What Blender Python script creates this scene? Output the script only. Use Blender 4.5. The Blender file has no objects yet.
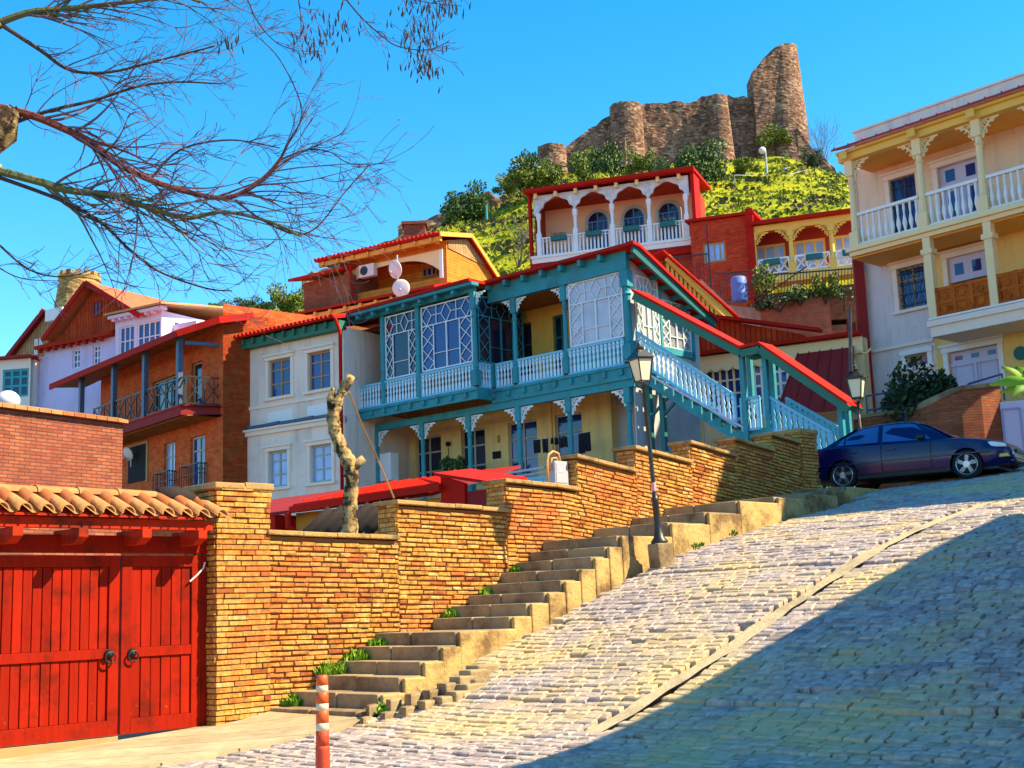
import bpy, math, random
from mathutils import Vector, Matrix
PI = math.pi
rnd = random.Random(7)
scn = bpy.context.scene
COL = scn.collection
# ------------------------------------------------------------------ camera, sky, sun, exposure
FPX = 1280.0
PITCH, ROLL = math.radians(9.93), math.radians(2.1)
CF = Vector((0, math.cos(PITCH), math.sin(PITCH)))
_u0 = Vector((0, -math.sin(PITCH), math.cos(PITCH)))
CR = Vector((math.cos(ROLL), 0, 0)) - _u0 * math.sin(ROLL)
CU = Vector((math.sin(ROLL), 0, 0)) + _u0 * math.cos(ROLL)
CAM = Vector((0, 0, 1.6))
cd = bpy.data.cameras.new('camera'); cam = bpy.data.objects.new('camera', cd); COL.objects.link(cam)
cd.sensor_width = 36; cd.lens = 36 * FPX / 1024; cd.clip_end = 4000; cd.clip_start = 0.1
cam.matrix_world = Matrix(((CR.x, CU.x, -CF.x, CAM.x), (CR.y, CU.y, -CF.y, CAM.y), (CR.z, CU.z, -CF.z, CAM.z), (0, 0, 0, 1)))
scn.camera = cam
SUN_AZ, SUN_EL = math.radians(101), math.radians(45)
w = bpy.data.worlds.new('World'); scn.world = w; w.use_nodes = True
nt = w.node_tree; nt.nodes.clear()
sky = nt.nodes.new('ShaderNodeTexSky'); sky.sky_type = 'NISHITA'; sky.sun_disc = False
sky.sun_elevation = SUN_EL; sky.sun_rotation = SUN_AZ; sky.air_density = 1.0; sky.dust_density = 0.0; sky.ozone_density = 3.0
hs = nt.nodes.new('ShaderNodeHueSaturation'); hs.inputs['Saturation'].default_value = 1.4; hs.inputs['Hue'].default_value = 0.4905
bg = nt.nodes.new('ShaderNodeBackground'); bg.inputs['Strength'].default_value = 0.138
wo = nt.nodes.new('ShaderNodeOutputWorld')
nt.links.new(sky.outputs[0], hs.inputs['Color']); nt.links.new(hs.outputs[0], bg.inputs[0]); nt.links.new(bg.outputs[0], wo.inputs[0])
sd = bpy.data.lights.new('sun', 'SUN'); sd.energy = 5.0; sd.angle = math.radians(0.5); sd.color = (1, 0.84, 0.52)
so = bpy.data.objects.new('sun', sd); COL.objects.link(so)
SUNDIR = Vector((math.sin(SUN_AZ) * math.cos(SUN_EL), math.cos(SUN_AZ) * math.cos(SUN_EL), math.sin(SUN_EL)))
so.rotation_mode = 'QUATERNION'; so.rotation_quaternion = SUNDIR.to_track_quat('Z', 'Y'); so.location = (30, 0, 60)
vs = scn.view_settings; vs.view_transform = 'Standard'; vs.look = 'None'; vs.exposure = 1.2; vs.gamma = 1; vs.use_curve_mapping = False

# ------------------------------------------------------------------ measuring helpers
def ray(px, py): return CF + CR * ((px - 512) / FPX) + CU * ((384 - py) / FPX)
def at(px, py, D):
    d = ray(px, py); return CAM + d * (D / d.y)
class Fr:
    """A vertical facade frame: X along the facade, Y inward, Z up; px() measures on the plane y."""
    def __init__(s, px, py, D, az, z):
        s.o = at(px, py, D); s.o.z = z; s.setaz(az)
    def setaz(s, az):
        a = math.radians(az); s.rz = PI / 2 - a
        s.ex = Vector((math.sin(a), math.cos(a), 0)); s.ey = Vector((-math.cos(a), math.sin(a), 0))
    def px(s, px, py, y=0):
        d = ray(px, py); k = ((s.o - CAM).dot(s.ey) + y) / d.dot(s.ey); p = CAM + d * k - s.o
        return p.dot(s.ex), p.z
    def pxx(s, px, py, x=0):     # on the plane X = x, gives (y, z)
        d = ray(px, py); k = ((s.o - CAM).dot(s.ex) + x) / d.dot(s.ex); p = CAM + d * k - s.o
        return p.dot(s.ey), p.z
    def pz(s, px, py, z):        # on the level z, gives (x, y)
        d = ray(px, py); k = (s.o.z + z - CAM.z) / d.z; p = CAM + d * k - s.o
        return p.dot(s.ex), p.dot(s.ey)
    def W(s, x, y, z): return s.o + s.ex * x + s.ey * y + Vector((0, 0, z))
    def R(s, xl, yb, xr, yt, y=0):
        a, c = s.px(xl, yb, y); b, d = s.px(xr, yt, y); return a, b, c, d
    def sub(s, x, y, z, daz=0):
        f = Fr.__new__(Fr); f.o = s.W(x, y, z); f.setaz(math.degrees(PI / 2 - s.rz) + daz); return f

def lerp(a, b, t): return a + (b - a) * t
def interp(t, ts, vs):
    if t <= ts[0]: return vs[0]
    for i in range(1, len(ts)):
        if t <= ts[i]:
            q = (t - ts[i-1]) / (ts[i] - ts[i-1]); return lerp(vs[i-1], vs[i], q)
    return vs[-1]
# ------------------------------------------------------------------ mesh builder
class MB:
    def __init__(s): s.v = []; s.f = []
    def add(s, vs, fs):
        b = len(s.v); s.v += [tuple(v) for v in vs]; s.f += [[i + b for i in f] for f in fs]; return s
    def box(s, x0, x1, y0, y1, z0, z1):
        if x0 > x1: x0, x1 = x1, x0
        if y0 > y1: y0, y1 = y1, y0
        if z0 > z1: z0, z1 = z1, z0
        return s.add([(x0,y0,z0),(x1,y0,z0),(x1,y1,z0),(x0,y1,z0),(x0,y0,z1),(x1,y0,z1),(x1,y1,z1),(x0,y1,z1)],
              [(0,3,2,1),(4,5,6,7),(0,1,5,4),(1,2,6,5),(2,3,7,6),(3,0,4,7)])
    def beam(s, p0, p1, wd, ht, up=(0,0,1)):
        p0, p1, up = Vector(p0), Vector(p1), Vector(up); d = (p1 - p0).normalized()
        r = d.cross(up)
        if r.length < 1e-4: r = d.cross(Vector((1,0,0)))
        r.normalize(); u = r.cross(d)
        c = []
        for p in (p0, p1):
            for a, b in ((-1,-1),(1,-1),(1,1),(-1,1)): c.append(p + r * (a*wd/2) + u * (b*ht/2))
        return s.add(c, [(0,1,2,3),(7,6,5,4),(0,4,5,1),(1,5,6,2),(2,6,7,3),(3,7,4,0)])
    def tube(s, pts, r, n=6):
        pts = [Vector(p) for p in pts]; rs = r if isinstance(r, (list, tuple)) else [r] * len(pts)
        ring = []; ref = None
        for i, p in enumerate(pts):
            d = (pts[min(i+1, len(pts)-1)] - pts[max(i-1, 0)])
            d = d.normalized() if d.length > 1e-9 else Vector((0,0,1))
            if ref is None:
                ref = d.orthogonal().normalized()
            ref = (ref - d * ref.dot(d)); ref = ref.normalized() if ref.length > 1e-6 else d.orthogonal().normalized()
            b = d.cross(ref); ring.append([p + (ref * math.cos(2*PI*k/n) + b * math.sin(2*PI*k/n)) * rs[i] for k in range(n)])
        vs = [v for rg in ring for v in rg]; fs = []
        for i in range(len(ring)-1):
            for k in range(n): fs.append((i*n+k, i*n+(k+1)%n, (i+1)*n+(k+1)%n, (i+1)*n+k))
        fs.append(tuple(range(n-1, -1, -1))); fs.append(tuple((len(ring)-1)*n+k for k in range(n)))
        return s.add(vs, fs)
    def prism(s, poly, a, b, ax='y'):      # polygon given in the plane across axis ax, extruded from a to b
        n = len(poly)
        def m(p, t): return (p[0], t, p[1]) if ax == 'y' else ((p[0], p[1], t) if ax == 'z' else (t, p[0], p[1]))
        vs = [m(p, a) for p in poly] + [m(p, b) for p in poly]
        return s.add(vs, [tuple(range(n-1,-1,-1)), tuple(range(n, 2*n))] + [(i, (i+1)%n, n+(i+1)%n, n+i) for i in range(n)])
    def lathe(s, cx, cy, prof, n=12, z=0):
        vs = []; fs = []
        for r, h in prof:
            for k in range(n): vs.append((cx + r*math.cos(2*PI*k/n), cy + r*math.sin(2*PI*k/n), z + h))
        for i in range(len(prof)-1):
            for k in range(n): fs.append((i*n+k, i*n+(k+1)%n, (i+1)*n+(k+1)%n, (i+1)*n+k))
        fs.append(tuple(range(n-1,-1,-1))); fs.append(tuple((len(prof)-1)*n+k for k in range(n)))
        return s.add(vs, fs)
    def lathey(s, cx, cz, prof, n=16, caps=True):     # axis along y; prof = (r, y)
        vs = []; fs = []
        for r, h in prof:
            for k in range(n): vs.append((cx + r*math.cos(2*PI*k/n), h, cz + r*math.sin(2*PI*k/n)))
        for i in range(len(prof)-1):
            for k in range(n): fs.append((i*n+k, (i+1)*n+k, (i+1)*n+(k+1)%n, i*n+(k+1)%n))
        if caps: fs.append(tuple(range(n))); fs.append(tuple((len(prof)-1)*n+k for k in range(n-1,-1,-1)))
        return s.add(vs, fs)
    def ball(s, c, r, n=8, sz=1.0):
        prof = [(max(1e-3, r*math.sin(PI*i/n)), -r*sz*math.cos(PI*i/n)) for i in range(n+1)]
        return s.lathe(c[0], c[1], prof, n*2, c[2])
    def quad(s, *p): return s.add(p, [tuple(range(len(p)))])
    def wall(s, x0, x1, z0, z1, holes=(), y=0.0, dep=0.22):
        xs = sorted({x0, x1} | {min(max(h[i], x0), x1) for h in holes for i in (0, 1)})
        zs = sorted({z0, z1} | {min(max(h[i], z0), z1) for h in holes for i in (2, 3)})
        for i in range(len(xs)-1):
            for j in range(len(zs)-1):
                cx, cz = (xs[i]+xs[i+1])/2, (zs[j]+zs[j+1])/2
                if any(h[0] < cx < h[1] and h[2] < cz < h[3] for h in holes): continue
                s.quad((xs[i],y,zs[j]),(xs[i+1],y,zs[j]),(xs[i+1],y,zs[j+1]),(xs[i],y,zs[j+1]))
        for h in holes:
            a, b, c, d = h[:4]; Y = y + dep
            s.quad((a,y,c),(a,y,d),(a,Y,d),(a,Y,c)); s.quad((b,y,c),(b,Y,c),(b,Y,d),(b,y,d))
            s.quad((a,y,d),(b,y,d),(b,Y,d),(a,Y,d)); s.quad((a,y,c),(a,Y,c),(b,Y,c),(b,y,c))
        return s
    def build(s, name, m, parent=None, smooth=False, bevel=0.0, kind=None, fr=None, segs=2):
        me = bpy.data.meshes.new(name); me.from_pydata(s.v, [], s.f); me.update()
        o = bpy.data.objects.new(name, me); COL.objects.link(o)
        if m: me.materials.append(m)
        if smooth:
            for p in me.polygons: p.use_smooth = True
        if bevel:
            md = o.modifiers.new('bevel', 'BEVEL'); md.width = bevel; md.segments = segs; md.limit_method = 'ANGLE'; md.angle_limit = 0.6
        if parent: o.parent = parent
        if kind: o['kind'] = kind
        if fr: o.location = fr.o; o.rotation_euler = (0, 0, fr.rz)
        return o
def thing(name, label, cat, fr=None, loc=None, rz=0, group=None):
    o = bpy.data.objects.new(name, None); COL.objects.link(o); o.empty_display_size = 0.2
    if fr: o.location = fr.o; o.rotation_euler = (0, 0, fr.rz)
    if loc is not None: o.location = loc; o.rotation_euler = (0, 0, rz)
    return tag(o, label, cat, group)
def tag(o, label, cat, group=None):
    o['label'] = label; o['category'] = cat
    if 'kind' not in o: o['kind'] = 'thing'
    if group: o['group'] = group
    return o
def kids(o): return [c for c in COL.objects if c.parent == o]
def copy_tree(o, parent=None):
    c = o.copy(); COL.objects.link(c)
    if parent: c.parent = parent
    for ch in kids(o): copy_tree(ch, c)
    return c
# ------------------------------------------------------------------ materials
def nn(nt, t, **kw):
    n = nt.nodes.new(t)
    for k, v in kw.items(): setattr(n, k, v)
    return n
def base(name, rough=0.8, metal=0.0, spec=0.4):
    m = bpy.data.materials.new(name); m.use_nodes = True; t = m.node_tree; b = t.nodes['Principled BSDF']
    b.inputs['Roughness'].default_value = rough; b.inputs['Metallic'].default_value = metal; b.inputs['Specular IOR Level'].default_value = spec
    return m, t, b
def c4(c, k=1.0): return (min(1, c[0]*k), min(1, c[1]*k), min(1, c[2]*k), 1)
def noise(t, scale, detail=6, rough=0.6, co=None, vec=None):
    n = nn(t, 'ShaderNodeTexNoise'); n.inputs['Scale'].default_value = scale; n.inputs['Detail'].default_value = detail; n.inputs['Roughness'].default_value = rough
    if vec is None:
        tc = nn(t, 'ShaderNodeTexCoord'); vec = tc.outputs['Object']
    t.links.new(vec, n.inputs['Vector']); return n
def mixc(t, fac, a, b, mode='MIX'):
    m = nn(t, 'ShaderNodeMix', data_type='RGBA', blend_type=mode)
    if hasattr(fac, 'links'): t.links.new(fac, m.inputs[0])
    else: m.inputs[0].default_value = fac
    for v, i in ((a, 6), (b, 7)):
        if hasattr(v, 'links'): t.links.new(v, m.inputs[i])
        else: m.inputs[i].default_value = v
    return m.outputs[2]
def ramp(t, fac, stops):
    r = nn(t, 'ShaderNodeValToRGB'); e = r.color_ramp.elements
    while len(e) < len(stops): e.new(0.5)
    for el, (p, c) in zip(e, stops): el.position = p; el.color = c4(c)
    t.links.new(fac, r.inputs[0]); return r.outputs[0]
def bumpn(t, b, h, strength, dist=0.02, prev=None):
    n = nn(t, 'ShaderNodeBump'); n.inputs['Strength'].default_value = strength; n.inputs['Distance'].default_value = dist
    t.links.new(h, n.inputs['Height'])
    if prev: t.links.new(prev, n.inputs['Normal'])
    t.links.new(n.outputs[0], b.inputs['Normal']); return n.outputs[0]
def mat(name, col, rough=0.75, var=0.25, scale=1.2, bump=0.0, bscale=20, metal=0.0, spec=0.4, dirt=None, dscale=0.7, dlim=(0.52, 0.7), streak=None):
    m, t, b = base(name, rough, metal, spec)
    n = noise(t, scale)
    c = mixc(t, n.outputs[0], c4(col, 1 - var), c4(col, 1 + var))
    n3 = noise(t, scale * 9, 3); c = mixc(t, 0.35, c, mixc(t, n3.outputs[0], c4(col, 1 - var), c4(col, 1 + var)))
    if dirt:
        d = noise(t, dscale, 8, 0.68); f = ramp(t, d.outputs[0], [(dlim[0], (0,0,0)), (dlim[1], (1,1,1))]); c = mixc(t, f, c, c4(dirt))
    if streak:
        tc = nn(t, 'ShaderNodeTexCoord'); mp = nn(t, 'ShaderNodeMapping'); mp.inputs['Scale'].default_value = (3.2, 3.2, .28); t.links.new(tc.outputs['Object'], mp.inputs[0])
        n4 = noise(t, 1, 7, .7, vec=mp.outputs[0]); f4 = ramp(t, n4.outputs[0], [(.5, (0,0,0)), (.68, (1,1,1))]); c = mixc(t, f4, c, mixc(t, .4, c, c4(streak)))
        n5 = noise(t, 2.1, 9, .75); f5 = ramp(t, n5.outputs[0], [(.6, (0,0,0)), (.64, (1,1,1))]); c = mixc(t, f5, c, mixc(t, .35, c, c4(streak)))
    t.links.new(c, b.inputs['Base Color'])
    if bump: bumpn(t, b, noise(t, bscale, 5).outputs[0], bump)
    return m
def rubble(name, cols, sc=1.6):
    m, t, b = base(name, .95, spec=.1); tc = nn(t, 'ShaderNodeTexCoord'); wn = noise(t, 1.2, 4)
    ma = nn(t, 'ShaderNodeVectorMath', operation='MULTIPLY_ADD'); t.links.new(wn.outputs['Color'], ma.inputs[0]); ma.inputs[1].default_value = (.25,.25,.1); t.links.new(tc.outputs['Object'], ma.inputs[2])
    mp = nn(t, 'ShaderNodeMapping'); mp.inputs['Scale'].default_value = (1, 1, 2.1); t.links.new(ma.outputs[0], mp.inputs[0])
    v = nn(t, 'ShaderNodeTexVoronoi'); v.inputs['Scale'].default_value = sc; t.links.new(mp.outputs[0], v.inputs['Vector'])
    sp = nn(t, 'ShaderNodeSeparateXYZ'); t.links.new(v.outputs['Color'], sp.inputs[0]); c = ramp(t, sp.outputs[0], cols)
    n1 = noise(t, .22, 8, .7); f1 = ramp(t, n1.outputs[0], [(.38, (.7,.66,.7)), (.5, (1,1,1)), (.62, (1.3,1.2,1.05))]); c = mixc(t, 1, c, f1, 'MULTIPLY')
    n2 = noise(t, .6, 8, .75); f2 = ramp(t, n2.outputs[0], [(.58, (0,0,0)), (.66, (1,1,1))]); c = mixc(t, f2, c, mixc(t, .7, c, (.1,.06,.05,1)))
    t.links.new(c, b.inputs['Base Color']); p = bumpn(t, b, v.outputs['Distance'], .5, .12); bumpn(t, b, n2.outputs[0], .5, .2, p); return m
def island(name, stops, rough=0.85, nscale=14, namt=0.5, bump=0.4, bscale=40, spec=0.3, sat=None, big=None):
    m, t, b = base(name, rough, spec=spec)
    g = nn(t, 'ShaderNodeNewGeometry'); c = ramp(t, g.outputs['Random Per Island'], stops)
    n = noise(t, nscale, 5); f = ramp(t, n.outputs[0], [(0.3, (1-namt,)*3), (0.7, (1+namt*0.5,)*3)])
    c = mixc(t, 1.0, c, f, 'MULTIPLY')
    if big:
        n2 = noise(t, big[0], 5); f2 = ramp(t, n2.outputs[0], [(0.45, (0,0,0)), (0.62, (1,1,1))]); c = mixc(t, f2, c, mixc(t, 0.65, c, c4(big[1])))
    t.links.new(c, b.inputs['Base Color'])
    if bump: bumpn(t, b, noise(t, bscale, 4).outputs[0], bump, 0.01)
    return m
def brick(name, c1, c2, mortar, bw=0.27, bh=0.075, mw=0.012, offset=0.5, rough=0.9, bump=0.6, blot=None, bscale=0.5, bias=0.0):
    m, t, b = base(name, rough, spec=0.2)
    tc = nn(t, 'ShaderNodeTexCoord'); sp = nn(t, 'ShaderNodeSeparateXYZ'); t.links.new(tc.outputs['Object'], sp.inputs[0])
    ad = nn(t, 'ShaderNodeMath', operation='ADD'); t.links.new(sp.outputs[0], ad.inputs[0]); t.links.new(sp.outputs[1], ad.inputs[1])
    cb = nn(t, 'ShaderNodeCombineXYZ'); t.links.new(ad.outputs[0], cb.inputs[0]); t.links.new(sp.outputs[2], cb.inputs[1])
    wv = noise(t, 1.3, 3); ww = nn(t, 'ShaderNodeVectorMath', operation='MULTIPLY_ADD')
    t.links.new(wv.outputs['Color'], ww.inputs[0]); ww.inputs[1].default_value = (0.09, 0.035, 0); t.links.new(cb.outputs[0], ww.inputs[2])
    br = nn(t, 'ShaderNodeTexBrick'); br.offset = offset; t.links.new(ww.outputs[0], br.inputs['Vector'])
    br.inputs['Scale'].default_value = 1; br.inputs['Brick Width'].default_value = bw; br.inputs['Row Height'].default_value = bh
    br.inputs['Mortar Size'].default_value = mw; br.inputs['Color1'].default_value = c4(c1); br.inputs['Color2'].default_value = c4(c2); br.inputs['Mortar'].default_value = c4(mortar); br.inputs['Bias'].default_value = bias
    n = noise(t, 2.5, 8, 0.7); f = ramp(t, n.outputs[0], [(0.3, (0.55,)*3), (0.7, (1.35,)*3)])
    c = mixc(t, 1.0, br.outputs[0], f, 'MULTIPLY')
    if blot:
        n2 = noise(t, bscale, 6, 0.65); f2 = ramp(t, n2.outputs[0], [(0.5, (0,0,0)), (0.66, (1,1,1))]); c = mixc(t, f2, c, mixc(t, 0.6, c, c4(blot)))
    t.links.new(c, b.inputs['Base Color'])
    iv = nn(t, 'ShaderNodeMath', operation='SUBTRACT'); iv.inputs[0].default_value = 1; t.links.new(br.outputs['Fac'], iv.inputs[1])
    p = bumpn(t, b, iv.outputs[0], bump, 0.015); bumpn(t, b, noise(t, 30, 4).outputs[0], 0.3, 0.01, p)
    return m
def glass(name, col, rough=0.06, spec=0.6):
    m, t, b = base(name, rough, spec=spec)
    n = noise(t, 1.7, 2); t.links.new(mixc(t, n.outputs[0], c4(col, 0.6), c4(col, 1.4)), b.inputs['Base Color'])
    bumpn(t, b, noise(t, 1.1, 1).outputs[0], 0.05, 0.05)
    return m
def foliage(name, stops, trans=0.0):
    m, t, b = base(name, 0.6, spec=0.3)
    g = nn(t, 'ShaderNodeNewGeometry'); c = ramp(t, g.outputs['Random Per Island'], stops)
    n = noise(t, 0.8, 3); f = ramp(t, n.outputs[0], [(0.35, (0.6,)*3), (0.65, (1.3,)*3)])
    t.links.new(mixc(t, 1.0, c, f, 'MULTIPLY'), b.inputs['Base Color']); return m
M = {}
M['brick_gold'] = island('brick_gold', [(0, (.44,.1,.03)), (.08, (.6,.21,.04)), (.3, (.76,.35,.065)), (.6, (.82,.45,.1)), (.85, (.76,.34,.06)), (1, (.86,.55,.2))], big=(0.6, (.5,.12,.03)), nscale=16, namt=.7, bump=1.0, bscale=34)
M['mortar'] = mat('mortar', (.3,.13,.04), .95, .4, 3, .5, 40)
M['coping'] = mat('coping', (.42,.25,.09), .9, .45, 2.5, .8, 25, dirt=(.1,.07,.04), dscale=2.2)
M['step'] = mat('step_stone', (.36,.26,.14), .9, .4, 2.0, .8, 18, dirt=(.16,.1,.05), dscale=1.6, dlim=(.45,.65))
M['kerb'] = mat('kerb_stone', (.5,.33,.12), .9, .5, 2.5, 1, 14, dirt=(.18,.1,.04), dscale=1.8, dlim=(.46,.62))
M['sett'] = island('sett_stone', [(0, (.34,.27,.26)), (.15, (.48,.38,.36)), (.5, (.6,.48,.43)), (.85, (.54,.43,.4)), (1, (.7,.56,.48))], rough=.8, nscale=11, namt=.55, bump=1.0, bscale=24, big=(0.5, (.62,.44,.16)), spec=.2)
M['soil'] = mat('soil', (.13,.09,.06), .95, .5, 4, .8, 30)
M['strip'] = mat('concrete_strip', (.54,.42,.24), .9, .35, 2, .9, 22, dirt=(.36,.28,.17), dscale=2, dlim=(.45,.6))
M['pave'] = brick('paving', (.5,.4,.24), (.58,.47,.29), (.12,.09,.06), .9, .62, .012, blot=(.35,.25,.12), bump=.4)
def red_wood(name, col):
    m, t, b = base(name, .65, spec=.08)
    g = nn(t, 'ShaderNodeNewGeometry'); f = ramp(t, g.outputs['Random Per Island'], [(0, (.7,)*3), (1, (1.3,)*3)])
    tc = nn(t, 'ShaderNodeTexCoord'); mp = nn(t, 'ShaderNodeMapping'); mp.inputs['Scale'].default_value = (22, 22, 1.2); t.links.new(tc.outputs['Object'], mp.inputs[0])
    n = noise(t, 1, 6, .7, vec=mp.outputs[0]); c = mixc(t, n.outputs[0], c4(col, .6), c4(col, 1.4)); c = mixc(t, 1, c, f, 'MULTIPLY')
    n2 = noise(t, 2.3, 7, .7); f2 = ramp(t, n2.outputs[0], [(.5, (0,0,0)), (.66, (1,1,1))]); c = mixc(t, f2, c, mixc(t, .6, c, (.05,.008,.004,1)))
    sp = nn(t, 'ShaderNodeSeparateXYZ'); t.links.new(tc.outputs['Object'], sp.inputs[0])
    n3 = noise(t, 14, 8, .75); mr = nn(t, 'ShaderNodeMapRange'); mr.inputs[1].default_value = 0.0; mr.inputs[2].default_value = .9; mr.inputs[3].default_value = .1; mr.inputs[4].default_value = 0.0
    t.links.new(sp.outputs[2], mr.inputs[0]); a = nn(t, 'ShaderNodeMath', operation='ADD'); t.links.new(n3.outputs[0], a.inputs[0]); t.links.new(mr.outputs[0], a.inputs[1])
    f3 = ramp(t, a.outputs[0], [(.7, (0,0,0)), (.76, (1,1,1))]); c = mixc(t, f3, c, mixc(t, .7, c, (.4,.17,.05,1)))
    t.links.new(c, b.inputs['Base Color']); bumpn(t, b, n.outputs[0], .35, .01); return m
M['gate_red'] = red_wood('gate_red', (.34,.012,.002))
M['beam_red'] = mat('beam_red', (.42,.025,.006), .75, .5, 3, .3, 25, dirt=(.1,.02,.01), dscale=2, spec=.1)
M['terracotta'] = island('terracotta', [(0,(.48,.14,.04)),(.5,(.6,.26,.08)),(1,(.62,.36,.16))], .8, 6, .45, .5, 30, big=(1.5,(.25,.1,.03)))
M['old_tile'] = mat('old_tile', (.022,.012,.01), .85, .5, 4, .5, 25)
M['iron'] = mat('iron', (.012,.012,.014), .45, .3, 4, .15, 30, spec=.5)
M['lamp_black'] = mat('lamp_black', (.02,.018,.016), .4, .4, 5, .2, 30, spec=.5, dirt=(.08,.045,.03), dscale=3)
M['lamp_glass'] = mat('lamp_glass', (.85,.72,.46), .25, .15, 2, spec=.5)
M['teal'] = mat('teal_paint', (.03,.27,.32), .6, .35, 2, .2, 30, dirt=(.03,.15,.17), dscale=1.5, streak=(.1,.2,.2), spec=.25)
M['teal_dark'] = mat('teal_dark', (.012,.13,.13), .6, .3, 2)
M['green_trim'] = mat('green_trim', (.02,.16,.1), .6, .3, 2, .1)
M['rail_white'] = mat('rail_white', (.54,.76,.9), .6, .15, 3)
M['rail_blue'] = mat('rail_blue', (.16,.52,.72), .6, .2, 3)
M['white'] = mat('white_paint', (.82,.8,.78), .6, .1, 3)
M['lattice'] = mat('lattice_white', (.75,.82,.85), .6, .1, 3)
M['plaster_gold'] = mat('plaster_gold', (.93,.53,.1), .85, .2, .5, .2, 12, dirt=(.7,.36,.07), dscale=.5, streak=(.5,.26,.08))
M['plaster_low'] = mat('plaster_low', (.92,.64,.25), .85, .2, .5, .2, 12, dirt=(.62,.42,.22), dscale=.4, streak=(.45,.32,.2))
M['plaster_grey'] = mat('plaster_grey', (.87,.69,.58), .9, .12, .6, .15, 15, dirt=(.56,.47,.43), dscale=.4, dlim=(.5,.8), streak=(.36,.32,.31))
M['plaster_grey2'] = mat('plaster_grey2', (.45,.46,.48), .9, .15, .6, .15, 15, dirt=(.35,.35,.36), dscale=.5)
M['moulding'] = mat('moulding', (.88,.72,.6), .8, .12, 2)
M['wood_ceiling'] = brick('wood_ceiling', (.42,.16,.035), (.5,.21,.05), (.12,.04,.01), .14, 30, .012, 0, bump=.3)
M['roof_red'] = mat('roof_red', (.46,.012,.006), .75, .35, 2, .15, dirt=(.26,.012,.008), spec=.12)
M['roof_bright'] = mat('roof_bright', (.58,.015,.006), .7, .25, 2, .15, spec=.12, dirt=(.36,.012,.006), dscale=1.3)
M['roof_maroon'] = mat('roof_maroon', (.3,.025,.025), .75, .3, 1.5, .1, dirt=(.2,.025,.025), spec=.15)
M['brick_orange'] = brick('brick_orange', (.82,.1,.022), (.92,.2,.045), (.55,.14,.05), .27, .075, .008, blot=(.7,.07,.015))
M['brick_red'] = brick('brick_red', (.72,.045,.014), (.84,.1,.03), (.32,.04,.02), .27, .08, .008, blot=(.45,.03,.012), bump=.4)
M['brick_dull'] = brick('brick_dull', (.34,.08,.035), (.45,.14,.06), (.2,.1,.06), .25, .07, .01, blot=(.2,.05,.03))
M['brick_purple'] = brick('brick_purple', (.36,.085,.045), (.5,.16,.08), (.16,.07,.05), .25, .07, .009, blot=(.24,.06,.05), bump=.8)
M['brick_new'] = brick('brick_new', (.5,.12,.05), (.58,.17,.08), (.35,.15,.1), .25, .07, .009, blot=(.4,.1,.05), bump=.3)
M['slate_post'] = mat('slate_post', (.06,.09,.16), .5, .2, 3)
M['boards_red'] = brick('boards_red', (.52,.05,.01), (.62,.08,.016), (.16,.015,.006), .17, 40, .014, 0, bump=.5)
M['boards_tan'] = brick('boards_tan', (.5,.28,.12), (.58,.35,.16), (.2,.1,.05), .2, 40, .014, 0, bump=.5)
M['boards_orange'] = brick('boards_orange', (.84,.25,.03), (.9,.31,.045), (.45,.13,.02), 40, .14, .008, 0, bump=.4)
M['boards_white'] = brick('boards_white', (.82,.82,.83), (.86,.86,.87), (.68,.68,.72), .12, 40, .01, 0, bump=.3)
M['orange_trim'] = mat('orange_trim', (.8,.36,.05), .7, .2, 2)
M['yellow_trim'] = mat('yellow_trim', (.82,.52,.1), .7, .2, 2)
M['cream_trim'] = mat('cream_trim', (.88,.66,.34), .65, .15, 2)
M['lavender'] = mat('lavender_wall', (.66,.55,.78), .9, .1, .7, .15, 15, dirt=(.55,.43,.66), dscale=.4, dlim=(.5,.8), streak=(.38,.32,.45))
M['lav_trim'] = mat('lav_trim', (.66,.62,.8), .7, .12, 2)
M['blue_frame'] = mat('blue_frame', (.12,.2,.5), .6, .2, 2)
M['teal_frame'] = mat('teal_frame', (.03,.34,.4), .6, .2, 2)
M['wood_frame'] = mat('wood_frame', (.42,.24,.1), .65, .25, 3)
M['grey_frame'] = mat('grey_frame', (.42,.4,.34), .65, .2, 3)
M['pane_dark'] = glass('pane_dark', (.012,.016,.045))
M['pane_blue'] = glass('pane_blue', (.015,.04,.2))
M['pane_curtain'] = glass('pane_curtain', (.3,.42,.78), .15)
M['pane_pale'] = glass('pane_pale', (.5,.5,.58), .12)
M['pane_white'] = glass('pane_white', (.62,.6,.6), .15)
M['dark'] = mat('dark_interior', (.012,.01,.012), .9, .3)
M['castle'] = rubble('castle_stone', [(0,(.1,.05,.035)),(.3,(.19,.1,.07)),(.7,(.26,.145,.095)),(1,(.42,.28,.19))], 2.3)
M['castle_gold'] = rubble('castle_gold', [(0,(.26,.14,.05)),(.5,(.46,.27,.1)),(1,(.6,.4,.18))], 2.0)
M['rock'] = rubble('rock', [(0,(.16,.09,.06)),(.5,(.3,.17,.11)),(1,(.42,.27,.18))], .8)
M['bark'] = mat('bark', (.5,.33,.13), .95, .6, 5, 1, 14, dirt=(.04,.02,.01), dscale=5, dlim=(.45,.56), streak=(.05,.025,.012))
M['bark_dark'] = mat('bark_dark', (.06,.035,.025), .9, .5, 6, .6, 25)
M['bark_red'] = mat('bark_red', (.17,.035,.022), .8, .5, 6, .4, 25)
M['bark_green'] = mat('bark_green', (.12,.12,.04), .85, .5, 6, .4, 25)
M['twig'] = mat('twig', (.16,.1,.12), .8, .5, 3)
M['leaf_dark'] = foliage('leaf_dark', [(0,(.015,.04,.01)),(.5,(.05,.11,.015)),(1,(.14,.22,.03))])
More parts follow.
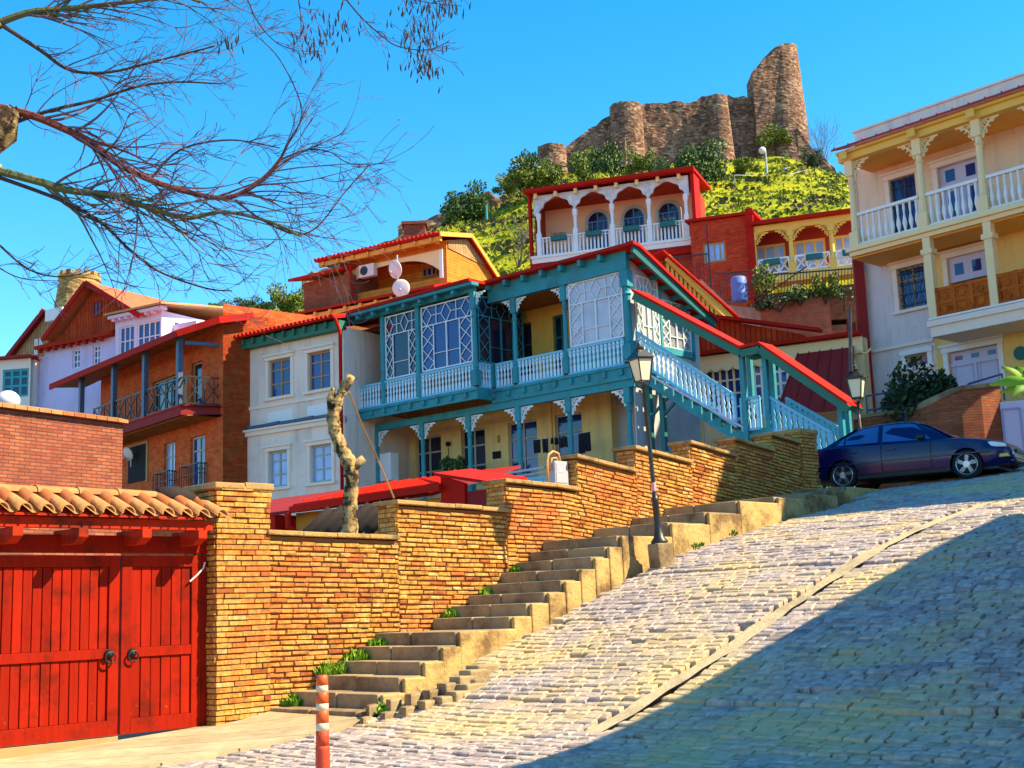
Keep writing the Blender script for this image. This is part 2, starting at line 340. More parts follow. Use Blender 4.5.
M['leaf_olive'] = foliage('leaf_olive', [(0,(.05,.08,.01)),(.5,(.14,.2,.015)),(1,(.3,.34,.03))])
M['leaf_bush'] = foliage('leaf_bush', [(0,(.006,.02,.006)),(.6,(.02,.055,.012)),(1,(.06,.12,.03))])
M['leaf_bright'] = foliage('leaf_bright', [(0,(.08,.22,.01)),(.5,(.2,.42,.02)),(1,(.28,.46,.03))])
M['weed'] = foliage('weed_leaf', [(0,(.06,.16,.005)),(.5,(.16,.34,.01)),(1,(.3,.42,.02))])
M['grass_tuft'] = foliage('grass_tuft', [(0,(.09,.16,.006)),(.4,(.27,.33,.01)),(1,(.52,.43,.02))])
M['dark_scrub'] = foliage('dark_scrub', [(0,(.04,.045,.015)),(.5,(.1,.1,.02)),(1,(.2,.16,.04))])
M['dish'] = mat('dish_white', (.72,.62,.62), .5, .1)
M['metal_grey'] = mat('metal_grey', (.4,.4,.46), .45, .2, 3, spec=.5)
M['copper_pipe'] = mat('copper_pipe', (.6,.3,.1), .5, .3)
M['cloth_black'] = mat('cloth_black', (.012,.012,.02), .9, .3)
M['lilac_door'] = mat('lilac_door', (.58,.54,.74), .6, .1, 2)
M['lilac_dark'] = mat('lilac_dark', (.36,.32,.52), .6, .1, 2)
M['wall_right'] = mat('wall_right', (.86,.62,.42), .9, .12, .4, .15, 14, dirt=(.66,.5,.36), dscale=.3, dlim=(.5,.8), streak=(.42,.33,.27))
M['wall_right_low'] = mat('wall_right_low', (.74,.63,.62), .9, .12, .4, .15, 14, dirt=(.52,.47,.5), dscale=.3, dlim=(.5,.8), streak=(.32,.3,.32))
M['wall_right_gold'] = mat('wall_right_gold', (.86,.56,.17), .9, .12, .4, .15, 14, streak=(.5,.35,.16))
M['wood_panel'] = red_wood('wood_panel', (.55,.12,.015))
# ================================================================== STREET
S = Fr(240, 722, 16, 43.8, 0)          # X = t up the street along the wall, Y = inward (so s = -Y goes out over the road)
TG = [-14,-6,-2,0,1,2,4,6,8,10,12,14,16,20,30,60]; ZG = [-.15,.05,.22,.34,.55,.87,1.5,2.15,2.6,2.95,3.28,3.62,3.9,4.4,5.2,6.2]
def zg(t): return (interp(t-.4, TG, ZG) + interp(t, TG, ZG) + interp(t+.4, TG, ZG)) / 3
def GT(p): q = Vector(p) - S.o; return q.dot(S.ex), -q.dot(S.ey)
# base sheet: follows the street in front, sits lower behind the wall, runs out to the horizon
def grid_mesh(xs, ys, zf, name, m, kind, fr=None):
    b = MB(); nx = len(xs)
    b.v = [(x, y, zf(x, y)) for y in ys for x in xs]
    b.f = [(j*nx+i, j*nx+i+1, (j+1)*nx+i+1, (j+1)*nx+i) for j in range(len(ys)-1) for i in range(nx-1)]
    return b.build(name, m, smooth=True, kind=kind, fr=fr)
def spaced(a, b, st):
    n = max(1, round((b-a)/st)); return [a+(b-a)*i/n for i in range(n+1)]
def gz(t, y):
    z = zg(t) - .12
    if y > 0.2: z = lerp(z, min(z, 2.0) , min(1, (y-.2)/1.5)) - .2
    return z
xs = [-2500,-900,-300,-120,-50,-25] + spaced(-14, 26, .5) + [30,40,60,120,300,900,2500]
ys = [-2500,-900,-300,-100,-40,-25] + spaced(-16, 3, .5) + [6,10,20,40,80,200,600,2500]
grid_mesh(xs, ys, gz, 'ground', M['soil'], 'structure', S)
# cobbled road: setts laid in rows across the street
def setts():
    b = MB(); r = random.Random(3)
    t = -6.0
    while t < 19:
        pitch = r.uniform(.108, .135) if t > -2 else .18
        s = 0.9 + r.uniform(0, .3) if t > 12.8 else (1.7 if t > -.2 else 1.95) + r.uniform(0, .15)
        if -1 <= t < 2.2: s = lerp(1.95, 1.8, max(0, t)/2.2) + r.uniform(0, .1)
        seam = abs(t-5.5) < .1 or abs(t-1.1) < .09
        drow = -.03 if seam else r.gauss(0, .004)
        while s < 13.5:
            L = r.uniform(.15, .28)
            if t > .3 and 5.17 < s + L/2 < 5.43: s += L if s > 5.43 else max(.05, 5.43 - s); continue
            L2 = L
            if t > .3 and s < 5.17 < s + L: L2 = 5.17 - s
            wob = .05*math.sin(s*1.3+t*.6) + .03*math.sin(s*3.1-t)
            g = .011; p = pitch
            x0, x1, y0, y1 = t+g/2+wob, t+p-g/2+wob+r.uniform(-.012,.006), -(s+L2-g/2), -(s+g/2)
            if r.random() > .006 and L2 > .06:
                dz = drow + r.gauss(0, .004); tl, tw = r.gauss(0,.004), r.gauss(0,.006)
                e = min(.014, (x1-x0)*.2); sh = .011
                def Z(x, y): return zg(x) + dz + tl*(y-(y0+y1)/2)/.3*2 + tw*(x-(x0+x1)/2)/.16*2 + .012*math.sin(s*.9+x*.7)*math.sin(x*.5)
                jx = [r.uniform(-.012,.012) for _ in range(8)]
                O = [(x0+jx[0],y0+jx[1]),(x1+jx[2],y0+jx[3]),(x1+jx[4],y1+jx[5]),(x0+jx[6],y1+jx[7])]
                cx, cy = (x0+x1)/2, (y0+y1)/2
                I = [(x+(e if x < cx else -e), y+(e if y < cy else -e)) for x, y in O]
                v = [(x,y,Z(x,y)) for x,y in I] + [(x,y,Z(x,y)-sh) for x,y in O] + [(x,y,Z(x,y)-.11) for x,y in O]
                b.add(v, [(0,1,2,3)] + [(4+i,4+(i+1)%4,(i+1)%4,i) for i in range(4)] + [(8+i,8+(i+1)%4,4+(i+1)%4,4+i) for i in range(4)])
            s += L
        t += pitch
    return b.build('road', M['sett'], kind='structure', fr=S)
setts()
b = MB(); ts = spaced(.3, 19, .3); rs = random.Random(5)
for i in range(len(ts)-1):
    a, c = ts[i], ts[i+1]; e = [rs.uniform(-.025,.025) for _ in range(4)]
    v = []
    for t, k in ((a, 0), (c, 1)):
        for s_ in (5.21 + .03*math.sin(t*3.1)+.02*math.sin(t*9), 5.41 + .035*math.sin(t*2.3+1)+.02*math.sin(t*7.7)): v.append((t, -s_, zg(t) + .002))
    b.add(v, [(0,2,3,1)])
b.build('kerb_line', M['strip'], kind='structure', fr=S)
# paved apron in front of the gate
b = MB()
ts = spaced(-8, .42, .4)
def zp(t): return max(zg(t) + .035, .22 + .02*(t+3))
for i in range(len(ts)-1):
    a, c = ts[i], ts[i+1]
    b.add([(a,.6,zp(a)),(c,.6,zp(c)),(a,-1.9,zp(a)-.03),(c,-1.9,zp(c)-.03),(a,-1.9,zp(a)-.2),(c,-1.9,zp(c)-.2)], [(0,2,3,1),(2,4,5,3)])
b.build('pavement', M['pave'], kind='structure', fr=S)

# ------------------------------------------------------------------ stone stairway
stw = thing('stone_stairway', 'flight of worn stone steps climbing beside the golden brick wall', 'steps', fr=S)
fronts = [(.42,.50),(.78,.67),(1.15,.84),(1.5,1.0),(1.83,1.17),(2.15,1.34),(3.2,1.5),(3.55,1.66),(3.9,1.81),(4.25,1.96),(4.58,2.12),(4.9,2.28),(5.22,2.44),(5.52,2.6),(6.75,2.82),(7.75,3.01),(8.65,3.22),(9.9,3.33),(11.0,3.43),(12.0,3.55),(12.9,3.68)]
def stepw(t): return interp(t, [0, 2.2, 3.2, 6, 9, 11, 13, 14.5], [1.72, 1.55, 1.5, 1.52, 1.5, 1.4, 1.1, .9])
rs = random.Random(9)
for i, (t, z) in enumerate(fronts):
    t1 = fronts[i+1][0] if i+1 < len(fronts) else 14.7
    b = MB(); sw = stepw(t); n = 3; joints = [0, sw*rs.uniform(.42,.55), sw]
    for k in range(2):
        a, c = joints[k], joints[k+1]; d = rs.uniform(-.015,.015); dz = rs.uniform(-.008,.008)
        b.box(t+d, t1+.04, -(c-.006), -(a+.004), max(zg(t)-.4, z-.6), z+dz)
    b.build('step', M['step'], stw, bevel=.018)
    b = MB(); w1 = sw + .07
    b.box(t+.03, t1+.02, -w1, -sw-.004, zg(t)-.4, z-.012+rs.uniform(-.008,.006))
    b.build('side_stone', M['kerb'], stw, bevel=.02)
# rounded rough kerb stones curving round the foot of the stairs
ks = thing('kerb_stones', 'curved low rows of rough kerb stones at the foot of the steps', 'kerb', fr=S)
b = MB()
for row in range(2):
    for k in range(8):
        a = k/8
        t = .35 + row*.22 + a*1.5; s_ = 1.98 - row*.16 + .55*math.sin(a*PI*.75)*(1) - row*.0
        ang = .5 - a*.8
        L, W_, H = .15, .1, .05
        c, d = math.cos(ang), math.sin(ang); z = zg(t) + .0 + row*.07
        P = [(t + x*c - y*d, -(s_ + x*d*-1 + y*c)) for x, y in ((-L,-W_),(L,-W_),(L,W_),(-L,W_))]
        b.prism(P, z-.1, z+H+rs.uniform(-.015,.015), 'z')
b.build('kerb_stone', M['step'], ks, bevel=.025)

# ------------------------------------------------------------------ brick wall with stepped coping
def shear(t): return -.02*(t-3) if t < 6 else -.06 - .105*(t-6)
secs = [(.42,2.57,2.69),(2.57,4.74,3.14),(4.74,6.42,3.54),(6.42,7.93,4.01),(7.93,9.53,4.26),(9.53,10.96,4.45),(10.96,12.24,4.61),(12.24,13.22,4.79)]
def bricks(b, t0, t1, z0, ztop, y0, dep, rs, sh=True, h=.066, L=.25, base_t=None):
    """courses of loose rough bricks on the face y0 (towards -Y)"""
    k0 = int(-1.5/h); z = k0*h
    while True:
        z = k0*h; k0 += 1
        if z > ztop + 3: break
        t = t0 - rs.uniform(0, L)
        while t < t1:
            l = L*rs.uniform(.7, 1.25); a, c = max(t, t0), min(t+l-.012, t1)
            t += l
            if c - a < .03: continue
            zz = z + (shear((a+c)/2) - shear(base_t if base_t is not None else t0) if sh else 0)
            if zz < z0((a+c)/2) - .1 or z + h > ztop: continue
            p = rs.uniform(-.012, .012); q = rs.uniform(-.005,.005); hh = h - rs.uniform(.014,.026)
            za = (shear(a)-shear((a+c)/2)) if sh else 0
            v = []
            for y in (y0-.014+p, y0+dep):
                v += [(a,y,zz+za+q),(c,y,zz-za+q),(c,y,zz-za+hh+q),(a,y,zz+za+hh+q)]
            i_ = .006
            f = [(a+i_,y0-.022+p,zz+za+q+i_),(c-i_,y0-.022+p,zz-za+q+i_),(c-i_,y0-.022+p,zz-za+hh+q-i_),(a+i_,y0-.022+p,zz+za+hh+q-i_)]
            f = [(x_+rs.uniform(-.006,.006), y_+rs.uniform(-.007,.004), z_+rs.uniform(-.005,.005)) for x_, y_, z_ in f]; v = [(x_+(rs.uniform(-.004,.004) if k_ < 4 else 0), y_, z_+(rs.uniform(-.004,.004) if k_ < 4 else 0)) for k_, (x_, y_, z_) in enumerate(v)]
            b.add(f + v, [(0,1,2,3)] + [(4+i,4+(i+1)%4,(i+1)%4,i) for i in range(4)] + [(8+i,8+(i+1)%4,4+(i+1)%4,4+i) for i in range(4)])
sw_ = thing('brick_wall', 'golden brick street wall with coping stepped up along the stairs', 'wall', fr=S)
bb = MB(); core = MB(); rs = random.Random(11)
for (t0, t1, zt) in secs:
    bricks(bb, t0, t1, zg, zt-.07, 0, .06, rs)
    e = shear(t1)-shear(t0)
    core.add([(t0,.012,zg(t0)-.5),(t1,.012,zg(t1)-.5),(t1,.012,zt+e-.075),(t0,.012,zt-.075),(t0,.4,zg(t0)-.5),(t1,.4,zg(t1)-.5),(t1,.4,zt+e-.075),(t0,.4,zt-.075)],
             [(0,1,2,3),(5,4,7,6),(3,2,6,7),(0,3,7,4),(1,5,6,2)])
    cp = MB(); n = max(2, round((t1-t0)/.5))
    for k in range(n):
        a = lerp(t0-.05, t1+.0, k/n); c = lerp(t0-.05, t1, (k+1)/n) - .006
        j = rs.uniform(-.006,.006)
        za, zc = zt+shear(a)-shear(t0)+j, zt+shear(c)-shear(t0)+j
        cp.add([(a,-.085,za-.06),(c,-.085,zc-.06),(c,.46,zc-.06),(a,.46,za-.06),(a,-.085,za),(c,-.085,zc),(c,.46,zc),(a,.46,za)],
               [(0,3,2,1),(4,5,6,7),(0,1,5,4),(1,2,6,5),(2,3,7,6),(3,0,4,7)])
    cp.build('coping', M['coping'], sw_, bevel=.012)
# brick return faces where a section steps up
for i in range(1, len(secs)):
    ret = MB()
    t0, zt = secs[i][0], secs[i][2]; zlo = secs[i-1][2] + shear(t0) - shear(secs[i-1][0])
    z = zlo + .005
    while z < zt - .08:
        y = .0
        while y < .38:
            l = min(rs.uniform(.14,.24), .385-y); p = rs.uniform(-.008,.008)
            ret.box(t0-.015+p, t0+.05, y+.004, y+l-.008, z, z+.052); y += l
        z += .066
    ret.build('return_brickwork', M['brick_gold'], sw_)
bb.build('brickwork', M['brick_gold'], sw_)
core.build('mortar_core', M['mortar'], sw_)
def pier(name, label, t0, t1, y0, y1, ztop, capn, capproj, cat='pillar'):
    T = thing(name, label, cat, fr=S.sub(t0, y0, zg(t0) if t0 > 0 else .3))
    W_, Dp = t1-t0, y1-y0; H = ztop - (zg(t0) if t0 > 0 else .3)
    f = MB(); c = MB(); z = -.3; rs = random.Random(21)
    c.box(.02, W_-.02, .02, Dp, -.3, H-.1); k = 0
    while z < H - .09:
        for face in range(3):
            ln = W_ if face == 0 else Dp
            x = -rs.uniform(0, .2)
            while x < ln:
                l = .25*rs.uniform(.7,1.2); a, e = max(0, x), min(ln, x+l-.01); x += l
                if e-a < .03: continue
                p = rs.uniform(-.012,.012); hh = .066-rs.uniform(.012,.02)
                g = capproj*max(0, (z-(H-.36))/.36)
                if face == 0: f.box(a-g, e+g*(e > ln-.05), p-.012-g, .06, z, z+hh)
                elif face == 1: f.box(p-.012-g, .06, a+.02, e, z, z+hh)
                else: f.box(W_-.06, W_+.012+p+g, a+.02, e, z, z+hh)
        z += .066; k += 1
    f.build('brickwork', M['brick_gold'], T); c.build('mortar_core', M['mortar'], T)
    q = MB(); pr = capproj+.02; n = capn
    for k in range(n): q.box(-pr+(W_+2*pr)*k/n, -pr+(W_+2*pr)*(k+1)/n-.008, -pr, Dp+pr, H-.085, H-.0+rs.uniform(-.01,.01))
    q.build('cap_stone', M['coping'], T, bevel=.015)
    return T
pier('gate_pillar', 'tall brick pillar with corbelled cap beside the red gate', -.36, .42, -.03, .62, 3.27, 2, .03)
pier('wall_end_pier', 'brick pier ending the street wall beside the dark blue car', 13.2, 13.82, -.06, .75, 4.95, 1, .02)

# ------------------------------------------------------------------ red timber gate
G = S.sub(0, .24, .34)
gt = thing('wooden_gate', 'weathered red double gate of upright planks with iron rings', 'gate', fr=G)
def leaf(x0, x1, npl, hx, label=None):
    b = MB(); z0, z1 = .0, 2.03; st = .13; rs = random.Random(int(x0*10))
    b.box(x0, x0+st, -.07, 0, z0, z1); b.box(x1-st, x1, -.07, 0, z0, z1)
    b.box(x0+st+.002, x1-st-.002, -.068, 0, z1-.13, z1); b.box(x0+st+.002, x1-st-.002, -.072, 0, z0, z0+.17)
    b.box(x0+st+.002, x1-st-.002, -.066, 0, .86, .97)
    w_ = (x1-x0-2*st)/npl
    for za, zb in ((.172, .858), (.972, z1-.132)):
        for k in range(npl):
            a = x0+st+k*w_; d = rs.uniform(-.004,.004)
            b.box(a+.006, a+w_-.006, -.042+d, -.01, za, zb)
    b.box(x0+st, x1-st, -.014, -.008, z0+.1, z1-.1)
    o = b.build('leaf', M['gate_red'], gt, bevel=.006)
    r = MB(); 
    r.lathey(hx, .91, [(.055,-.066),(.055,-.085),(.03,-.1),(.03,-.12),(.001,-.122)], 14)
    pts = [(hx+.062*math.sin(2*PI*k/16), -.115, .87-.062*math.cos(2*PI*k/16)) for k in range(17)]; r.tube(pts, .011, 6)
    r.build('ring_handle', M['iron'], o, smooth=True)
    return o
xl, xr = G.px(117, 640)[0], G.px(207, 640)[0]
leaf(xl+.015, xr-.13, 6, xl+.15); leaf(xl-1.75, xl-.015, 13, xl-.14)
b = MB(); b.box(xr-.125, xr+.02, -.075, .03, 0, 2.05); b.build('gate_post', M['gate_red'], gt, bevel=.006); b = MB(); b.box(xl-1.95, xl-1.755, -.075, .03, 0, 2.05); b.build('gate_post', M['gate_red'], gt, bevel=.006)
b = MB(); b.box(xl-1.95, xr+.02, -.085, .04, 2.06, 2.26); b.build('lintel', M['gate_red'], gt, bevel=.008)
b = MB(); b.box(xl-1.95, xl, -.06, .04, -.2, -.012); b.build('threshold', M['wood_frame'], gt, bevel=.006)
b = MB(); b.tube([(xr-.3,-.09,1.72),(xr-.2,-.095,1.8),(xr-.12,-.1,1.88),(xr-.1,-.1,1.95)],.012,5); b.build('bent_wire', M['dish'], gt)
# tiled canopy over the gate
C_ = S.sub(0, .24, 2.45)
cn = thing('gate_canopy', 'small terracotta tiled roof on red timbers over the gate', 'roof', fr=C_)
x0c, x1c = xl-2.0, C_.px(219, 524, -.5)[0]+.02
b = MB(); b.box(x0c, x1c-.05, -.42, -.32, .2, .32); b.build('front_beam', M['beam_red'], cn, bevel=.006)
for xx in (xl-1.45, xl-.7, xl+.08, xl+.82):
    b = MB(); b.prism([(-.5,.2),(-.5,.1),(-.36,.03),(.1,.03),(.1,.2)], xx-.06, xx+.06, 'x'); b.build('bracket', M['beam_red'], cn, bevel=.006)
b = MB(); b.add([(x0c,-.5,.325),(x1c-.2,-.5,.325),(x1c-.2,.1,.6),(x0c,.1,.6),(x0c,-.5,.35),(x1c-.2,-.5,.35),(x1c-.2,.1,.63),(x0c,.1,.63)],[(0,3,2,1),(4,5,6,7),(0,1,5,4),(1,2,6,5),(2,3,7,6),(3,0,4,7)])
b.add([(x0c,.1,.6),(x1c-.2,.1,.6),(x1c-.2,.6,.38),(x0c,.6,.38)],[(0,1,2,3)]); b.build('roof_boards', M['beam_red'], cn)
tile_me = None; x = x0c+.1; k = 0
while x < x1c-.02:
    if tile_me is None:
        b = MB(); n = 10
        for L0, L1, lift in ((0,.36,.024),(.33,.68,.0)):
            r0, r1 = .085, .068
            v = []
            for (q, r) in ((L0, r0), (L1, r1)):
                for rr in (r, r-.018):
                    for a in range(n+1):
                        an = PI*a/n; v.append((rr*math.cos(an), -.56+q*.9, .345+q*.41+lift+rr*math.sin(an)))
            m1 = n+1
            for a in range(n):
                b.f.append([len(b.v)+a, len(b.v)+a+1, len(b.v)+2*m1+a+1, len(b.v)+2*m1+a]); b.f.append([len(b.v)+m1+a+1, len(b.v)+m1+a, len(b.v)+3*m1+a, len(b.v)+3*m1+a+1])
                b.f.append([len(b.v)+a+1, len(b.v)+a, len(b.v)+m1+a, len(b.v)+m1+a+1])
            b.v += v
        o = b.build('cover_tile', M['terracotta'], cn, smooth=True); tile_me = o
        pn = MB()
        for q in (0, .33):
            pn.add([(.07,-.52+q*.9,.37+q*.41),(.1,-.52+q*.9,.35+q*.41),(.16,-.52+q*.9,.35+q*.41),(.19,-.52+q*.9,.37+q*.41),(.07,-.2+q*.9,.515+q*.41),(.1,-.2+q*.9,.495+q*.41),(.16,-.2+q*.9,.495+q*.41),(.19,-.2+q*.9,.515+q*.41)],[(0,1,5,4),(1,2,6,5),(2,3,7,6)])
        p0 = pn.build('pan_tile', M['terracotta'], cn); p0.location.x = x; o.location.x = x
    else:
        o = tile_me.copy(); COL.objects.link(o); o.location.x = x; o.rotation_euler.z = rs.uniform(-.03,.03)
        p = p0.copy(); COL.objects.link(p); p.location.x = x
    x += .245; k += 1
x = x0c
while x < x1c-.75:
    b = MB(); n = 10; v = []
    for q in (x, x+.52):
        r = .11 if q == x else .095
        for a in range(n+1): v.append((q, .1+r*math.cos(PI*a/n), .63+r*.8*math.sin(PI*a/n)))
    b.add(v, [(a, n+1+a, n+2+a, a+1) for a in range(n)]); b.build('ridge_tile', M['terracotta'], cn, smooth=True); x += .5
b = MB(); b.tube([(x1c-.5,.1,.66),(x1c-.25,.08,.66),(x1c-.02,.0,.6)], [.1,.12,.07], 8); b.build('ridge_end', M['old_tile'], cn, smooth=True)

# ------------------------------------------------------------------ bollard
Bp = S.sub(*( -2.55, -4.95, zg(-2.55) ))
bt = thing('bollard', 'red and white striped rubber traffic bollard at the road edge', 'bollard', fr=Bp)
HB = .9; tilt = -.045
def bl(z0, z1, m, nm, r0, r1, rib=False):
    b = MB(); pr = []; n = max(2, int((z1-z0)/.025)) if rib else 2
    for i in range(n+1):
        z = lerp(z0, z1, i/n); r = lerp(r0, r1, i/n); pr.append((r + (.006 if rib and i % 2 else 0), z))
    b.lathe(0, 0, pr, 20); return b.build(nm, m, bt, smooth=True)
mr_ = mat('bollard_red', (.5,.05,.015), .6, .35, 6, .4, 40); mo = mat('bollard_orange', (.62,.09,.015), .5, .2, 6); mw_ = mat('bollard_white', (.6,.5,.34), .4, .15, 8)
bt.scale = (.76,.76,1)
bl(0, .045, M['iron'], 'base_plate', .15, .13); bl(.045, .36, mr_, 'ribbed_body', .078, .072, True)
zz = .36
for i, (h, m) in enumerate([(.12,mr_),(.06,mw_),(.1,mo),(.055,mw_),(.09,mo),(.055,mw_)]):
    bl(zz, zz+h, m, 'reflective_band' if m is mw_ else 'body_band', .071-.001*i, .07-.001*i); zz += h
bl(zz, zz+.08, mo, 'cap', .066, .06)

# ------------------------------------------------------------------ street lamps
def lamp(name, label, fr, H, s=1.0, base_h=.35):
    T = thing(name, label, 'street lamp', fr=fr, group='old style street lamps')
    b = MB(); b.box(-.2*s,.2*s,-.2*s,.2*s,-.25,.2*s); b.build('plinth', M['step'], T, bevel=.02)
    b = MB(); b.lathe(0,0,[(.19*s,.2*s),(.19*s,.24*s),(.12*s,.33*s),(.085*s,.5*s),(.075*s,.55*s),(.075*s,1.1*s),(.085*s,1.12*s),(.085*s,1.17*s),(.06*s,1.2*s),(.05*s,1.35*s),(.047*s,H*.6),(.035*s,H*.985),(.05*s,H*.99),(.035*s,H)],14); p = b.build('pole', M['lamp_black'], T, smooth=True)
    b = MB(); b.lathe(0,0,[(.052*s,H*.36),(.054*s,H*.36+.01),(.054*s,H*.36+.12),(.05*s,H*.36+.13)],12); b.build('pink_band', mat('band_pink',(.75,.35,.33),.6,.2), T)
    z = H
    fr_ = MB(); gl = MB(); n = 4
    def sq(r, zz): return [(r*math.cos(PI/4+PI/2*k), r*math.sin(PI/4+PI/2*k), zz) for k in range(4)]
    b0, b1 = .17*s, .27*s; zb, zt = z+.08*s, z+.58*s
    A, Bq = sq(b0, zb), sq(b1, zt)
    gl.add([tuple(Vector(v)*.97 + Vector((0,0,v[2]*.03))) for v in A+Bq], [(0,1,5,4),(1,2,6,5),(2,3,7,6),(3,0,4,7),(3,2,1,0)])
    for k in range(4):
        fr_.beam(A[k], Bq[k], .028*s, .028*s); fr_.beam(A[k], A[(k+1)%4], .03*s, .03*s); fr_.beam(Bq[k], Bq[(k+1)%4], .04*s, .05*s)
        fr_.tube([(0,0,z-.12*s),(A[k][0]*.7,A[k][1]*.7,z-.02*s),A[k]], .012*s, 5)
    h = MB(); R1, R2 = sq(.33*s, zt+.02*s), sq(.12*s, zt+.2*s)
    h.add(R1+R2, [(0,1,5,4),(1,2,6,5),(2,3,7,6),(3,0,4,7),(3,2,1,0),(4,5,6,7)])
    for k in range(4): h.tube([R1[k], (R1[k][0]*1.1, R1[k][1]*1.1, zt+.07*s)], .012*s, 5)
    h.lathe(0,0,[(.1*s,zt+.2*s),(.11*s,zt+.25*s),(.06*s,zt+.29*s),(.05*s,zt+.34*s),(.015*s,zt+.4*s),(.02*s,zt+.43*s),(.003*s,zt+.47*s)],10)
    lt = fr_.build('lantern_frame', M['lamp_black'], T); gl.build('lantern_glass', M['lamp_glass'], lt); h.build('lantern_roof', M['lamp_black'], lt)
    return T
L1 = S.sub(6.0, -1.93, zg(6.05)+.18, -43.8+60)
o = lamp('street_lamp', 'tall black street lamp with cream lantern standing beside the steps', L1, 2.5, .68); o.rotation_euler.y = -.06
L2f = Fr(861, 440, 27.9, 120, 0); q = GT(L2f.o); L2f.o.z = 4.1
o = lamp('street_lamp', 'black street lamp behind the dark blue car near the maroon awning', L2f, 1.72, .85)
b = MB(); e = at(850,308,27.8); f_ = at(851,372,27.8); b.tube([f_, e], [.05,.035], 8); b.lathe(0,0,[(.0,0),(.0,0.01)],3) if False else None
tag(b.build('metal_mast', M['lamp_black']), 'thin dark mast rising above the lamp by the maroon awning', 'mast')

# ------------------------------------------------------------------ meter box on the wall
X = S.sub(6.17, .1, 3.53)
mb = thing('meter_box', 'grey electric meter box standing on the brick wall coping', 'box', fr=X); mb.scale = (.72,.72,.72)
b = MB(); b.box(-.22,.22,0,.2,-.02,.52); b.build('casing', M['metal_grey'], mb, bevel=.012)
b = MB(); b.box(-.185,.185,-.012,0,.03,.48); b.build('door_panel', M['metal_grey'], mb, bevel=.005)
b = MB(); b.box(-.1,.02,-.018,-.0125,.26,.36); b.build('inspection_window', M['pane_pale'], mb)
b = MB(); b.tube([(-.36,.1,-.05),(-.36,.1,.5),(-.3,.1,.66),(-.15,.1,.74),(.02,.1,.7),(.08,.1,.52)], .03, 8); b.tube([(-.28,.1,.3),(-.2,.1,.58),(-.05,.1,.6),(0,.1,.52)], .025, 8); b.build('conduit', M['copper_pipe'], mb, smooth=True)
# weeds
def tuft(name, label, p, w_, h, n, m, seed, group, cat='weeds'):
    r = random.Random(seed); b = MB()
    for i in range(n):
        a = r.uniform(0, 2*PI); d = r.random()**.6*w_; x, y = d*math.cos(a), d*math.sin(a); l = h*.75*r.uniform(.4,1)*(1-.5*d/w_)
        dx, dy = r.uniform(-.5,.5)*l, r.uniform(-.5,.5)*l; ww = r.uniform(.007,.017); t = r.uniform(0,PI); cx, cy = ww*math.cos(t), ww*math.sin(t)
        b.add([(x-cx,y-cy,0),(x+cx,y+cy,0),(x+cx*1.6+dx*.5,y+cy*1.6+dy*.5,l*.6),(x+dx,y+dy,l),(x-cx*1.6+dx*.5,y-cy*1.6+dy*.5,l*.6)], [(0,1,2,3,4)])
    o = b.build(name, m); o.location = p; return tag(o, label, cat, group)
wl = [(.75,-.08,.16,.28,'at the wall beside the second step'),(1.3,-.1,.2,.34,'where the wall meets the fourth step'),(1.75,-.08,.22,.3,'at the wall by the middle of the lower flight'),(2.1,-.1,.15,.22,'in the wall corner just below the first landing'),(3.45,-.07,.13,.25,'in the wall corner above the first landing'),(4.2,-.07,.1,.2,'in the wall corner of the middle flight'),(4.85,-.07,.1,.2,'in the wall corner near the top of the middle flight')]
for i, (t, y, ww, h, tx) in enumerate(wl):
    z = [f_z for f_t, f_z in fronts if f_t <= t][-1]
    tuft('weed_tuft', 'green weed tuft growing '+tx, S.W(t, y, z), ww, h, 190, M['weed'], i, 'weeds along the steps')
for i, (px, py, tx) in enumerate([(437,637,'on the kerb below the first landing'),(600,583,'at the foot of the kerb left of the lamp'),(690,546,'on the kerb just right of the lamp'),(724,534,'on the kerb second right of the lamp'),(772,513,'on the kerb near the car'),(385,710,'between the curved kerb stones'),(835,489,'by the kerb end at the car boot')]):
    d = ray(px, py); k = 3
    while k < 60:
        p = CAM + d*k; t, s_ = GT(p)
        if p.z < zg(t): break
        k += .02
    tuft('weed_tuft', 'bright green weed clump '+tx, (p.x, p.y, p.z-.02), .22, .2, 190, M['leaf_bright'], 40+i, 'weeds along the kerb')
# ================================================================== BUILDING PARTS
def window(T, x0, x1, z0, z1, y, fm, pm, nx=2, rows=(.33,), fw=.07, mw=.035, name='window', dep=.06, inner=True):
    b = MB(); b.box(x0, x0+fw, y, y+dep, z0, z1); b.box(x1-fw, x1, y, y+dep, z0, z1)
    b.box(x0+fw+.001, x1-fw-.001, y+.002, y+dep, z0, z0+fw); b.box(x0+fw+.001, x1-fw-.001, y+.002, y+dep, z1-fw, z1)
    for k in range(1, nx): c = lerp(x0, x1, k/nx); b.box(c-mw, c+mw, y+.004, y+dep-.002, z0+fw, z1-fw)
    for r in rows: c = lerp(z1, z0, r); b.box(x0+fw, x1-fw, y+.007, y+dep-.004, c-mw*.8, c+mw*.8)
    o = b.build(name, M[fm], T)
    p = MB(); p.box(x0+.01, x1-.01, y+dep*.55, y+dep*.9, z0+.01, z1-.01); p.build('pane', M[pm], o)
    return o
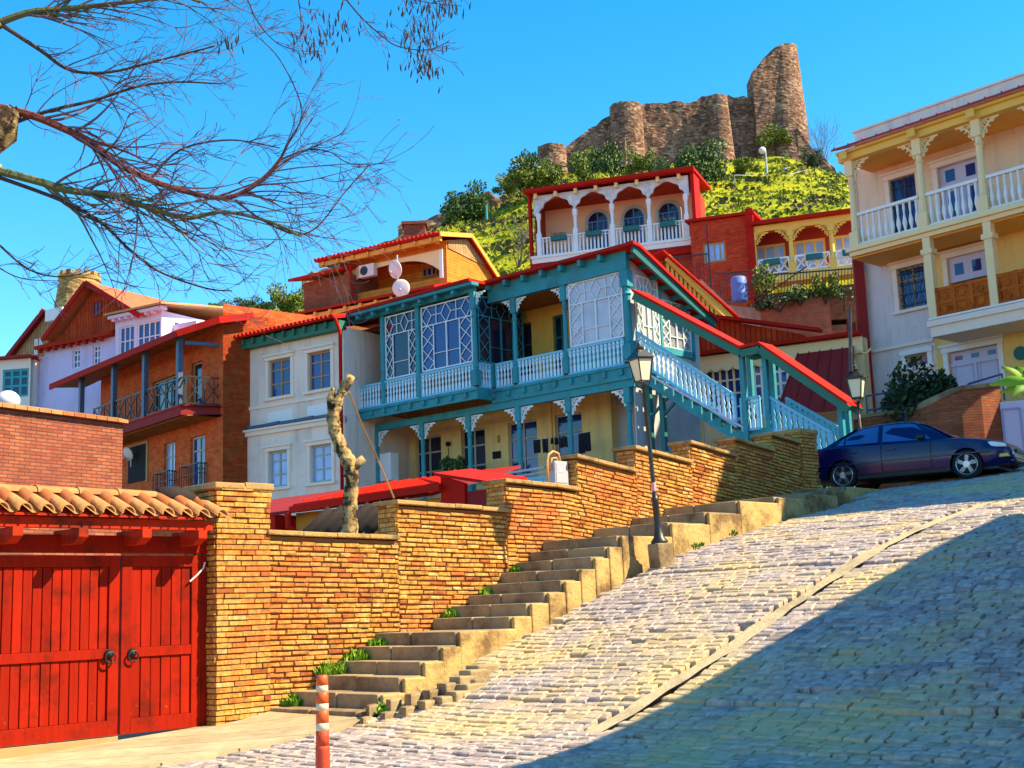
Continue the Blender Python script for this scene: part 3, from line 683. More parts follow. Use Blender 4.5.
def surround(T, x0, x1, z0, z1, m, y=0.0, w_=.14, proj=.05, sill=True, cap=True):
    b = MB(); b.box(x0-w_, x0-.004, y-proj, y+.02, z0, z1); b.box(x1+.004, x1+w_, y-proj, y+.02, z0, z1)
    b.box(x0-w_-.03, x1+w_+.03, y-proj-.03, y+.02, z1+.003, z1+w_)
    if cap: b.box(x0-w_-.08, x1+w_+.08, y-proj-.09, y+.02, z1+w_+.003, z1+w_+.07)
    if sill: b.box(x0-w_-.06, x1+w_+.06, y-proj-.06, y+.02, z0-.1, z0-.003)
    return b.build('window_surround', M[m], T)
def bracket(b, x, z, y, sx, s=.5):
    """pierced fretwork bracket under a beam at (x, z), spreading towards sx"""
    def P(u, v): return (x + sx*u*s, y, z - v*s)
    arc = [P(.08 + .92*(1-math.cos(a)), 1 - math.sin(a)*.92) for a in [PI/2*k/6 for k in range(7)]]
    b.tube(arc, .035*s*1.5, 4); b.tube([P(.05,.05),P(1,.05)], .03*s*1.5, 4); b.tube([P(.04,0),P(.04,1)], .03*s*1.5, 4)
    for cu, cv, r in ((.26,.3,.17),(.62,.18,.1),(.2,.68,.1)):
        b.tube([P(cu+r*math.cos(2*PI*k/8), cv+r*math.sin(2*PI*k/8)) for k in range(9)], .03*s*1.5, 4)
    b.tube([P(.05,.05),P(.5,.5)], .025*s*1.5, 4)
def post(T, x, y, z0, z1, m, r=.07, name='post', br=None, brm=None, bs=.5, sides=(-1,1)):
    b = MB(); b.box(x-r*1.25, x+r*1.25, y-r*1.25, y+r*1.25, z0, z0+.5)
    h = z1-z0
    b.lathe(x, y, [(r*1.2,.5),(r*.9,.56),(r*1.1,.6),(r*.95,.66),(r*.8,h*.72),(r*1.15,h*.74),(r*.8,h*.77),(r*.85,h*.82)], 10, z0)
    b.box(x-r*1.15, x+r*1.15, y-r*1.15, y+r*1.15, z0+h*.82, z1)
    o = b.build(name, m, T)
    if br:
        f = MB()
        for sx in sides: bracket(f, x + sx*r, z1-.02, y, sx, bs)
        f.build('fret_bracket', M[br], o)
    return o
def pickets(b, p0, p1, h, pw=.09, gap=.055, th=.02, shape=True):
    """sawn board balusters between two points, height h"""
    p0, p1 = Vector(p0), Vector(p1); d = p1-p0; hd = Vector((d.x,d.y,0)); L = hd.length; n = max(1, round(L/(pw+gap)))
    e = hd.normalized(); nrm = Vector((-e.y, e.x, 0))
    for k in range(n):
        c = p0 + d*((k+.5)/n)
        if shape:
            prof = [(-.5,0),(.5,0),(.5,.28),(.22,.36),(.5,.5),(.22,.64),(.5,.72),(.5,1),(-.5,1),(-.5,.72),(-.22,.64),(-.5,.5),(-.22,.36),(-.5,.28)]
        else: prof = [(-.5,0),(.5,0),(.5,1),(-.5,1)]
        f = [c + e*(u*pw) + Vector((0,0,v*h)) + nrm*(th/2) for u, v in prof]; g = [q - nrm*th for q in f]; m = len(prof)
        b.add(f+g, [tuple(range(m)), tuple(range(2*m-1, m-1, -1))] + [(i, m+i, m+(i+1)%m, (i+1)%m) for i in range(m)])
def railing(T, p0, p1, h, m_b, m_r, pw=.09, gap=.055, shape=True, cap=.1, name='railing'):
    b = MB(); pickets(b, p0, p1, h, pw, gap, .025, shape); o = b.build(name, M[m_b], T)
    r = MB(); P0, P1 = Vector(p0), Vector(p1)
    r.beam(P0+Vector((0,0,h+.03)), P1+Vector((0,0,h+.03)), cap, .07); r.beam(P0+Vector((0,0,-.03)), P1+Vector((0,0,-.03)), cap*.8, .07)
    r.beam(P0+Vector((0,0,h*.86)), P1+Vector((0,0,h*.86)), .05, .03)
    for q_ in (0,1): p_ = P0.lerp(P1, q_); r.beam(p_+Vector((0,0,-.03)), p_+Vector((0,0,h+.03)), .05, .05, (1,0,0))
    r.build('rail', M[m_r], o); return o
def xrail(T, p0, p1, h, n, m, r=.02, name='railing', mid=True):
    b = MB(); p0, p1 = Vector(p0), Vector(p1); up = Vector((0,0,h))
    b.beam(p0+up, p1+up, r*2.4, r*2.4); b.beam(p0+up*.06, p1+up*.06, r*2, r*2)
    for k in range(n+1):
        q = p0.lerp(p1, k/n); b.beam(q, q+up, r*2, r*2, (1,0,0))
        if k < n:
            q2 = p0.lerp(p1, (k+1)/n); b.beam(q+up*.06, q2+up, r*1.6, r*1.6); b.beam(q+up, q2+up*.06, r*1.6, r*1.6)
            if mid: b.beam(q.lerp(q2,.5)+up*.06, q.lerp(q2,.5)+up, r*1.4, r*1.4, (1,0,0))
    return b.build(name, M[m], T)
def lattice(T, x0, x1, z0, z1, y, side=.28, top=.33, pane='pane_pale', cols=4, name='lattice_window', fm='lattice', ax='x', inner=2):
    """glazed panel with diamond muntins at the sides and along the top; ax='y' lays it in the plane x = y"""
    def P(u, v, o=0): return (u, y+o, v) if ax == 'x' else (y+o, u, v)
    W_, H = x1-x0, z1-z0; b = MB(); r = .015
    def ln(u0, v0, u1, v1, rr=r): b.tube([P(u0,v0), P(u1,v1)], rr, 4)
    for a in ((x0,z0,x1,z0),(x0,z1,x1,z1),(x0,z0,x0,z1),(x1,z0,x1,z1)): ln(*a, .028)
    xa, xb = x0+W_*side, x1-W_*side; zt = z1-H*top
    ln(xa,z0,xa,zt,.022); ln(xb,z0,xb,zt,.022); ln(x0,zt,x1,zt,.022)
    for a, c in ((x0,xa),(xb,x1)):
        n = 3
        for k in range(n):
            za, zb = lerp(z0,zt,k/n), lerp(z0,zt,(k+1)/n); cx, cz = (a+c)/2, (za+zb)/2
            ln(cx,za,c,cz); ln(c,cz,cx,zb); ln(cx,zb,a,cz); ln(a,cz,cx,za)
    for k in range(1, inner): ln(lerp(xa,xb,k/inner),z0,lerp(xa,xb,k/inner),zt,.03)
    ln(xa, lerp(z0,zt,.35), xb, lerp(z0,zt,.35)); 
    for k in range(cols):
        a, c = lerp(x0,x1,k/cols), lerp(x0,x1,(k+1)/cols); cx, cz = (a+c)/2, (zt+z1)/2
        if k % 2 == 0: ln(cx,zt,c,cz); ln(c,cz,cx,z1); ln(cx,z1,a,cz); ln(a,cz,cx,zt)
        else: ln(a,cz,c,cz); ln(cx,zt,cx,z1)
    o = b.build(name, M[fm], T)
    p = MB()
    if ax == 'x': p.box(x0, x1, y+.03, y+.05, z0, z1)
    else: p.box(y-.05, y-.03, x0, x1, z0, z1)
    p.build('pane', M[pane], o); return o
def dentils(b, x0, x1, y0, y1, z0, z1, st=.55, w_=.12):
    x = x0+.1
    while x < x1-.1: b.box(x, x+w_, y0, y1, z0, z1); x += st

# ================================================================== TEAL GALLERIED HOUSE
A = Fr(631, 372, 36, 131.5, 5.6)
TH = thing('galleried_house', 'two storey house with teal timber galleries, white lattice glazing and golden walls', 'house', fr=A)
yR = 1.9
xL, _ = A.px(350, 400, 0); xBr = A.px(477, 370, -.7)[0]
zF, zT, zE = 2.82, 3.5, 6.02        # upper floor, rail top, eave underside
# recessed walls with openings
up = [A.R(505.6,386,531,322,yR), A.R(555,378,567,313,yR)]
lo = [A.R(416,474,441,446,yR), A.R(462,470,485,440,yR), A.R(509,466,537,433,yR), A.R(556,458,582,428,yR)]
up = [(a,b_,zF+.02,max(d,4.9)) for a,b_,c,d in up]; lo = [(a,b_,.1,2.0) for a,b_,c,d in lo]
b = MB(); b.wall(xL, .0, zF-.3, zE, up, yR, .25); b.build('upper_wall', M['plaster_gold'], TH)
xc = A.px(611, 420, yR)[0]
b = MB(); b.wall(xL, xc, -2.5, zF-.32, lo, yR, .25); b.build('lower_wall', M['plaster_low'], TH)
b = MB(); b.box(xc, xc+.01, yR, yR+1.5, -2.5, zF-.32); b.box(xc, .1, yR+1.5, yR+1.52, -2.5, zF-.32); b.build('passage_wall', M['plaster_low'], TH)
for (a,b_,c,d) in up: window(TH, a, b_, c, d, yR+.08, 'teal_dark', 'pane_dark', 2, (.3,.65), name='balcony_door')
for i, (a,b_,c,d) in enumerate(lo): window(TH, a, b_, c, d, yR+.08, 'grey_frame', 'pane_blue' if i > 1 else 'pane_dark', 2, (.3,.65), name='gallery_door')
# body behind, floors and ceilings
b = MB(); b.prism([(yR+.3,-4),(3.5,-4),(3.5,zE-1.62),(yR+.3,zE-.95)], xL-.02, 0, 'x'); b.box(.0,.02,.3,yR+.3,-3,zF-.34); b.build('body', M['plaster_grey2'], TH)
b = MB(); b.box(xL, .0, -.02, yR, zF-.12, zF-.02); b.box(xL, xBr, -.72, -.022, zF-.12, zF-.02); b.build('gallery_floor', M['wood_ceiling'], TH)
b = MB(); b.box(xL, .0, .1, yR, zE-.42, zE-.38); b.box(xL, xBr, -.9, .098, zE-.02, zE+.02); b.build('gallery_ceiling', M['wood_ceiling'], TH)
b = MB(); b.box(xL, .1, .05, yR+2, -.9, -.3); b.build('lower_floor', M['step'], TH)
# floor band with moulding, brackets
b = MB(); b.box(xBr, .08, -.08, .06, zF-.5, zF-.06); b.box(xBr, .12, -.13, -.082, zF-.16, zF-.07); dentils(b, xBr, .0, -.16, -.085, zF-.36, zF-.18, .62, .1)
b.box(xL, xBr+.06, -.78, -.66, zF-.42, zF-.06); b.box(xL, xBr+.1, -.84, -.782, zF-.16, zF-.07); dentils(b, xL, xBr, -.87, -.785, zF-.34, zF-.18, .62, .1)
b.box(xBr-.04, xBr+.08, -.66, .0, zF-.42, zF-.06)
b.box(xL, .08, -.02, .14, zF-.72, zF-.502); b.build('floor_band', M['teal'], TH)
# eave frieze
b = MB(); b.box(xBr, .1, -.1, .08, zE-.5, zE+.1); dentils(b, xBr, .0, -.34, -.105, zE-.12, zE+.06, .75, .12)
b.box(xBr,.1,-.13,-.102,zE-.5,zE-.42)
b.box(xL, xBr+.05, -.82, -.66, zE-.22, zE+.02); b.box(xL, xBr+.3, -1.15, -.83, zE-.1, zE-.0); dentils(b, xL, xBr, -1.1, -.83, zE-.24, zE-.11, .75, .12)
b.build('eave_frieze', M['teal'], TH)
# roof: low slope, red metal edge
rf = MB()
def slab(b, pts, th):   # pts: 4 corners of the underside
    n = len(pts); b.add(list(pts) + [(p[0],p[1],p[2]+th) for p in pts], [tuple(range(n-1,-1,-1)), tuple(range(n,2*n))] + [(i,(i+1)%n,n+(i+1)%n,n+i) for i in range(n)])
slab(rf, [(xBr+.1,-.42,zE+.08),(.35,-.42,zE+.08),(.35,.0,zE+.06),(xBr+.1,.0,zE+.06)], .09)
slab(rf, [(xL-.1,-1.22,zE+.01),(xBr+.25,-1.22,zE+.01),(xBr+.25,.2,zE+.02),(xL-.1,.2,zE+.02)], .09)
rf.build('roof', M['roof_red'], TH)
# rake of the side roof falling to the back
yb, zb = A.pxx(735, 326, .55)
rk = MB(); slab(rk, [(-.3,-.1,zE+.06),(.62,-.1,zE+.06),(.62,3.9,zE-1.6),(-.3,3.9,zE-1.6)], .1); slab(rk, [(xL-.1,.01,zE+.05),(-.31,.01,zE+.05),(-.31,2.1,zE+.05),(xL-.1,2.1,zE+.05)], .08); slab(rk, [(xL-.1,2.11,zE-.5),(-.31,2.11,zE-.5),(-.31,3.9,zE-1.6),(xL-.1,3.9,zE-1.6)], .1); slab(rk, [(.352,-.42,zE+.09),(.62,-.42,zE+.09),(.62,-.1,zE+.06),(.352,-.1,zE+.06)], .1); rk.build('side_roof', M['roof_red'], TH)
b = MB(); b.beam((.5,-.3,zE-.0),(.5,3.8,zE-1.62),.08,.26); 
for k in range(8): 
    q = k/7; b.box(.1,.5,lerp(0,3.6,q),lerp(0,3.6,q)+.1,lerp(zE-.05,zE-1.66,q)-.12,lerp(zE-.05,zE-1.66,q)+.0)
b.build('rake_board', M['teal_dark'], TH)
b = MB(); b.add([(.02,.1,zF),(.02,3.6,zF),(.02,3.6,zE-1.55),(.02,.1,zE-.1)],[(0,1,2,3)]); b.box(-.02,.015,.1,3.6,-3,zF); b.build('side_wall', M['plaster_grey2'], TH)
# posts
for px, sides in ((515,(-1,1)),(565.6,(-1,1))): post(TH, A.px(px,330,0)[0], 0, zF, zE-.5, M['teal'], .085, br='lattice', bs=.42, sides=sides)
post(TH, -.02, .02, zF, zE-.5, M['teal'], .12, name='corner_post')
post(TH, xBr-.05, -.7, zF, zE-.22, M['teal'], .09, name='bay_post', br='lattice', bs=.4, sides=(1,))
for px in (383.75, 419): b = MB(); x = A.px(px,350,-.68)[0]; b.box(x-.08,x+.08,-.76,-.62,zF,zE-.22); b.build('bay_post', M['teal'], TH)
for i, px in enumerate((377, 423, 470, 520, 571, 630.6)):
    x = A.px(px, 440, 0.06)[0]; post(TH, x, .06, -.4, zF-.72, M['teal'], .085, br='lattice', bs=.5, sides=(1,) if i == 0 else ((-1,) if i == 5 else (-1,1)))
b = MB(); x = A.px(639,440,.5)[0]; b.box(x-.1,x+.1,.5,.7,-.6,zF-.5); b.build('post', M['teal'], TH)
# railings
x1 = A.px(422,390,-.7)[0]
railing(TH, (xL+.05,-.7,zF), (x1-.1,-.7,zF), zT-zF, 'rail_white', 'rail_blue'); railing(TH, (x1,-.7,zF), (xBr-.1,-.7,zF), zT-zF, 'rail_white', 'rail_blue')
railing(TH, (xBr,-.62,zF), (xBr,-.08,zF), zT-zF, 'rail_white', 'rail_blue')
b = MB(); b.box(xBr-.09,xBr+.09,-.09,.09,zF,zT+.1); b.build('newel', M['teal'], TH)
pp = [xBr+.08] + [A.px(px,350,0)[0] for px in (515,565.6)] + [-.1]
for i in range(3): railing(TH, (pp[i]+.1,0,zF), (pp[i+1]-.1,0,zF), zT-zF, 'rail_white', 'rail_blue')
# lattice glazing
zl0, zl1 = zT+.12, zE-.3
xa, xb = A.px(385,360,-.68)[0]+.06, A.px(418,360,-.68)[0]-.06; lattice(TH, xa, xb, zl0, zl1, -.68, .24, .3, 'pane_dark', 4, inner=1)
xa, xb = A.px(421,350,-.68)[0]+.06, xBr-.18; lattice(TH, xa, xb, zl0, zl1, -.68, .24, .3, 'pane_blue', 5)
lattice(TH, -.55, 1.55, zl0, zl1, xBr-.02, .24, .3, 'pane_dark', 5, ax='y', fm='teal')
xa, xb = A.px(570,330,0)[0]+.04, -.16; lattice(TH, xa, xb, zT+.1, zE-.52, -.02, .24, .34, 'pane_pale', 5)
b = MB(); b.box(xa,xb,.0,.06,zF,zT+.1); b.build('glazing_frame', M['teal'], TH)
# side glazing behind the stair
for ya, yc in ((.35,1.45),(1.6,3.1)): lattice(TH, ya, yc, zF+.66, zF+2.75-.42*ya, .05, .26, .28, 'pane_white', 4, ax='y')
b = MB(); b.box(.02,.1,.2,3.2,zF+.45,zF+.65); b.box(.02,.1,1.48,1.58,zF+.65,zE-.9); b.box(.02,.1,3.1,3.25,zF+.4,zE-1.4); b.build('glazing_frame', M['teal'], TH)
# left end: grey end wall, small teal window
xw0 = A.px(352,380,.4)[0]
b = MB(); b.wall(xw0-.1, xw0+1.5, -3, zE, [A.R(356,384,368,356,.9)], .9, .15); b.box(xw0-.1,xw0-.08,-.5,.9,-3,zE-.1); b.box(xw0-.1,xw0+.35,-.5,-.48,-3,zF-.45); b.build('end_wall', M['plaster_gold'], TH)
a,b_,c,d = A.R(356,384,368,356,.9); window(TH, a, b_, c, d, .95, 'teal_dark', 'pane_dark', 2, (.5,), name='small_window')
b = MB(); a,b_,c,d = A.R(372,359,379,351,.88); b.box(a,b_,.88,.92,c,d); b.build('vent', M['dark'], TH)
b = MB(); b.box(xw0+.35,xw0+.4,0,yR,-3,zF-.4); b.box(xw0-.1,xw0+.4,-.02,.02,-3,zF-.4); b.build('end_wall', M['plaster_grey2'], TH)
# brown wall light, plaque, notices
b = MB(); x, z = A.px(449,444,yR-.05); b.ball((x,yR-.1,z),.09,6); b.tube([(x,yR-.1,z-.1),(x,yR-.05,z-.9)],.012,4); b.build('wall_light', M['dark'], TH)
b = MB(); x, z = A.px(497,455,yR); b.box(x-.18,x+.18,yR-.03,yR-.001,z-.12,z+.12); b.build('plaque', M['dark'], TH)
for px, py in ((407,452),(499,439)): b = MB(); x, z = A.px(px,py,yR); b.box(x-.04,x+.04,yR-.04,yR-.001,z-.12,z+.12); b.build('wall_fitting', M['wood_frame'], TH)
b = MB(); x = A.px(461,420,yR)[0]; b.tube([(x,yR-.02,.8),(x,yR-.02,zF-.35)],.02,5); b.build('pipe', M['orange_trim'], TH); b = MB(); x = A.px(552,420,yR)[0]; b.tube([(x,yR-.02,.8),(x,yR-.02,zF-.35)],.02,5); b.build('pipe', M['orange_trim'], TH)

# ---- covered stair (part of the house): two flights and a landing, running along +X
ys0, ys1 = .25, 1.35
def ax(px, py, y): return A.px(px, py, y)
T0 = ax(645, 372, ys0); T1 = ax(741, 430, ys0); T2 = ax(765, 430, ys0); T3 = ax(836, 470, ys0)
st = MB(); n = 11
zt0, zt1 = zF-.05, T1[1]
for k in range(n):
    xa, xb = lerp(.05, T1[0], k/n), lerp(.05, T1[0], (k+1)/n); z = lerp(zt0, zt1, (k+1)/n)
    st.box(xa, xb+.03, ys0+.04, ys1, z-.05, z); 
st.build('stair_treads', M['teal'], TH)
b = MB(); 
for y in (ys0, ys1):
    pts = [(.05, zt0-.38)]
    for k in range(n):
        xa, xb = lerp(.05, T1[0], k/n), lerp(.05, T1[0], (k+1)/n); z = lerp(zt0, zt1, (k+1)/n)
        pts += [(xa, z+.0), (xb, z+.0)] if k else [(.05, z), (xb, z)]
    pts += [(T1[0], zt1-.3)]
    # saw-tooth stringer as short quads
    for k in range(n):
        xa, xb = lerp(.05, T1[0], k/n), lerp(.05, T1[0], (k+1)/n); z = lerp(zt0, zt1, (k+1)/n)
        za, zb = lerp(zt0, zt1, k/n)-.42, lerp(zt0, zt1, (k+1)/n)-.42
        b.prism([(xa,za),(xb,zb),(xb,z-.055),(xa,z-.055)], y-.03, y+.03)
b.box(T1[0], T2[0]+.1, ys0-.02, ys1, zt1-.14, zt1-.02); b.box(T1[0]-.05,T2[0]+.1,ys0-.04,ys0+.02,zt1-.3,zt1-.142)
b.build('stringer', M['teal'], TH)
zb3 = zt1 + (T3[1]-T2[1])
b = MB(); m2 = 7
for k in range(m2):
    xa, xb = lerp(T2[0], T3[0], k/m2), lerp(T2[0], T3[0], (k+1)/m2); z = lerp(zt1, zb3, (k+1)/m2); b.box(xa, xb+.03, ys0+.04, ys1, z-.5, z)
b.build('lower_treads', M['teal'], TH)
rh = .78
railing(TH, (.12, ys0-.05, zt0+.12), (T1[0]-.08, ys0-.05, zt1+.12), rh, 'rail_white', 'rail_blue', .1, .05, name='stair_railing')
railing(TH, (T1[0]+.08, ys0-.05, zt1), (T2[0]-.08, ys0-.05, zt1), rh, 'rail_white', 'rail_blue', .1, .06, name='landing_railing')
railing(TH, (T2[0]+.08, ys0-.05, zt1+.05), (T3[0], ys0-.05, zb3+.05), rh, 'rail_blue', 'rail_blue', .12, .04, name='stair_railing')
railing(TH, (T2[0]+.08, ys1, zt1+.05), (T3[0], ys1, zb3+.05), rh, 'rail_blue', 'rail_blue', .12, .04, name='stair_railing')
b = MB(); b.beam((.1,ys0-.12,zt0-.12),(T1[0]+.25,ys0-.12,zt1-.02),.07,.05); b.build('handrail', mat('pipe_mauve',(.55,.45,.6),.4,.2), TH)
# stair roof
zr = lambda px, py: A.px(px, py, -.05)
r0, r1, r2, r3 = zr(634,292), zr(741,349), zr(760,347), zr(849,405)
pr = [r0, r1, (r2[0], r1[1]+.02), r3]
for i in range(3):
    (xa, za), (xb, zb_) = pr[i], pr[i+1]
    b = MB(); slab(b, [(xa,-.15,za),(xb,-.15,zb_),(xb,.6,zb_),(xa,.6,za)], .08); b.build('stair_roof', M['roof_bright'], TH)
    b = MB(); b.beam((xa,-.08,za-.13),(xb,-.08,zb_-.13),.08,.2); b.beam((xa,.54,za-.13),(xb,.54,zb_-.13),.08,.2)
    for k in range(5): q = (k+.5)/5; x_, z_ = lerp(xa,xb,q), lerp(za,zb_,q); b.box(x_-.04,x_+.04,0,.52,z_-.14,z_-.01)
    b.build('roof_frame', M['green_trim'], TH)
def sp(px, pyt, y, zb): x, z = A.px(px, pyt, y); b = MB(); b.box(x-.065,x+.065,y-.065,y+.065,zb,z+.1); b.build('stair_post', M['teal'], TH)
sp(741.5,352,ys0-.1,zt1-.5); sp(764,350,ys0-.1,zt1-.5); sp(749,356,.7,zt1-.5); sp(771,352,.7,zt1-.5); sp(840,402,ys0-.1,zb3-1); sp(847,406,ys1,zb3-1)
# props under the stair
for px in (651, 664): x = A.px(px,440,ys0+.2)[0]; b = MB(); b.box(x-.07,x+.07,ys0+.15,ys0+.29,-2,zF-.6); b.beam((x,ys0+.22,1.2),(x+.9,ys0+.22,1.9),.07,.07); b.build('prop', M['teal_dark'], TH)
# ---- things on the galleries
LN = A.sub(A.px(535,437,.5)[0], .5, 0)
ll = A.px(590,432,.5)[0]-A.px(535,437,.5)[0]; zl = A.px(560,436,.5)[1]
b = MB(); b.tube([(0,0,zl),(ll*.5,0,zl-.04),(ll,0,zl)],.008,4); tag(b.build('washing_line', M['metal_grey'], fr=LN), 'washing line strung along the lower teal gallery', 'washing line')
rs = random.Random(4)
names = ['long dark trousers', 'short dark top', 'small dark sock', 'small dark cloth', 'dark shirt', 'long dark towel', 'long dark trouser leg']
for i, (px, wd, hh) in enumerate([(537,.3,.42),(545,.28,.45),(552,.12,.2),(556,.12,.24),(563,.28,.36),(582,.22,.62),(588,.2,.58)]):
    x = A.px(px,440,.5)[0]; f = A.sub(x, .5, zl-.01); b = MB(); nx = 5
    for k in range(nx):
        a, c = -wd/2+wd*k/nx, -wd/2+wd*(k+1)/nx; ya, yc = .02*math.sin(k*2.1+i), .02*math.sin((k+1)*2.1+i)
        b.add([(a,ya,0),(c,yc,0),(c,yc*2.4,-hh*(1-.06*(k%2))),(a,ya*2.4,-hh*(1-.06*((k+1)%2))),(a,ya+.012,0),(c,yc+.012,0),(c,yc*2.4+.012,-hh*(1-.06*(k%2))),(a,ya*2.4+.012,-hh*(1-.06*((k+1)%2)))],[(0,1,2,3),(7,6,5,4),(0,4,5,1),(3,2,6,7)])
    pos = ['leftmost on the line','second from the left on the line','third from the left on the line','middle of the line','fourth from the right on the line' if False else 'just right of the line middle','second from the right on the line','rightmost on the line'][i]
    tag(b.build('laundry', M['cloth_black'], fr=f), 'dark laundry piece hanging on the washing line, '+pos, 'laundry', 'laundry on the line')
x, z = A.px(388,468,.25); f = A.sub(x, .1, z-.45)
ap = thing('water_heater', 'white appliance standing at the left end of the lower gallery', 'appliance', fr=f)
b = MB(); b.box(-.28,.28,0,.4,0,.95); b.build('casing', M['white'], ap, bevel=.03); b = MB(); b.box(-.23,.23,-.015,0,.12,.88); b.build('front_panel', M['white'], ap, bevel=.01)
for i, (px, tx) in enumerate(((447,'left of the middle post'),(459,'by the middle post'))):
    x, z = A.px(px,470,.5); f = A.sub(x,.5,z-.35); pt = thing('potted_plant', 'leafy potted plant on the lower gallery '+tx, 'plant', fr=f, group='potted plants on the lower gallery')
    b = MB(); b.lathe(0,0,[(.12,0),(.18,.28),(.2,.3),(.17,.3)],12); b.build('pot', M['terracotta'], pt)
    r = random.Random(i); b = MB()
    for k in range(130):
        a = r.uniform(0,2*PI); d = r.random()*.34; h = .3+r.random()*.5*(1-d); x_, y_ = d*math.cos(a), d*math.sin(a); s = .06
        b.add([(x_-s,y_,h),(x_,y_-s*.4,h-.02),(x_+s,y_,h+r.uniform(-.05,.05)),(x_,y_+s*.6,h+.08)],[(0,1,2,3)])
    b.build('leaves', M['leaf_dark'], pt)
# outside rail & pipes below the gallery
p = [A.px(440,484,-.6), A.px(545,468,-.6)]
b = MB(); b.beam((p[0][0],-.6,p[0][1]),(p[1][0],-.6,p[1][1]+.02),.08,.06); b.beam((p[0][0],-.5,p[0][1]-.12),(p[1][0],-.5,p[1][1]-.1),.05,.05)
xa = A.px(520,478,-.55)[0]; zz = A.px(545,476,-.55)[1]; o = b.build('railing', M['metal_grey'], fr=A); tag(o, 'low grey pipe rail in front of the lower gallery', 'railing')
fb = thing('blue_fence', 'low bright blue board fence behind the meter box', 'fence', fr=A.sub(xa,-.45,zz-1.05))
railing(fb, (0,0,0), (2.9,0,0), 1.0, 'rail_blue', 'rail_blue', .1, .04, False, .06, 'fence_panel')
# ================================================================== WHITE TOWNHOUSE
B1 = Fr(347, 316, 42, 125, 4.0)
WH = thing('townhouse', 'pale grey plastered townhouse with four moulded windows beside the teal house', 'house', fr=B1)
wx0 = B1.px(248, 420)[0]; wx1 = B1.px(346, 380)[0]; ztop = B1.px(300, 328)[1]; zc = B1.px(300, 424)[1]
wn = [B1.R(269,399,291,357), B1.R(308.6,391,331,349), B1.R(271,488,290,448), B1.R(313,484,334,445)]
def lev(a, b): z0, z1 = (a[2]+b[2])/2, (a[3]+b[3])/2; return (a[0],a[1],z0,z1), (b[0],b[1],z0,z1)
wn[0], wn[1] = lev(wn[0], wn[1]); wn[2], wn[3] = lev(wn[2], wn[3])
b = MB(); b.wall(wx0, wx1, zc, ztop-.3, wn[:2], 0, .16); b.wall(wx0-.06, wx1, -3, zc-.12, wn[2:], -.1, .2); b.box(wx0, wx1, .5, 6, -3, ztop-.3); b.box(wx1, wx1+.02, -.1, 3, -3, ztop-.3); b.box(wx0-.02, wx0,-.0,.5,zc,ztop-.3); b.box(wx0-.08,wx0-.062,-.1,.5,-3,zc-.12)
b.build('wall', M['plaster_grey'], WH)
for i, h in enumerate(wn):
    y = 0 if i < 2 else -.1
    window(WH, h[0], h[1], h[2], h[3], y+.08, 'wood_frame' if i < 2 else 'grey_frame', 'pane_blue' if i < 2 else 'pane_curtain', 2, (.27,.64), .07, .03)
    surround(WH, *h, 'moulding', y, .13, .05)
b = MB(); b.box(wx0-.1, wx1+.02, -.2, .02, zc-.2, zc-.05); b.box(wx0-.15, wx1+.02, -.28, .02, zc-.048, zc+.02)
b.box(wx0, wx1+.01, -.05, .02, wn[0][2]-.32, wn[0][2]-.2); b.build('cornice', M['moulding'], WH)
for h in wn[:2]: b = MB(); b.box(h[0]-.05,h[1]+.05,-.02,.02,wn[0][2]-.95,wn[0][2]-.5); b.build('blank_panel', M['white'], WH)
b = MB(); 
for k in range(5): x = lerp(wx0+.2, wx1-.5, k/5); b.beam((x,-.18,zc+.1),(x+.75,-.18,zc+.1+.03*(k%2)),.09,.1)
b.build('cable_conduit', M['slate_post'], WH)
b = MB(); b.box(wx0-.15, wx1+.02, -.32, .03, ztop-.42, ztop-.1); dentils(b, wx0, wx1, -.42, -.325, ztop-.3, ztop-.1, .5, .1); b.build('eave_board', M['green_trim'], WH)
b = MB(); slab(b, [(wx0-.3,-.55,ztop-.08),(wx1-.05,-.55,ztop-.08),(wx1-.05,4,ztop+.9),(wx0-.3,4,ztop+.9)], .07)
x = wx0-.25
while x < wx1-.12: b.tube([(x,-.6,ztop+.0),(x,3.9,ztop+1.0)], .07, 6); x += .2
b.build('tile_roof', M['roof_red'], WH)
b = MB(); b.tube([(wx1-.1,-.6,ztop+.05),(wx1+.02,-.5,ztop-.1),(wx1+.02,-.28,ztop-.5),(wx1+.02,-.28,zc-3.4)], .06, 8); b.build('drainpipe', M['roof_red'], WH, smooth=True)

# ================================================================== BRICK HOUSE WITH BALCONY
B2 = Fr(223, 405, 44, 140, 4.0)
BH = thing('brick_house', 'orange brick house with sloping red roof over an iron railed balcony', 'house', fr=B2)
zsl = B2.px(223, 405)[1]; zro = B2.px(223, 322)[1]
hu = [B2.R(152,415,176,374), B2.R(191,402,202,360)]; hl = [B2.R(163.5,500,175,441), B2.R(190,494,205,434)]
hu = [(a,b_,zsl+.02,d) for a,b_,c,d in hu]
b = MB(); bx0 = B2.px(100,430)[0]; zlow = -3
zro = B2.px(179,333,ca[1]-.2)[1]+.12 if False else zro+.15; b.wall(bx0, 0, zlow, zro+.1, hu+hl, 0, .22); b.build('front_wall', M['brick_orange'], BH)
b = MB(); b.box(-.02, 0, .002, 5, zlow, zro+.5)
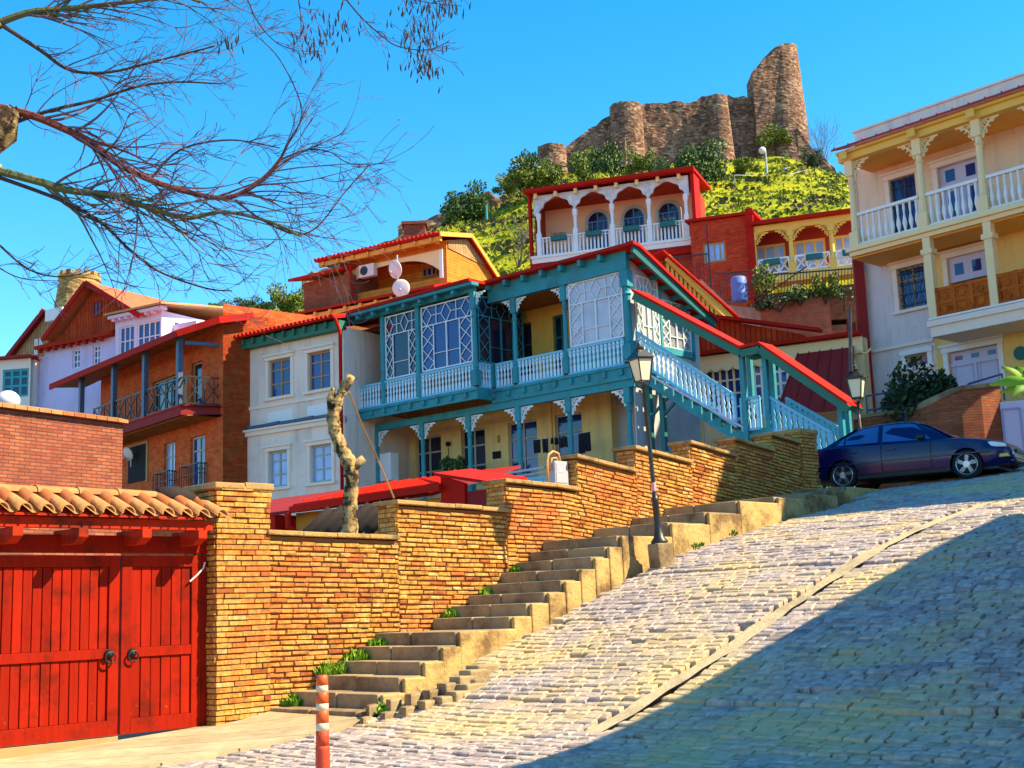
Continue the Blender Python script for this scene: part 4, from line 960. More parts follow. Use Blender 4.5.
# side wall turning right
y1, _ = B2.pxx(251, 420, 0); b.add([(0,0,zlow),(0,y1+1,zlow),(0,y1+1,zro+.2),(0,0,zro+.2)],[(0,1,2,3)]); b.box(bx0,-.03,.4,6,zlow,zro); b.build('side_wall', M['brick_orange'], BH)
for h in hu: window(BH, h[0], h[1], h[2], h[3], .1, 'wood_frame', 'pane_dark', 2 if h[1]-h[0] > 1 else 1, (.3,), name='balcony_door')
for h in hl: window(BH, h[0], h[1], h[2], h[3], .1, 'grey_frame', 'pane_curtain' if h is hl[0] else 'pane_blue', 2, (.25,), name='french_window')
for h in hl:
    b = MB(); a, c = h[0]-.15, h[1]+.15; z = h[2]+.02
    for y0_, y1_, x0_, x1_ in ((-.35,-.35,a,c),(-.35,0,a,a),(-.35,0,c,c)):
        b.beam((x0_,y0_,z+.95),(x1_,y1_,z+.95),.04,.04); b.beam((x0_,y0_,z+.1),(x1_,y1_,z+.1),.04,.04); b.beam((x0_,y0_,z+.6),(x1_,y1_,z+.6),.02,.02)
        for k in range(5): q = k/4; b.beam((lerp(x0_,x1_,q),lerp(y0_,y1_,q),z),(lerp(x0_,x1_,q),lerp(y0_,y1_,q),z+.95),.025,.025)
    b.build('french_balcony_rail', M['iron'], BH)
# recessed left part with dark window
wl = B2.R(127,484,147,442,.6); b = MB(); b.box(bx0-.05, B2.px(152,470)[0], -.0, .01, zlow, zsl-.3) if False else None
wl = B2.R(128,484,147,443,-.02); b.box(wl[0],wl[1],-.03,-.004,wl[2],wl[3]); b.build('dark_window', M['dark'], BH)
b = MB(); b.box(wl[1],wl[1]+.12,-.06,-.002,wl[2]-.1,wl[3]+.1); b.box(wl[0],wl[1],-.06,-.002,wl[3],wl[3]+.1); b.build('window_frame', M['wood_frame'], BH)
# balcony slab
ca = B2.pz(181, 405, zsl); cb = B2.pz(222, 406, zsl); cl = (ca[0]-9, ca[1]+.15)
b = MB(); P = [ca, (cb[0]+.02, cb[1]), (0,.02), (cl[0],.02), cl]
b.prism([(p[0],p[1]) for p in P], zsl-.34, zsl-.05, 'z'); b.build('balcony_slab', M['roof_maroon'], BH)
b = MB(); b.prism([(p[0]*1.0,p[1]-.03 if p[1] < -.1 else p[1]) for p in P], zsl-.05, zsl+.02, 'z'); b.build('slab_edge', M['roof_red'], BH)
b = MB(); b.prism([(ca[0]+.15,ca[1]+.15),(cb[0]-.1,cb[1]+.05),(-.05,-.002),(cl[0],-.002),(cl[0],cl[1]+.12)], zsl-.38, zsl-.342, 'z'); b.build('slab_soffit', M['wood_ceiling'], BH)
# balcony roof
yf = ca[1]-.2; zf = B2.px(179,333,yf)[1]; xr_ = .3; zc2 = B2.pxx(226,321,.3)[1]; yb2, zb2 = B2.pxx(253,316,.3)
b = MB(); slab(b, [(ca[0]-12,yf,zf),(ca[0]+.1,yf,zf),(xr_,-.3,zc2),(xr_,yb2,zb2),(ca[0]-12,yb2,zf+.9)], .1); b.build('roof', M['roof_red'], BH)
b = MB(); b.beam((ca[0]-12,yf-.03,zf+.0),(ca[0]+.1,yf-.03,zf+.0),.05,.24); b.beam((ca[0]+.1,yf-.03,zf),(xr_+.03,-.33,zc2),.05,.24); b.beam((xr_+.03,-.33,zc2),(xr_+.03,yb2,zb2),.05,.24); b.build('fascia', M['roof_red'], BH)
b = MB(); b.add([(ca[0]-12,yf+.02,zf-.03),(ca[0]+.05,yf+.02,zf-.03),(xr_-.05,-.25,zc2-.03),(xr_-.05,.0,zc2-.02),(ca[0]-12,.0,zf+.1)],[(0,1,2,3,4)]); b.build('soffit', M['wood_ceiling'], BH)
for px in (81.6, 114, 145, 179):
    x = B2.pz(px, 400, zsl)[0] if px < 170 else ca[0]+.12
    x = B2.px(px, 380, ca[1]+.1)[0]
    zq = B2.px(px, {81.6:374,114:362,145:349.5,179:337}[px], ca[1]+.1)[1]
    b = MB(); b.box(x-.1,x+.1,ca[1]+.02,ca[1]+.2,zsl,zq); b.build('post', M['slate_post'], BH)
b = MB(); b.box(cb[0]-.22,cb[0]-.04,cb[1]+.0,cb[1]+.16,zsl,zf-.15); b.build('post', M['slate_post'], BH)
b = MB(); b.beam((ca[0]+.1,ca[1]+.1,zf-.3),(cb[0]-.1,cb[1]+.08,zf-.3),.1,.12); b.build('cross_beam', M['slate_post'], BH)
n = 8; xs_ = cl[0]+1
xrail(BH, (xs_,ca[1]+.1,zsl), (ca[0]+.05,ca[1]+.1,zsl), 1.0, 8, 'iron', .022); xrail(BH, (ca[0]+.15,ca[1]+.1,zsl), (cb[0]-.1,cb[1]+.08,zsl), 1.0, 2, 'iron', .022)
def dish(name, label, p, r, az, el, group=None, mast=.5):
    T = thing(name, label, 'satellite dish', loc=p, rz=az, group=group)
    b = MB(); n, m = 20, 5; v = []; ce, se = math.cos(el), math.sin(el)
    def tr(x, y, z): return (x, y*ce - z*se, y*se + z*ce)
    for sgn in (0, 1):
        for i in range(m+1):
            rr = r*i/m
            for k in range(n): v.append(tr(rr*math.cos(2*PI*k/n), .14*(rr*rr/r) - .14*r + .03*sgn, rr*math.sin(2*PI*k/n)))
    o = (m+1)*n
    f = [(i*n+k, i*n+(k+1)%n, (i+1)*n+(k+1)%n, (i+1)*n+k) for i in range(m) for k in range(n)]
    f += [tuple(o+j for j in reversed(q)) for q in f] + [(m*n+k, m*n+(k+1)%n, o+m*n+(k+1)%n, o+m*n+k) for k in range(n)]
    b.add(v, f); b.build('reflector', M['dish'], T, smooth=True)
    b = MB(); b.tube([tr(0,.05,-r*.9), tr(0,-.7*r,-.3*r)], .02, 5); b.tube([tr(0,0,0),(0,.15,-.1),(0,.15,-mast)], .03, 6); b.ball(tr(0,-.7*r,-.25*r), .06, 5); b.build('feed_arm', M['metal_grey'], T)
    return T
x, z = B2.px(129,454,-.3); dish('satellite_dish', 'small pinkish satellite dish in front of the dark brick house window', B2.W(x,-.35,z), .28, B2.rz+.2, .4)

# ================================================================== LOW BRICK WALL, LEFT
D1 = Fr(123, 417.6, 27, 32, 2.0)
LW = thing('boundary_wall', 'long dull brick wall with tiled coping below the left balcony', 'wall', fr=D1)
xl0, zl0 = D1.px(-40, 395); zw = D1.px(123, 418)[1]; zlft = D1.px(0, 400)[1]
b = MB(); b.add([(xl0,0,-2),(0,0,-2),(0,0,zw-.12),(xl0,0,zlft-.15),(xl0,.4,-2),(0,.4,-2),(0,.4,zw-.12),(xl0,.4,zlft-.15)],[(0,1,2,3),(5,4,7,6),(3,2,6,7),(1,5,6,2)]); b.build('brickwork', M['brick_purple'], LW)
b = MB(); n = 14
for k in range(n):
    a, c = lerp(xl0,.06,k/n), lerp(xl0,.06,(k+1)/n)-.015; za, zc_ = lerp(zlft-.03,zw,k/n), lerp(zlft-.03,zw,(k+1)/n)
    b.add([(a,-.12,za-.12),(c,-.12,zc_-.12),(c,.5,zc_-.12),(a,.5,za-.12),(a,-.12,za-.05),(c,-.12,zc_-.05),(c,.2,zc_+.03),(a,.2,za+.03),(a,.5,za-.05),(c,.5,zc_-.05)],[(0,1,5,4),(4,5,6,7),(7,6,9,8),(0,3,2,1),(0,4,7,8,3),(1,2,9,6,5)])
b.build('coping', M['terracotta'], LW)
b = MB(); p = at(8, 401, 29); b.ball((0,0,0), .27, 10, .9); o = b.build('dome', M['dish'], smooth=True); o.location = p; tag(o, 'pale round dome rising behind the left brick wall', 'dome')

# ================================================================== LAVENDER HOUSE WITH RED GABLE
B3 = Fr(113, 332, 55, 121, 8.0)
VH = thing('lavender_house', 'lavender plastered house with a red boarded gable and tiled roof', 'house', fr=B3)
vx0, vz = B3.px(45, 347); vx1 = B3.px(115, 340)[0]; gz_ = B3.px(112, 332)[1]; ap_ = B3.px(91, 284.5, -.3); gl = B3.px(56, 332, -.3); gr = B3.px(135, 311, -.3)
vw = [B3.R(72,371,80,349), B3.R(92.5,363,100,344)]; vw[0], vw[1] = lev(vw[0], vw[1])
b = MB(); b.wall(vx0, vx1, -4, gz_-.1, vw, 0, .2); b.box(vx0, vx1+4.5, .4, 8, -4, gz_-.1)
# rounded left end
n = 8; cx_, cy_, r_ = vx0, 1.6, 1.6
for k in range(n):
    a, c = PI*1.5 - PI/2*k/n, PI*1.5 - PI/2*(k+1)/n
    b.quad((cx_+r_*math.cos(c),cy_+r_*math.sin(c),-4),(cx_+r_*math.cos(a),cy_+r_*math.sin(a),-4),(cx_+r_*math.cos(a),cy_+r_*math.sin(a),gz_-.5),(cx_+r_*math.cos(c),cy_+r_*math.sin(c),gz_-.5))
b.build('wall', M['lavender'], VH)
for h in vw: window(VH, *h, .08, 'white', 'pane_blue', 2, (.28,.64), .06, .03)
b = MB(); zt_ = gl[1]
xa_, xb_ = vx0-.15, vx1-.1
b.prism([(xa_,gz_-.05),(xb_,gz_-.05),(gr[0]-.3,gr[1]-.1),(ap_[0],ap_[1]-.25),(gl[0]+.3,gl[1]-.1)], -.15, 0); b.build('gable', M['boards_red'], VH)
b = MB(); b.box(xa_-.1, xb_+.2, -.4, .02, gz_-.22, gz_-.06); dentils(b, xa_, xb_, -.36, -.16, gz_-.38, gz_-.222, .5, .14); b.build('gable_beam', M['beam_red'], VH)
aw = B3.R(93.5,317,102,300.5,-.16); window(VH, *aw, -.2, 'roof_maroon', 'pane_dark', 2, (.5,), .06, .03, name='attic_window')
b = MB(); L_ = 9.5
slab(b, [(gl[0]-.5,-.6,gl[1]-.35),(ap_[0],-.6,ap_[1]),(ap_[0],L_,ap_[1]),(gl[0]-.5,L_,gl[1]-.35)], .1); slab(b, [(ap_[0],-.6,ap_[1]),(gr[0]+.6,-.6,gr[1]-.35),(gr[0]+.6,L_,gr[1]-.35),(ap_[0],L_,ap_[1])], .1); b.build('roof', mat('roof_rust',(.5,.13,.05),.8,.4,2,.6,10), VH)
b = MB(); b.beam((gl[0]-.55,-.63,gl[1]-.37),(ap_[0],-.63,ap_[1]+.03),.05,.22); b.beam((ap_[0],-.63,ap_[1]+.03),(gr[0]+.65,-.63,gr[1]-.37),.05,.22); b.build('barge_board', M['roof_red'], VH)
# glazed bay on the right
by0 = -.25; bx = B3.px(115,340,by0)[0]; bxe = B3.px(160,320,by0)[0]; bz0, bz1 = B3.px(130,348,by0)[1]-3, B3.px(135,316,by0)[1]
bw = [B3.R(119,344,134,327,by0), B3.R(137,337,160,317,by0)]
bw = [(a,b_,c-1.5,d) for a,b_,c,d in bw]; bw[0], bw[1] = lev(bw[0], bw[1])
b = MB(); b.wall(bx, bxe+.1, bz0, bz1, bw, by0, .15); b.add([(bxe+.1,by0,bz0),(bxe+.1,5,bz0),(bxe+.1,5,bz1),(bxe+.1,by0,bz1)],[(0,1,2,3)]); b.box(bx,bx+.02,by0,.2,bz0,bz1); b.build('bay', M['lav_trim'], VH)
for i, h in enumerate(bw): window(VH, *h, by0+.06, 'white', 'pane_blue', 3 if i == 0 else 4, (.3,.55,.78), .05, .025, name='bay_window')
h = (bxe+.1, .4, bz1-2.2, bz1-.4)
for k in range(3): b = MB(); b.box(bxe+.1,bxe+.13,.5+k*1.3,1.5+k*1.3,bz1-1.4,bz1-.4); b.build('side_window', M['pane_blue'], VH)
b = MB(); b.box(bx-.1, bxe+.4, by0-.35, by0+.02, bz1-.02, bz1+.12); dentils(b, bx, bxe+.2, by0-.3, by0-.02, bz1-.14, bz1-.022, .4, .1); b.build('bay_cornice', M['lav_trim'], VH)
b = MB(); slab(b, [(bx-.2,by0-.5,bz1+.14),(bxe+.6,by0-.5,bz1+.14),(bxe+.6,6,bz1+1.0),(bx-.2,6,bz1+1.0)], .08); b.build('bay_roof', mat('roof_ochre',(.5,.3,.12),.8,.4,2,.5,10), VH)
b = MB(); ch = at(118, 300, 60); 
# ---- timber cottage behind at far left
B4 = Fr(58, 345, 60, 118, 8.0)
CT = thing('timber_cottage', 'tan boarded cottage with small white windows at the far left', 'house', fr=B4)
x0, z0 = B4.px(14, 360); x1, z1 = B4.px(47, 314); x2 = B4.px(62,330)[0]
b = MB(); b.prism([(x0,-3),(x2,-3),(x2,z1-.6),(x1,z1),(x0,z0+.2)], 0, 5); b.build('wall', M['boards_tan'], CT)
for c in ((35,355,38.5,339),(40,353,43,338)): h = B4.R(*c); window(CT, *h, -.06, 'white', 'pane_pale', 1, (.5,), .07, .03)
b = MB(); b.beam((x0-.4,-.3,z0-.05),(x1+.1,-.3,z1+.15),.06,.2); slab(b, [(x0-.4,-.3,z0),(x1,-.3,z1+.12),(x1,5,z1+.12),(x0-.4,5,z0)], .08); slab(b, [(x1,-.3,z1+.12),(x2+.6,-.3,z1-.7),(x2+.6,5,z1-.7),(x1,5,z1+.12)], .08); b.build('roof', M['roof_maroon'], CT)
b = MB(); f0 = B4.px(47,313,-.2); f1 = B4.px(62,325,-.2); b.box(f0[0]+.1, f1[0]+.2, -.4,.2, f1[1]+.25, f0[1]+.1); b.build('white_flashing', M['white'], CT)
B5 = Fr(30, 380, 57, 100, 6.0)
TV = thing('glazed_veranda', 'white veranda with teal glazed windows behind the left wall', 'house', fr=B5)
x0, z0 = B5.px(-30, 400); x1, z1 = B5.px(31, 358)
h = [B5.R(2,398,29,368)]
b = MB(); b.wall(x0, x1, z0-5, z1, h, 0, .15); b.box(x0,x1,.3,.8,z0-5,z1); b.build('wall', M['moulding'], TV)
window(TV, *h[0], .05, 'teal_frame', 'pane_dark', 3, (.28,.6), .1, .06)
b = MB(); b.box(x0-.2,x1+.15,-.3,.8,z1+.002,z1+.12); b.build('roof', M['roof_maroon'], TV)
# ---- crenellated stone tower and wall
def tower(name, label, c, r0, r1, z0, z1, m, cren=0, seed=1, topf=None, n=28, cat='tower'):
    T = thing(name, label, cat, loc=(c.x, c.y, z0)); r = random.Random(seed); H = z1-z0
    b = MB(); rows = max(6, int(H/.7)); v = []
    for i in range(rows+1):
        q = i/rows
        for k in range(n):
            a = 2*PI*k/n; h = H*q
            if topf: h = min(h, topf(a)*H) if i == rows or h > topf(a)*H else h
            rr = lerp(r0, r1, q)*(1+r.uniform(-.012,.012)+.006*math.sin(a*3+i*.4)*math.sin(i*.3+seed)); v.append((rr*math.cos(a), rr*math.sin(a), h + (r.uniform(-.12,.12) if i == rows else 0)))
    b.add(v, [(i*n+k, i*n+(k+1)%n, (i+1)*n+(k+1)%n, (i+1)*n+k) for i in range(rows) for k in range(n)] + [tuple(rows*n+k for k in range(n))])
    if cren:
        for k in range(cren):
            a0, a1 = 2*PI*k/cren, 2*PI*(k+.55)/cren; ro, ri = r1*1.06, r1*.8
            b.prism([(ro*math.cos(a0),ro*math.sin(a0)),(ro*math.cos(a1),ro*math.sin(a1)),(ri*math.cos(a1),ri*math.sin(a1)),(ri*math.cos(a0),ri*math.sin(a0))], H-.05, H+r1*.24, 'z')
        b.lathe(0,0,[(r1*1.0,H-r1*.25),(r1*1.09,H-r1*.2),(r1*1.09,H+.02)],n)
    b.build('masonry', M[m], T); return T
c = at(79, 300, 120); pxm = 120/FPX
zt_ = at(79, 278, 120).z; zb_ = at(72, 330, 120).z
tower('stone_tower', 'golden stone tower with battlements behind the red gable', c, 27*pxm, 19.5*pxm, zb_, zt_, 'castle_gold', 13, 3)
b = MB(); p0, p1 = at(118, 300, 118), at(196, 318, 118); WT = thing('battlement_wall', 'crenellated golden stone wall right of the stone tower', 'wall', loc=(p0.x,p0.y,p0.z-6))
dv = p1-p0; n = 26
b.add([(0,0,0),(dv.x,0,0),(dv.x,0,6+dv.z),(0,0,6),(0,1.2,0),(dv.x,1.2,0),(dv.x,1.2,6+dv.z),(0,1.2,6)],[(0,1,2,3),(3,2,6,7),(1,5,6,2),(5,4,7,6)])
for k in range(n): a = dv.x*k/n; z = 6+dv.z*(k+.3)/n; b.box(a, a+dv.x/n*.6, 0, .8, z-.2, z+.62)
b.build('masonry', M['castle_gold'], WT)

# ================================================================== LOW RED ROOFED HOUSE BEHIND THE WALL
E1 = Fr(330, 510, 27.5, 128, 1.0)
RH = thing('low_house', 'low yellow house with bright red roof just behind the street wall', 'house', fr=E1)
x0 = E1.px(262,530)[0]; x1 = E1.px(500,480)[0]; ze = E1.px(400,502)[1]
h = [E1.R(312,530,334,519.5)]
xm = E1.px(296,520)[0]; xe2 = E1.px(440,490)[0]
b = MB(); b.wall(xm, xe2, -1, ze, h, 0, .12); b.box(xm,xe2,.3,4,-1,ze); b.build('wall', M['yellow_trim'], RH)
window(RH, *h[0], .04, 'cream_trim', 'pane_blue', 3, (.5,), .06, .03)
b = MB(); b.box(x0-2, xm-.01, -.6, 4, -1, ze-.05); b.build('side_wall', M['roof_bright'], RH)
rz_ = E1.px(430,478,2.2)[1]
b = MB(); slab(b, [(x0-2.5,-.75,ze-.12),(xe2+.2,-.45,ze),(xe2+.2,2.4,rz_),(x0-2.5,2.4,rz_-.1)], .07); b.build('roof_apron', M['roof_maroon'], RH)
xA = E1.px(300,512,-.5)[0]; rp = E1.px(452,474,2.5)
b = MB(); slab(b, [(xA,-.7,ze+.06),(xe2+.6,-.7,ze+.16),(rp[0]-.3,1.7,rp[1]-.15),(xA+1.8,1.7,rp[1]-.35)], .06)
x = xA+.3
while x < xe2: b.beam((x,-.66,ze+.17),(x+ .5,1.65,rp[1]-.12),.03,.04); x += .45
b.build('roof', M['roof_bright'], RH)
b = MB(); b.beam((xA-.05,-.74,ze-.0),(xe2+.65,-.74,ze+.12),.06,.13); b.tube([(xA-.05,-.8,ze-.05),(xA-.05,-.78,ze-.35),(xA+.1,-.5,ze-.6),(xA+.12,-.4,ze-1.4)],.07,8); b.build('gutter', M['roof_bright'], RH, smooth=False)
f = E1.sub(xe2+.6, -.6, ze-.6); RD = thing('roof_dormer', 'boxy red roof lantern right of the low red roof', 'roof', fr=f)
b = MB(); b.prism([(-.05,0),(.55,0),(.55,.75),(-.05,.95)], 0, .1); b.build('panel', M['roof_bright'], RD); b = MB(); slab(b, [(-.1,-.15,.95),(1.3,-.15,.66),(1.3,1,.8),(-.1,1,1.1)], .06); b.build('roof', M['roof_bright'], RD); b = MB(); b.box(.56,1.25,.05,.9,-.3,.6); b.build('wall', M['roof_maroon'], RD)
b = MB()
for k in range(7): 
    x_ = E1.px(304+k*13,520,-1.6)[0]; z_ = E1.px(345,520,-1.6)[1]; pts = []
    b.tube([(x_+.45,-1.3,z_+.28),(x_+.1,-1.6,z_-.18),(x_,-1.7,z_-.3)], [.085,.11,.115], 7)
o = b.build('tiled_hood', M['old_tile'], fr=E1, smooth=True); tag(o, 'dark rounded tile hood beside the dead tree trunk', 'roof tiles')
# ---- dead tree trunk
p0, p1 = at(349, 545, 21.5), at(345, 400, 21.5); sc = 21.5/FPX
DT = thing('dead_tree', 'pruned dead tree trunk with pale bark standing behind the wall', 'tree', loc=p0)
def q(px, py, D=21.5): return at(px, py, D) - p0
b = MB(); pts = [(349,548),(350,520),(350,500),(352,478),(349,462),(341,448),(335,432),(333,418),(336,404),(341,394),(346,382)]; rad = [8.6,7.2,6.6,6.6,7.4,6.8,5.8,6,5.4,4.4,3.9]
# crumpled bark: dense tube with noise
P2 = []; R2 = []
for i in range(len(pts)-1):
    for k in range(5):
        t = k/5; P2.append(q(lerp(pts[i][0],pts[i+1][0],t), lerp(pts[i][1],pts[i+1][1],t))); R2.append(lerp(rad[i],rad[i+1],t)*sc)
P2.append(q(*pts[-1])); R2.append(rad[-1]*sc)
b.tube(P2, R2, 16); rr = random.Random(2)
b.v = [(v[0]+rr.uniform(-.026,.026), v[1]+rr.uniform(-.026,.026), v[2]) for v in b.v]; b.build('trunk', M['bark'], DT, smooth=True)
b = MB(); b.tube([q(352,468),q(359,462),q(364,458)], [.1,.075,.06], 8); b.build('limb_stub', M['bark'], DT, smooth=True); b = MB(); b.tube([q(334,412),q(331,398),q(333,388)], [.11,.08,.03], 8); b.build('limb_stub', M['bark'], DT, smooth=True); b = MB(); b.tube([q(344,388),q(349,380),q(351,376)], [.085,.08,.075], 10); b.build('limb_stub', M['bark'], DT, smooth=True)
b = MB(); b.tube([q(350.3,377),q(351.2,375.3)], [.075,.07], 12); b.build('sawn_end', M['plaster_gold'], DT)
b = MB(); b.tube([at(349,392,21.4), at(364,430,22), at(378,460,22.6), at(394,498,23)], .018, 5); tag(b.build('rope', M['copper_pipe']), 'pale guy rope slanting from the dead trunk to the wall', 'rope')
# ================================================================== ORANGE HOUSE UP THE SLOPE
O1 = Fr(446, 240, 56, 122, 12.0)
OH = thing('orange_house', 'orange house with arched veranda and red tiled gable roof behind', 'house', fr=O1)
ox0 = O1.px(340,275)[0]; ze = O1.px(439,237,-.6)[1]; zb = O1.px(400,287)[1]
ysd = O1.pxx(492, 268, 0)[0]; yap, zap = O1.pxx(471, 235, .25); yre, zre = O1.pxx(499, 279, .25)
b = MB(); b.wall(ox0, 0, zb-6, ze, [(ox0+.5,-.35,zb+.1,ze-.55)], 0, .3); b.box(ox0,-.02,1.6,1.7,zb-6,ze); b.build('front_wall', M['boards_orange'], OH)
b = MB(); b.add([(0,0,zb-6),(0,ysd,zb-6),(0,ysd,zre+.25),(0,yap,zap-.15),(0,0,ze)],[(0,1,2,3,4)]); b.box(ox0,-.01,2,ysd,zb-6,ze-.3); b.build('side_wall', M['boards_orange'], OH)
b = MB(); b.add([(.04,.1,ze-.35),(.04,ysd-.4,ze-.6),(.04,ysd-.3,zre+.4),(.04,yap,zap-.17),(.04,.1,ze-.02)],[(0,1,2,3,4)]); b.build('side_gable', M['boards_tan'], OH)
b = MB(); b.box(ox0,-.3,.31,1.6,zb,zb+.05); b.box(ox0,-.02,.3,1.6,ze-.1,ze-.05); b.build('veranda_floor', M['orange_trim'], OH)
# arch fret
b = MB(); n = 14; cw = (-.35-ox0-.5)
for k in range(n):
    u0, u1 = k/n, (k+1)/n; f_ = lambda u: ze-.6-.75*abs(2*u-1)**3
    b.prism([(ox0+.5+cw*u0, f_(u0)),(ox0+.5+cw*u1, f_(u1)),(ox0+.5+cw*u1, ze-.4),(ox0+.5+cw*u0, ze-.4)], -.08, -.02)
b.build('arch_fret', M['cream_trim'], OH)
for x in (ox0+.45, -.25): b = MB(); b.box(x-.09,x+.09,-.1,.06,zb,ze-.4); b.build('post', M['white'], OH)
b = MB(); slab(b, [(ox0-.8,-.9,ze+.0),(.25,-.9,ze+.0),(.25,yap,zap-.1),(ox0-.8,yap,zap-.1)], .12); slab(b, [(ox0-.8,yap,zap-.1),(.25,yap,zap-.1),(.25,yre,zre),(ox0-.8,yre,zre)], .12)
x = ox0-.75
while x < .2: b.tube([(x,-.95,ze+.12),(x,yap,zap+.02)],.08,5); x += .24
b.build('roof', M['roof_red'], OH)
b = MB(); b.box(ox0-.7,.2,-.75,-.6,ze-.22,ze+.0); dentils(b,ox0-.5,.1,-.85,-.2,ze-.2,ze-.02,.9,.1); b.beam((.3,-.9,ze+.03),(.3,yap,zap-.04),.06,.2); b.beam((.3,yap,zap-.04),(.3,yre,zre),.06,.2); b.build('eave_board', M['orange_trim'], OH)
h = O1.R(423,278,437,266,1.55); window(OH, *h, 1.5, 'wood_frame', 'pane_blue', 3, (), .06, .04)
# lower ledge
zl_ = O1.px(400,291,-.8)[1]; b = MB(); xx0 = O1.px(285,312,-1.1)[0]; slab(b, [(xx0,-1.3,zl_-.3),(.2,-1.3,zl_-.3),(.2,0,zl_+.1),(xx0,0,zl_+.1)], .12); b.build('lower_roof', M['roof_red'], OH)
b = MB(); b.box(xx0,.1,-1.1,-1.0,zl_-1.0,zl_-.35); dentils(b,xx0,0,-1.25,-.9,zl_-.5,zl_-.32,.9,.14); b.box(xx0,.05,-.98,0,zl_-7,zl_-.35); b.build('lower_wall', M['orange_trim'], OH)
rl = O1.R(302,290,352,277,-.4); b = MB(); slab(b, [(rl[0],-1.4,rl[2]+.2),(rl[1],-1.2,rl[2]+.3),(rl[1],2,rl[2]+1.1),(rl[0],2,rl[2]+1.0)], .14); b.build('left_roof', M['roof_red'], OH); b = MB(); b.box(rl[0]+.3,rl[1],-.6,2,zb-6,rl[2]+.25); b.build('left_wall', M['brick_dull'], OH)
b = MB(); pts = [O1.px(348,256,-.5)]; x,z = O1.px(350,262,-.5); b.tube([(x-.3,-.9,z+.4),(x,-.5,z-.2),(x,-.4,zb-.3)],.07,6); b.build('drainpipe', M['roof_red'], OH)
x, z = O1.px(368,271,-.2); f = O1.sub(x,-.35,z-.3); AC = thing('air_conditioner', 'white air conditioning unit under the orange house eave', 'air conditioner', fr=f)
b = MB(); b.box(-.45,.45,0,.3,0,.6); b.build('casing', M['dish'], AC, bevel=.03); b = MB(); b.lathey(-.12,.3,[(.22,-.0),(.22,-.02),(.001,-.021)],18); b.build('fan_grille', M['iron'], AC)
dish('satellite_dish', 'large white satellite dish, upper one in front of the orange house', at(395,269.5,50), .37, B1.rz-.15, .25, 'dishes by the orange house', .9)
dish('satellite_dish', 'white satellite dish, lower one on the same pole', at(401,288,50), .36, B1.rz+.5, .1, 'dishes by the orange house', .6)
b = MB(); b.tube([at(397,255,50.2), at(397,300,50.2)],.04,6); tag(b.build('dish_pole', M['metal_grey']), 'thin grey pole carrying two satellite dishes', 'pole')
b = MB(); p = at(415,231,58); b.box(-.5,.5,-.4,.4,-1.5,.2); b.box(-.6,.6,-.5,.5,.2,.35); o = b.build('chimney', M['brick_dull']); o.location = p; tag(o, 'brick chimney on the slope above the orange roof', 'chimney')

# ================================================================== WHITE LOGGIA HOUSE
L0 = Fr(691, 241, 63, 108, 14.0)
LH = thing('loggia_house', 'tall house with white scalloped loggia of four arches and red roof', 'house', fr=L0)
lx0 = L0.px(536,261)[0]; lx1 = L0.px(692,241)[0]; zfl = L0.px(612,249)[1]; zrl = zfl+1.35; zrf = L0.px(600,184)[1]; yB = 1.9
px_ = [L0.px(p,230)[0] for p in (539,575.6,612.8,650,687.5)]
zsp = L0.px(612,206)[1]
b = MB()
for i in range(4):
    a, c = px_[i], px_[i+1]; n = 30; cx, wd = (a+c)/2, (c-a)
    def arch(u):
        d = abs(2*u-1)
        if d < .34: return zsp + .8 + .12*math.cos(d/.34*PI/2)
        if d < .72: return zsp + .44 + .32*math.sqrt(max(0,1-((d-.34)/.38)**2))
        return zsp + .03 + .36*math.sqrt(max(0,1-((d-.72)/.26)**2)) if d < .98 else zsp
    for k in range(n):
        u0, u1 = k/n, (k+1)/n; b.prism([(lerp(a,c,u0),arch(u0)),(lerp(a,c,u1),arch(u1)),(lerp(a,c,u1),zrf-.2),(lerp(a,c,u0),zrf-.2)], -.06, .06)
b.box(lx0,px_[0],-.06,.06,zsp,zrf-.2); b.box(px_[4],lx1,-.06,.06,zsp,zrf-.2)
b.build('arch_screen', M['boards_white'], LH)
for i in range(4):
    o = railing(LH, (px_[i]+.1,0,zfl+.1), (px_[i+1]-.1,0,zfl+.1), .9, 'white', 'white', .09, .1, False, .12)
for x in px_: b = MB(); b.box(x-.12,x+.12,-.12,.12,zfl,zfl+1.3); b.lathe(x,0,[(.12,1.3),(.085,1.5),(.085,2.0),(.14,2.15),(.14,zsp-zfl+.1)],8,zfl); b.build('column', M['white'], LH)
b = MB(); b.box(lx0-.15,lx1+.1,-.25,yB,zfl-.35,zfl-.0); b.box(lx0-.2,lx1+.15,-.32,-.252,zfl-.1,zfl+.04); b.build('loggia_floor', M['white'], LH)
aw = [(L0.px(p,q_,yB)) for p,q_ in ((598,222),(634,218),(669,213))]; zaw = sum(a[1] for a in aw)/3-.0
b = MB(); b.wall(lx0, lx1, zfl, zrf, [], yB, .2); b.build('back_wall', mat('plaster_pink',(.88,.5,.3),.85,.15), LH)
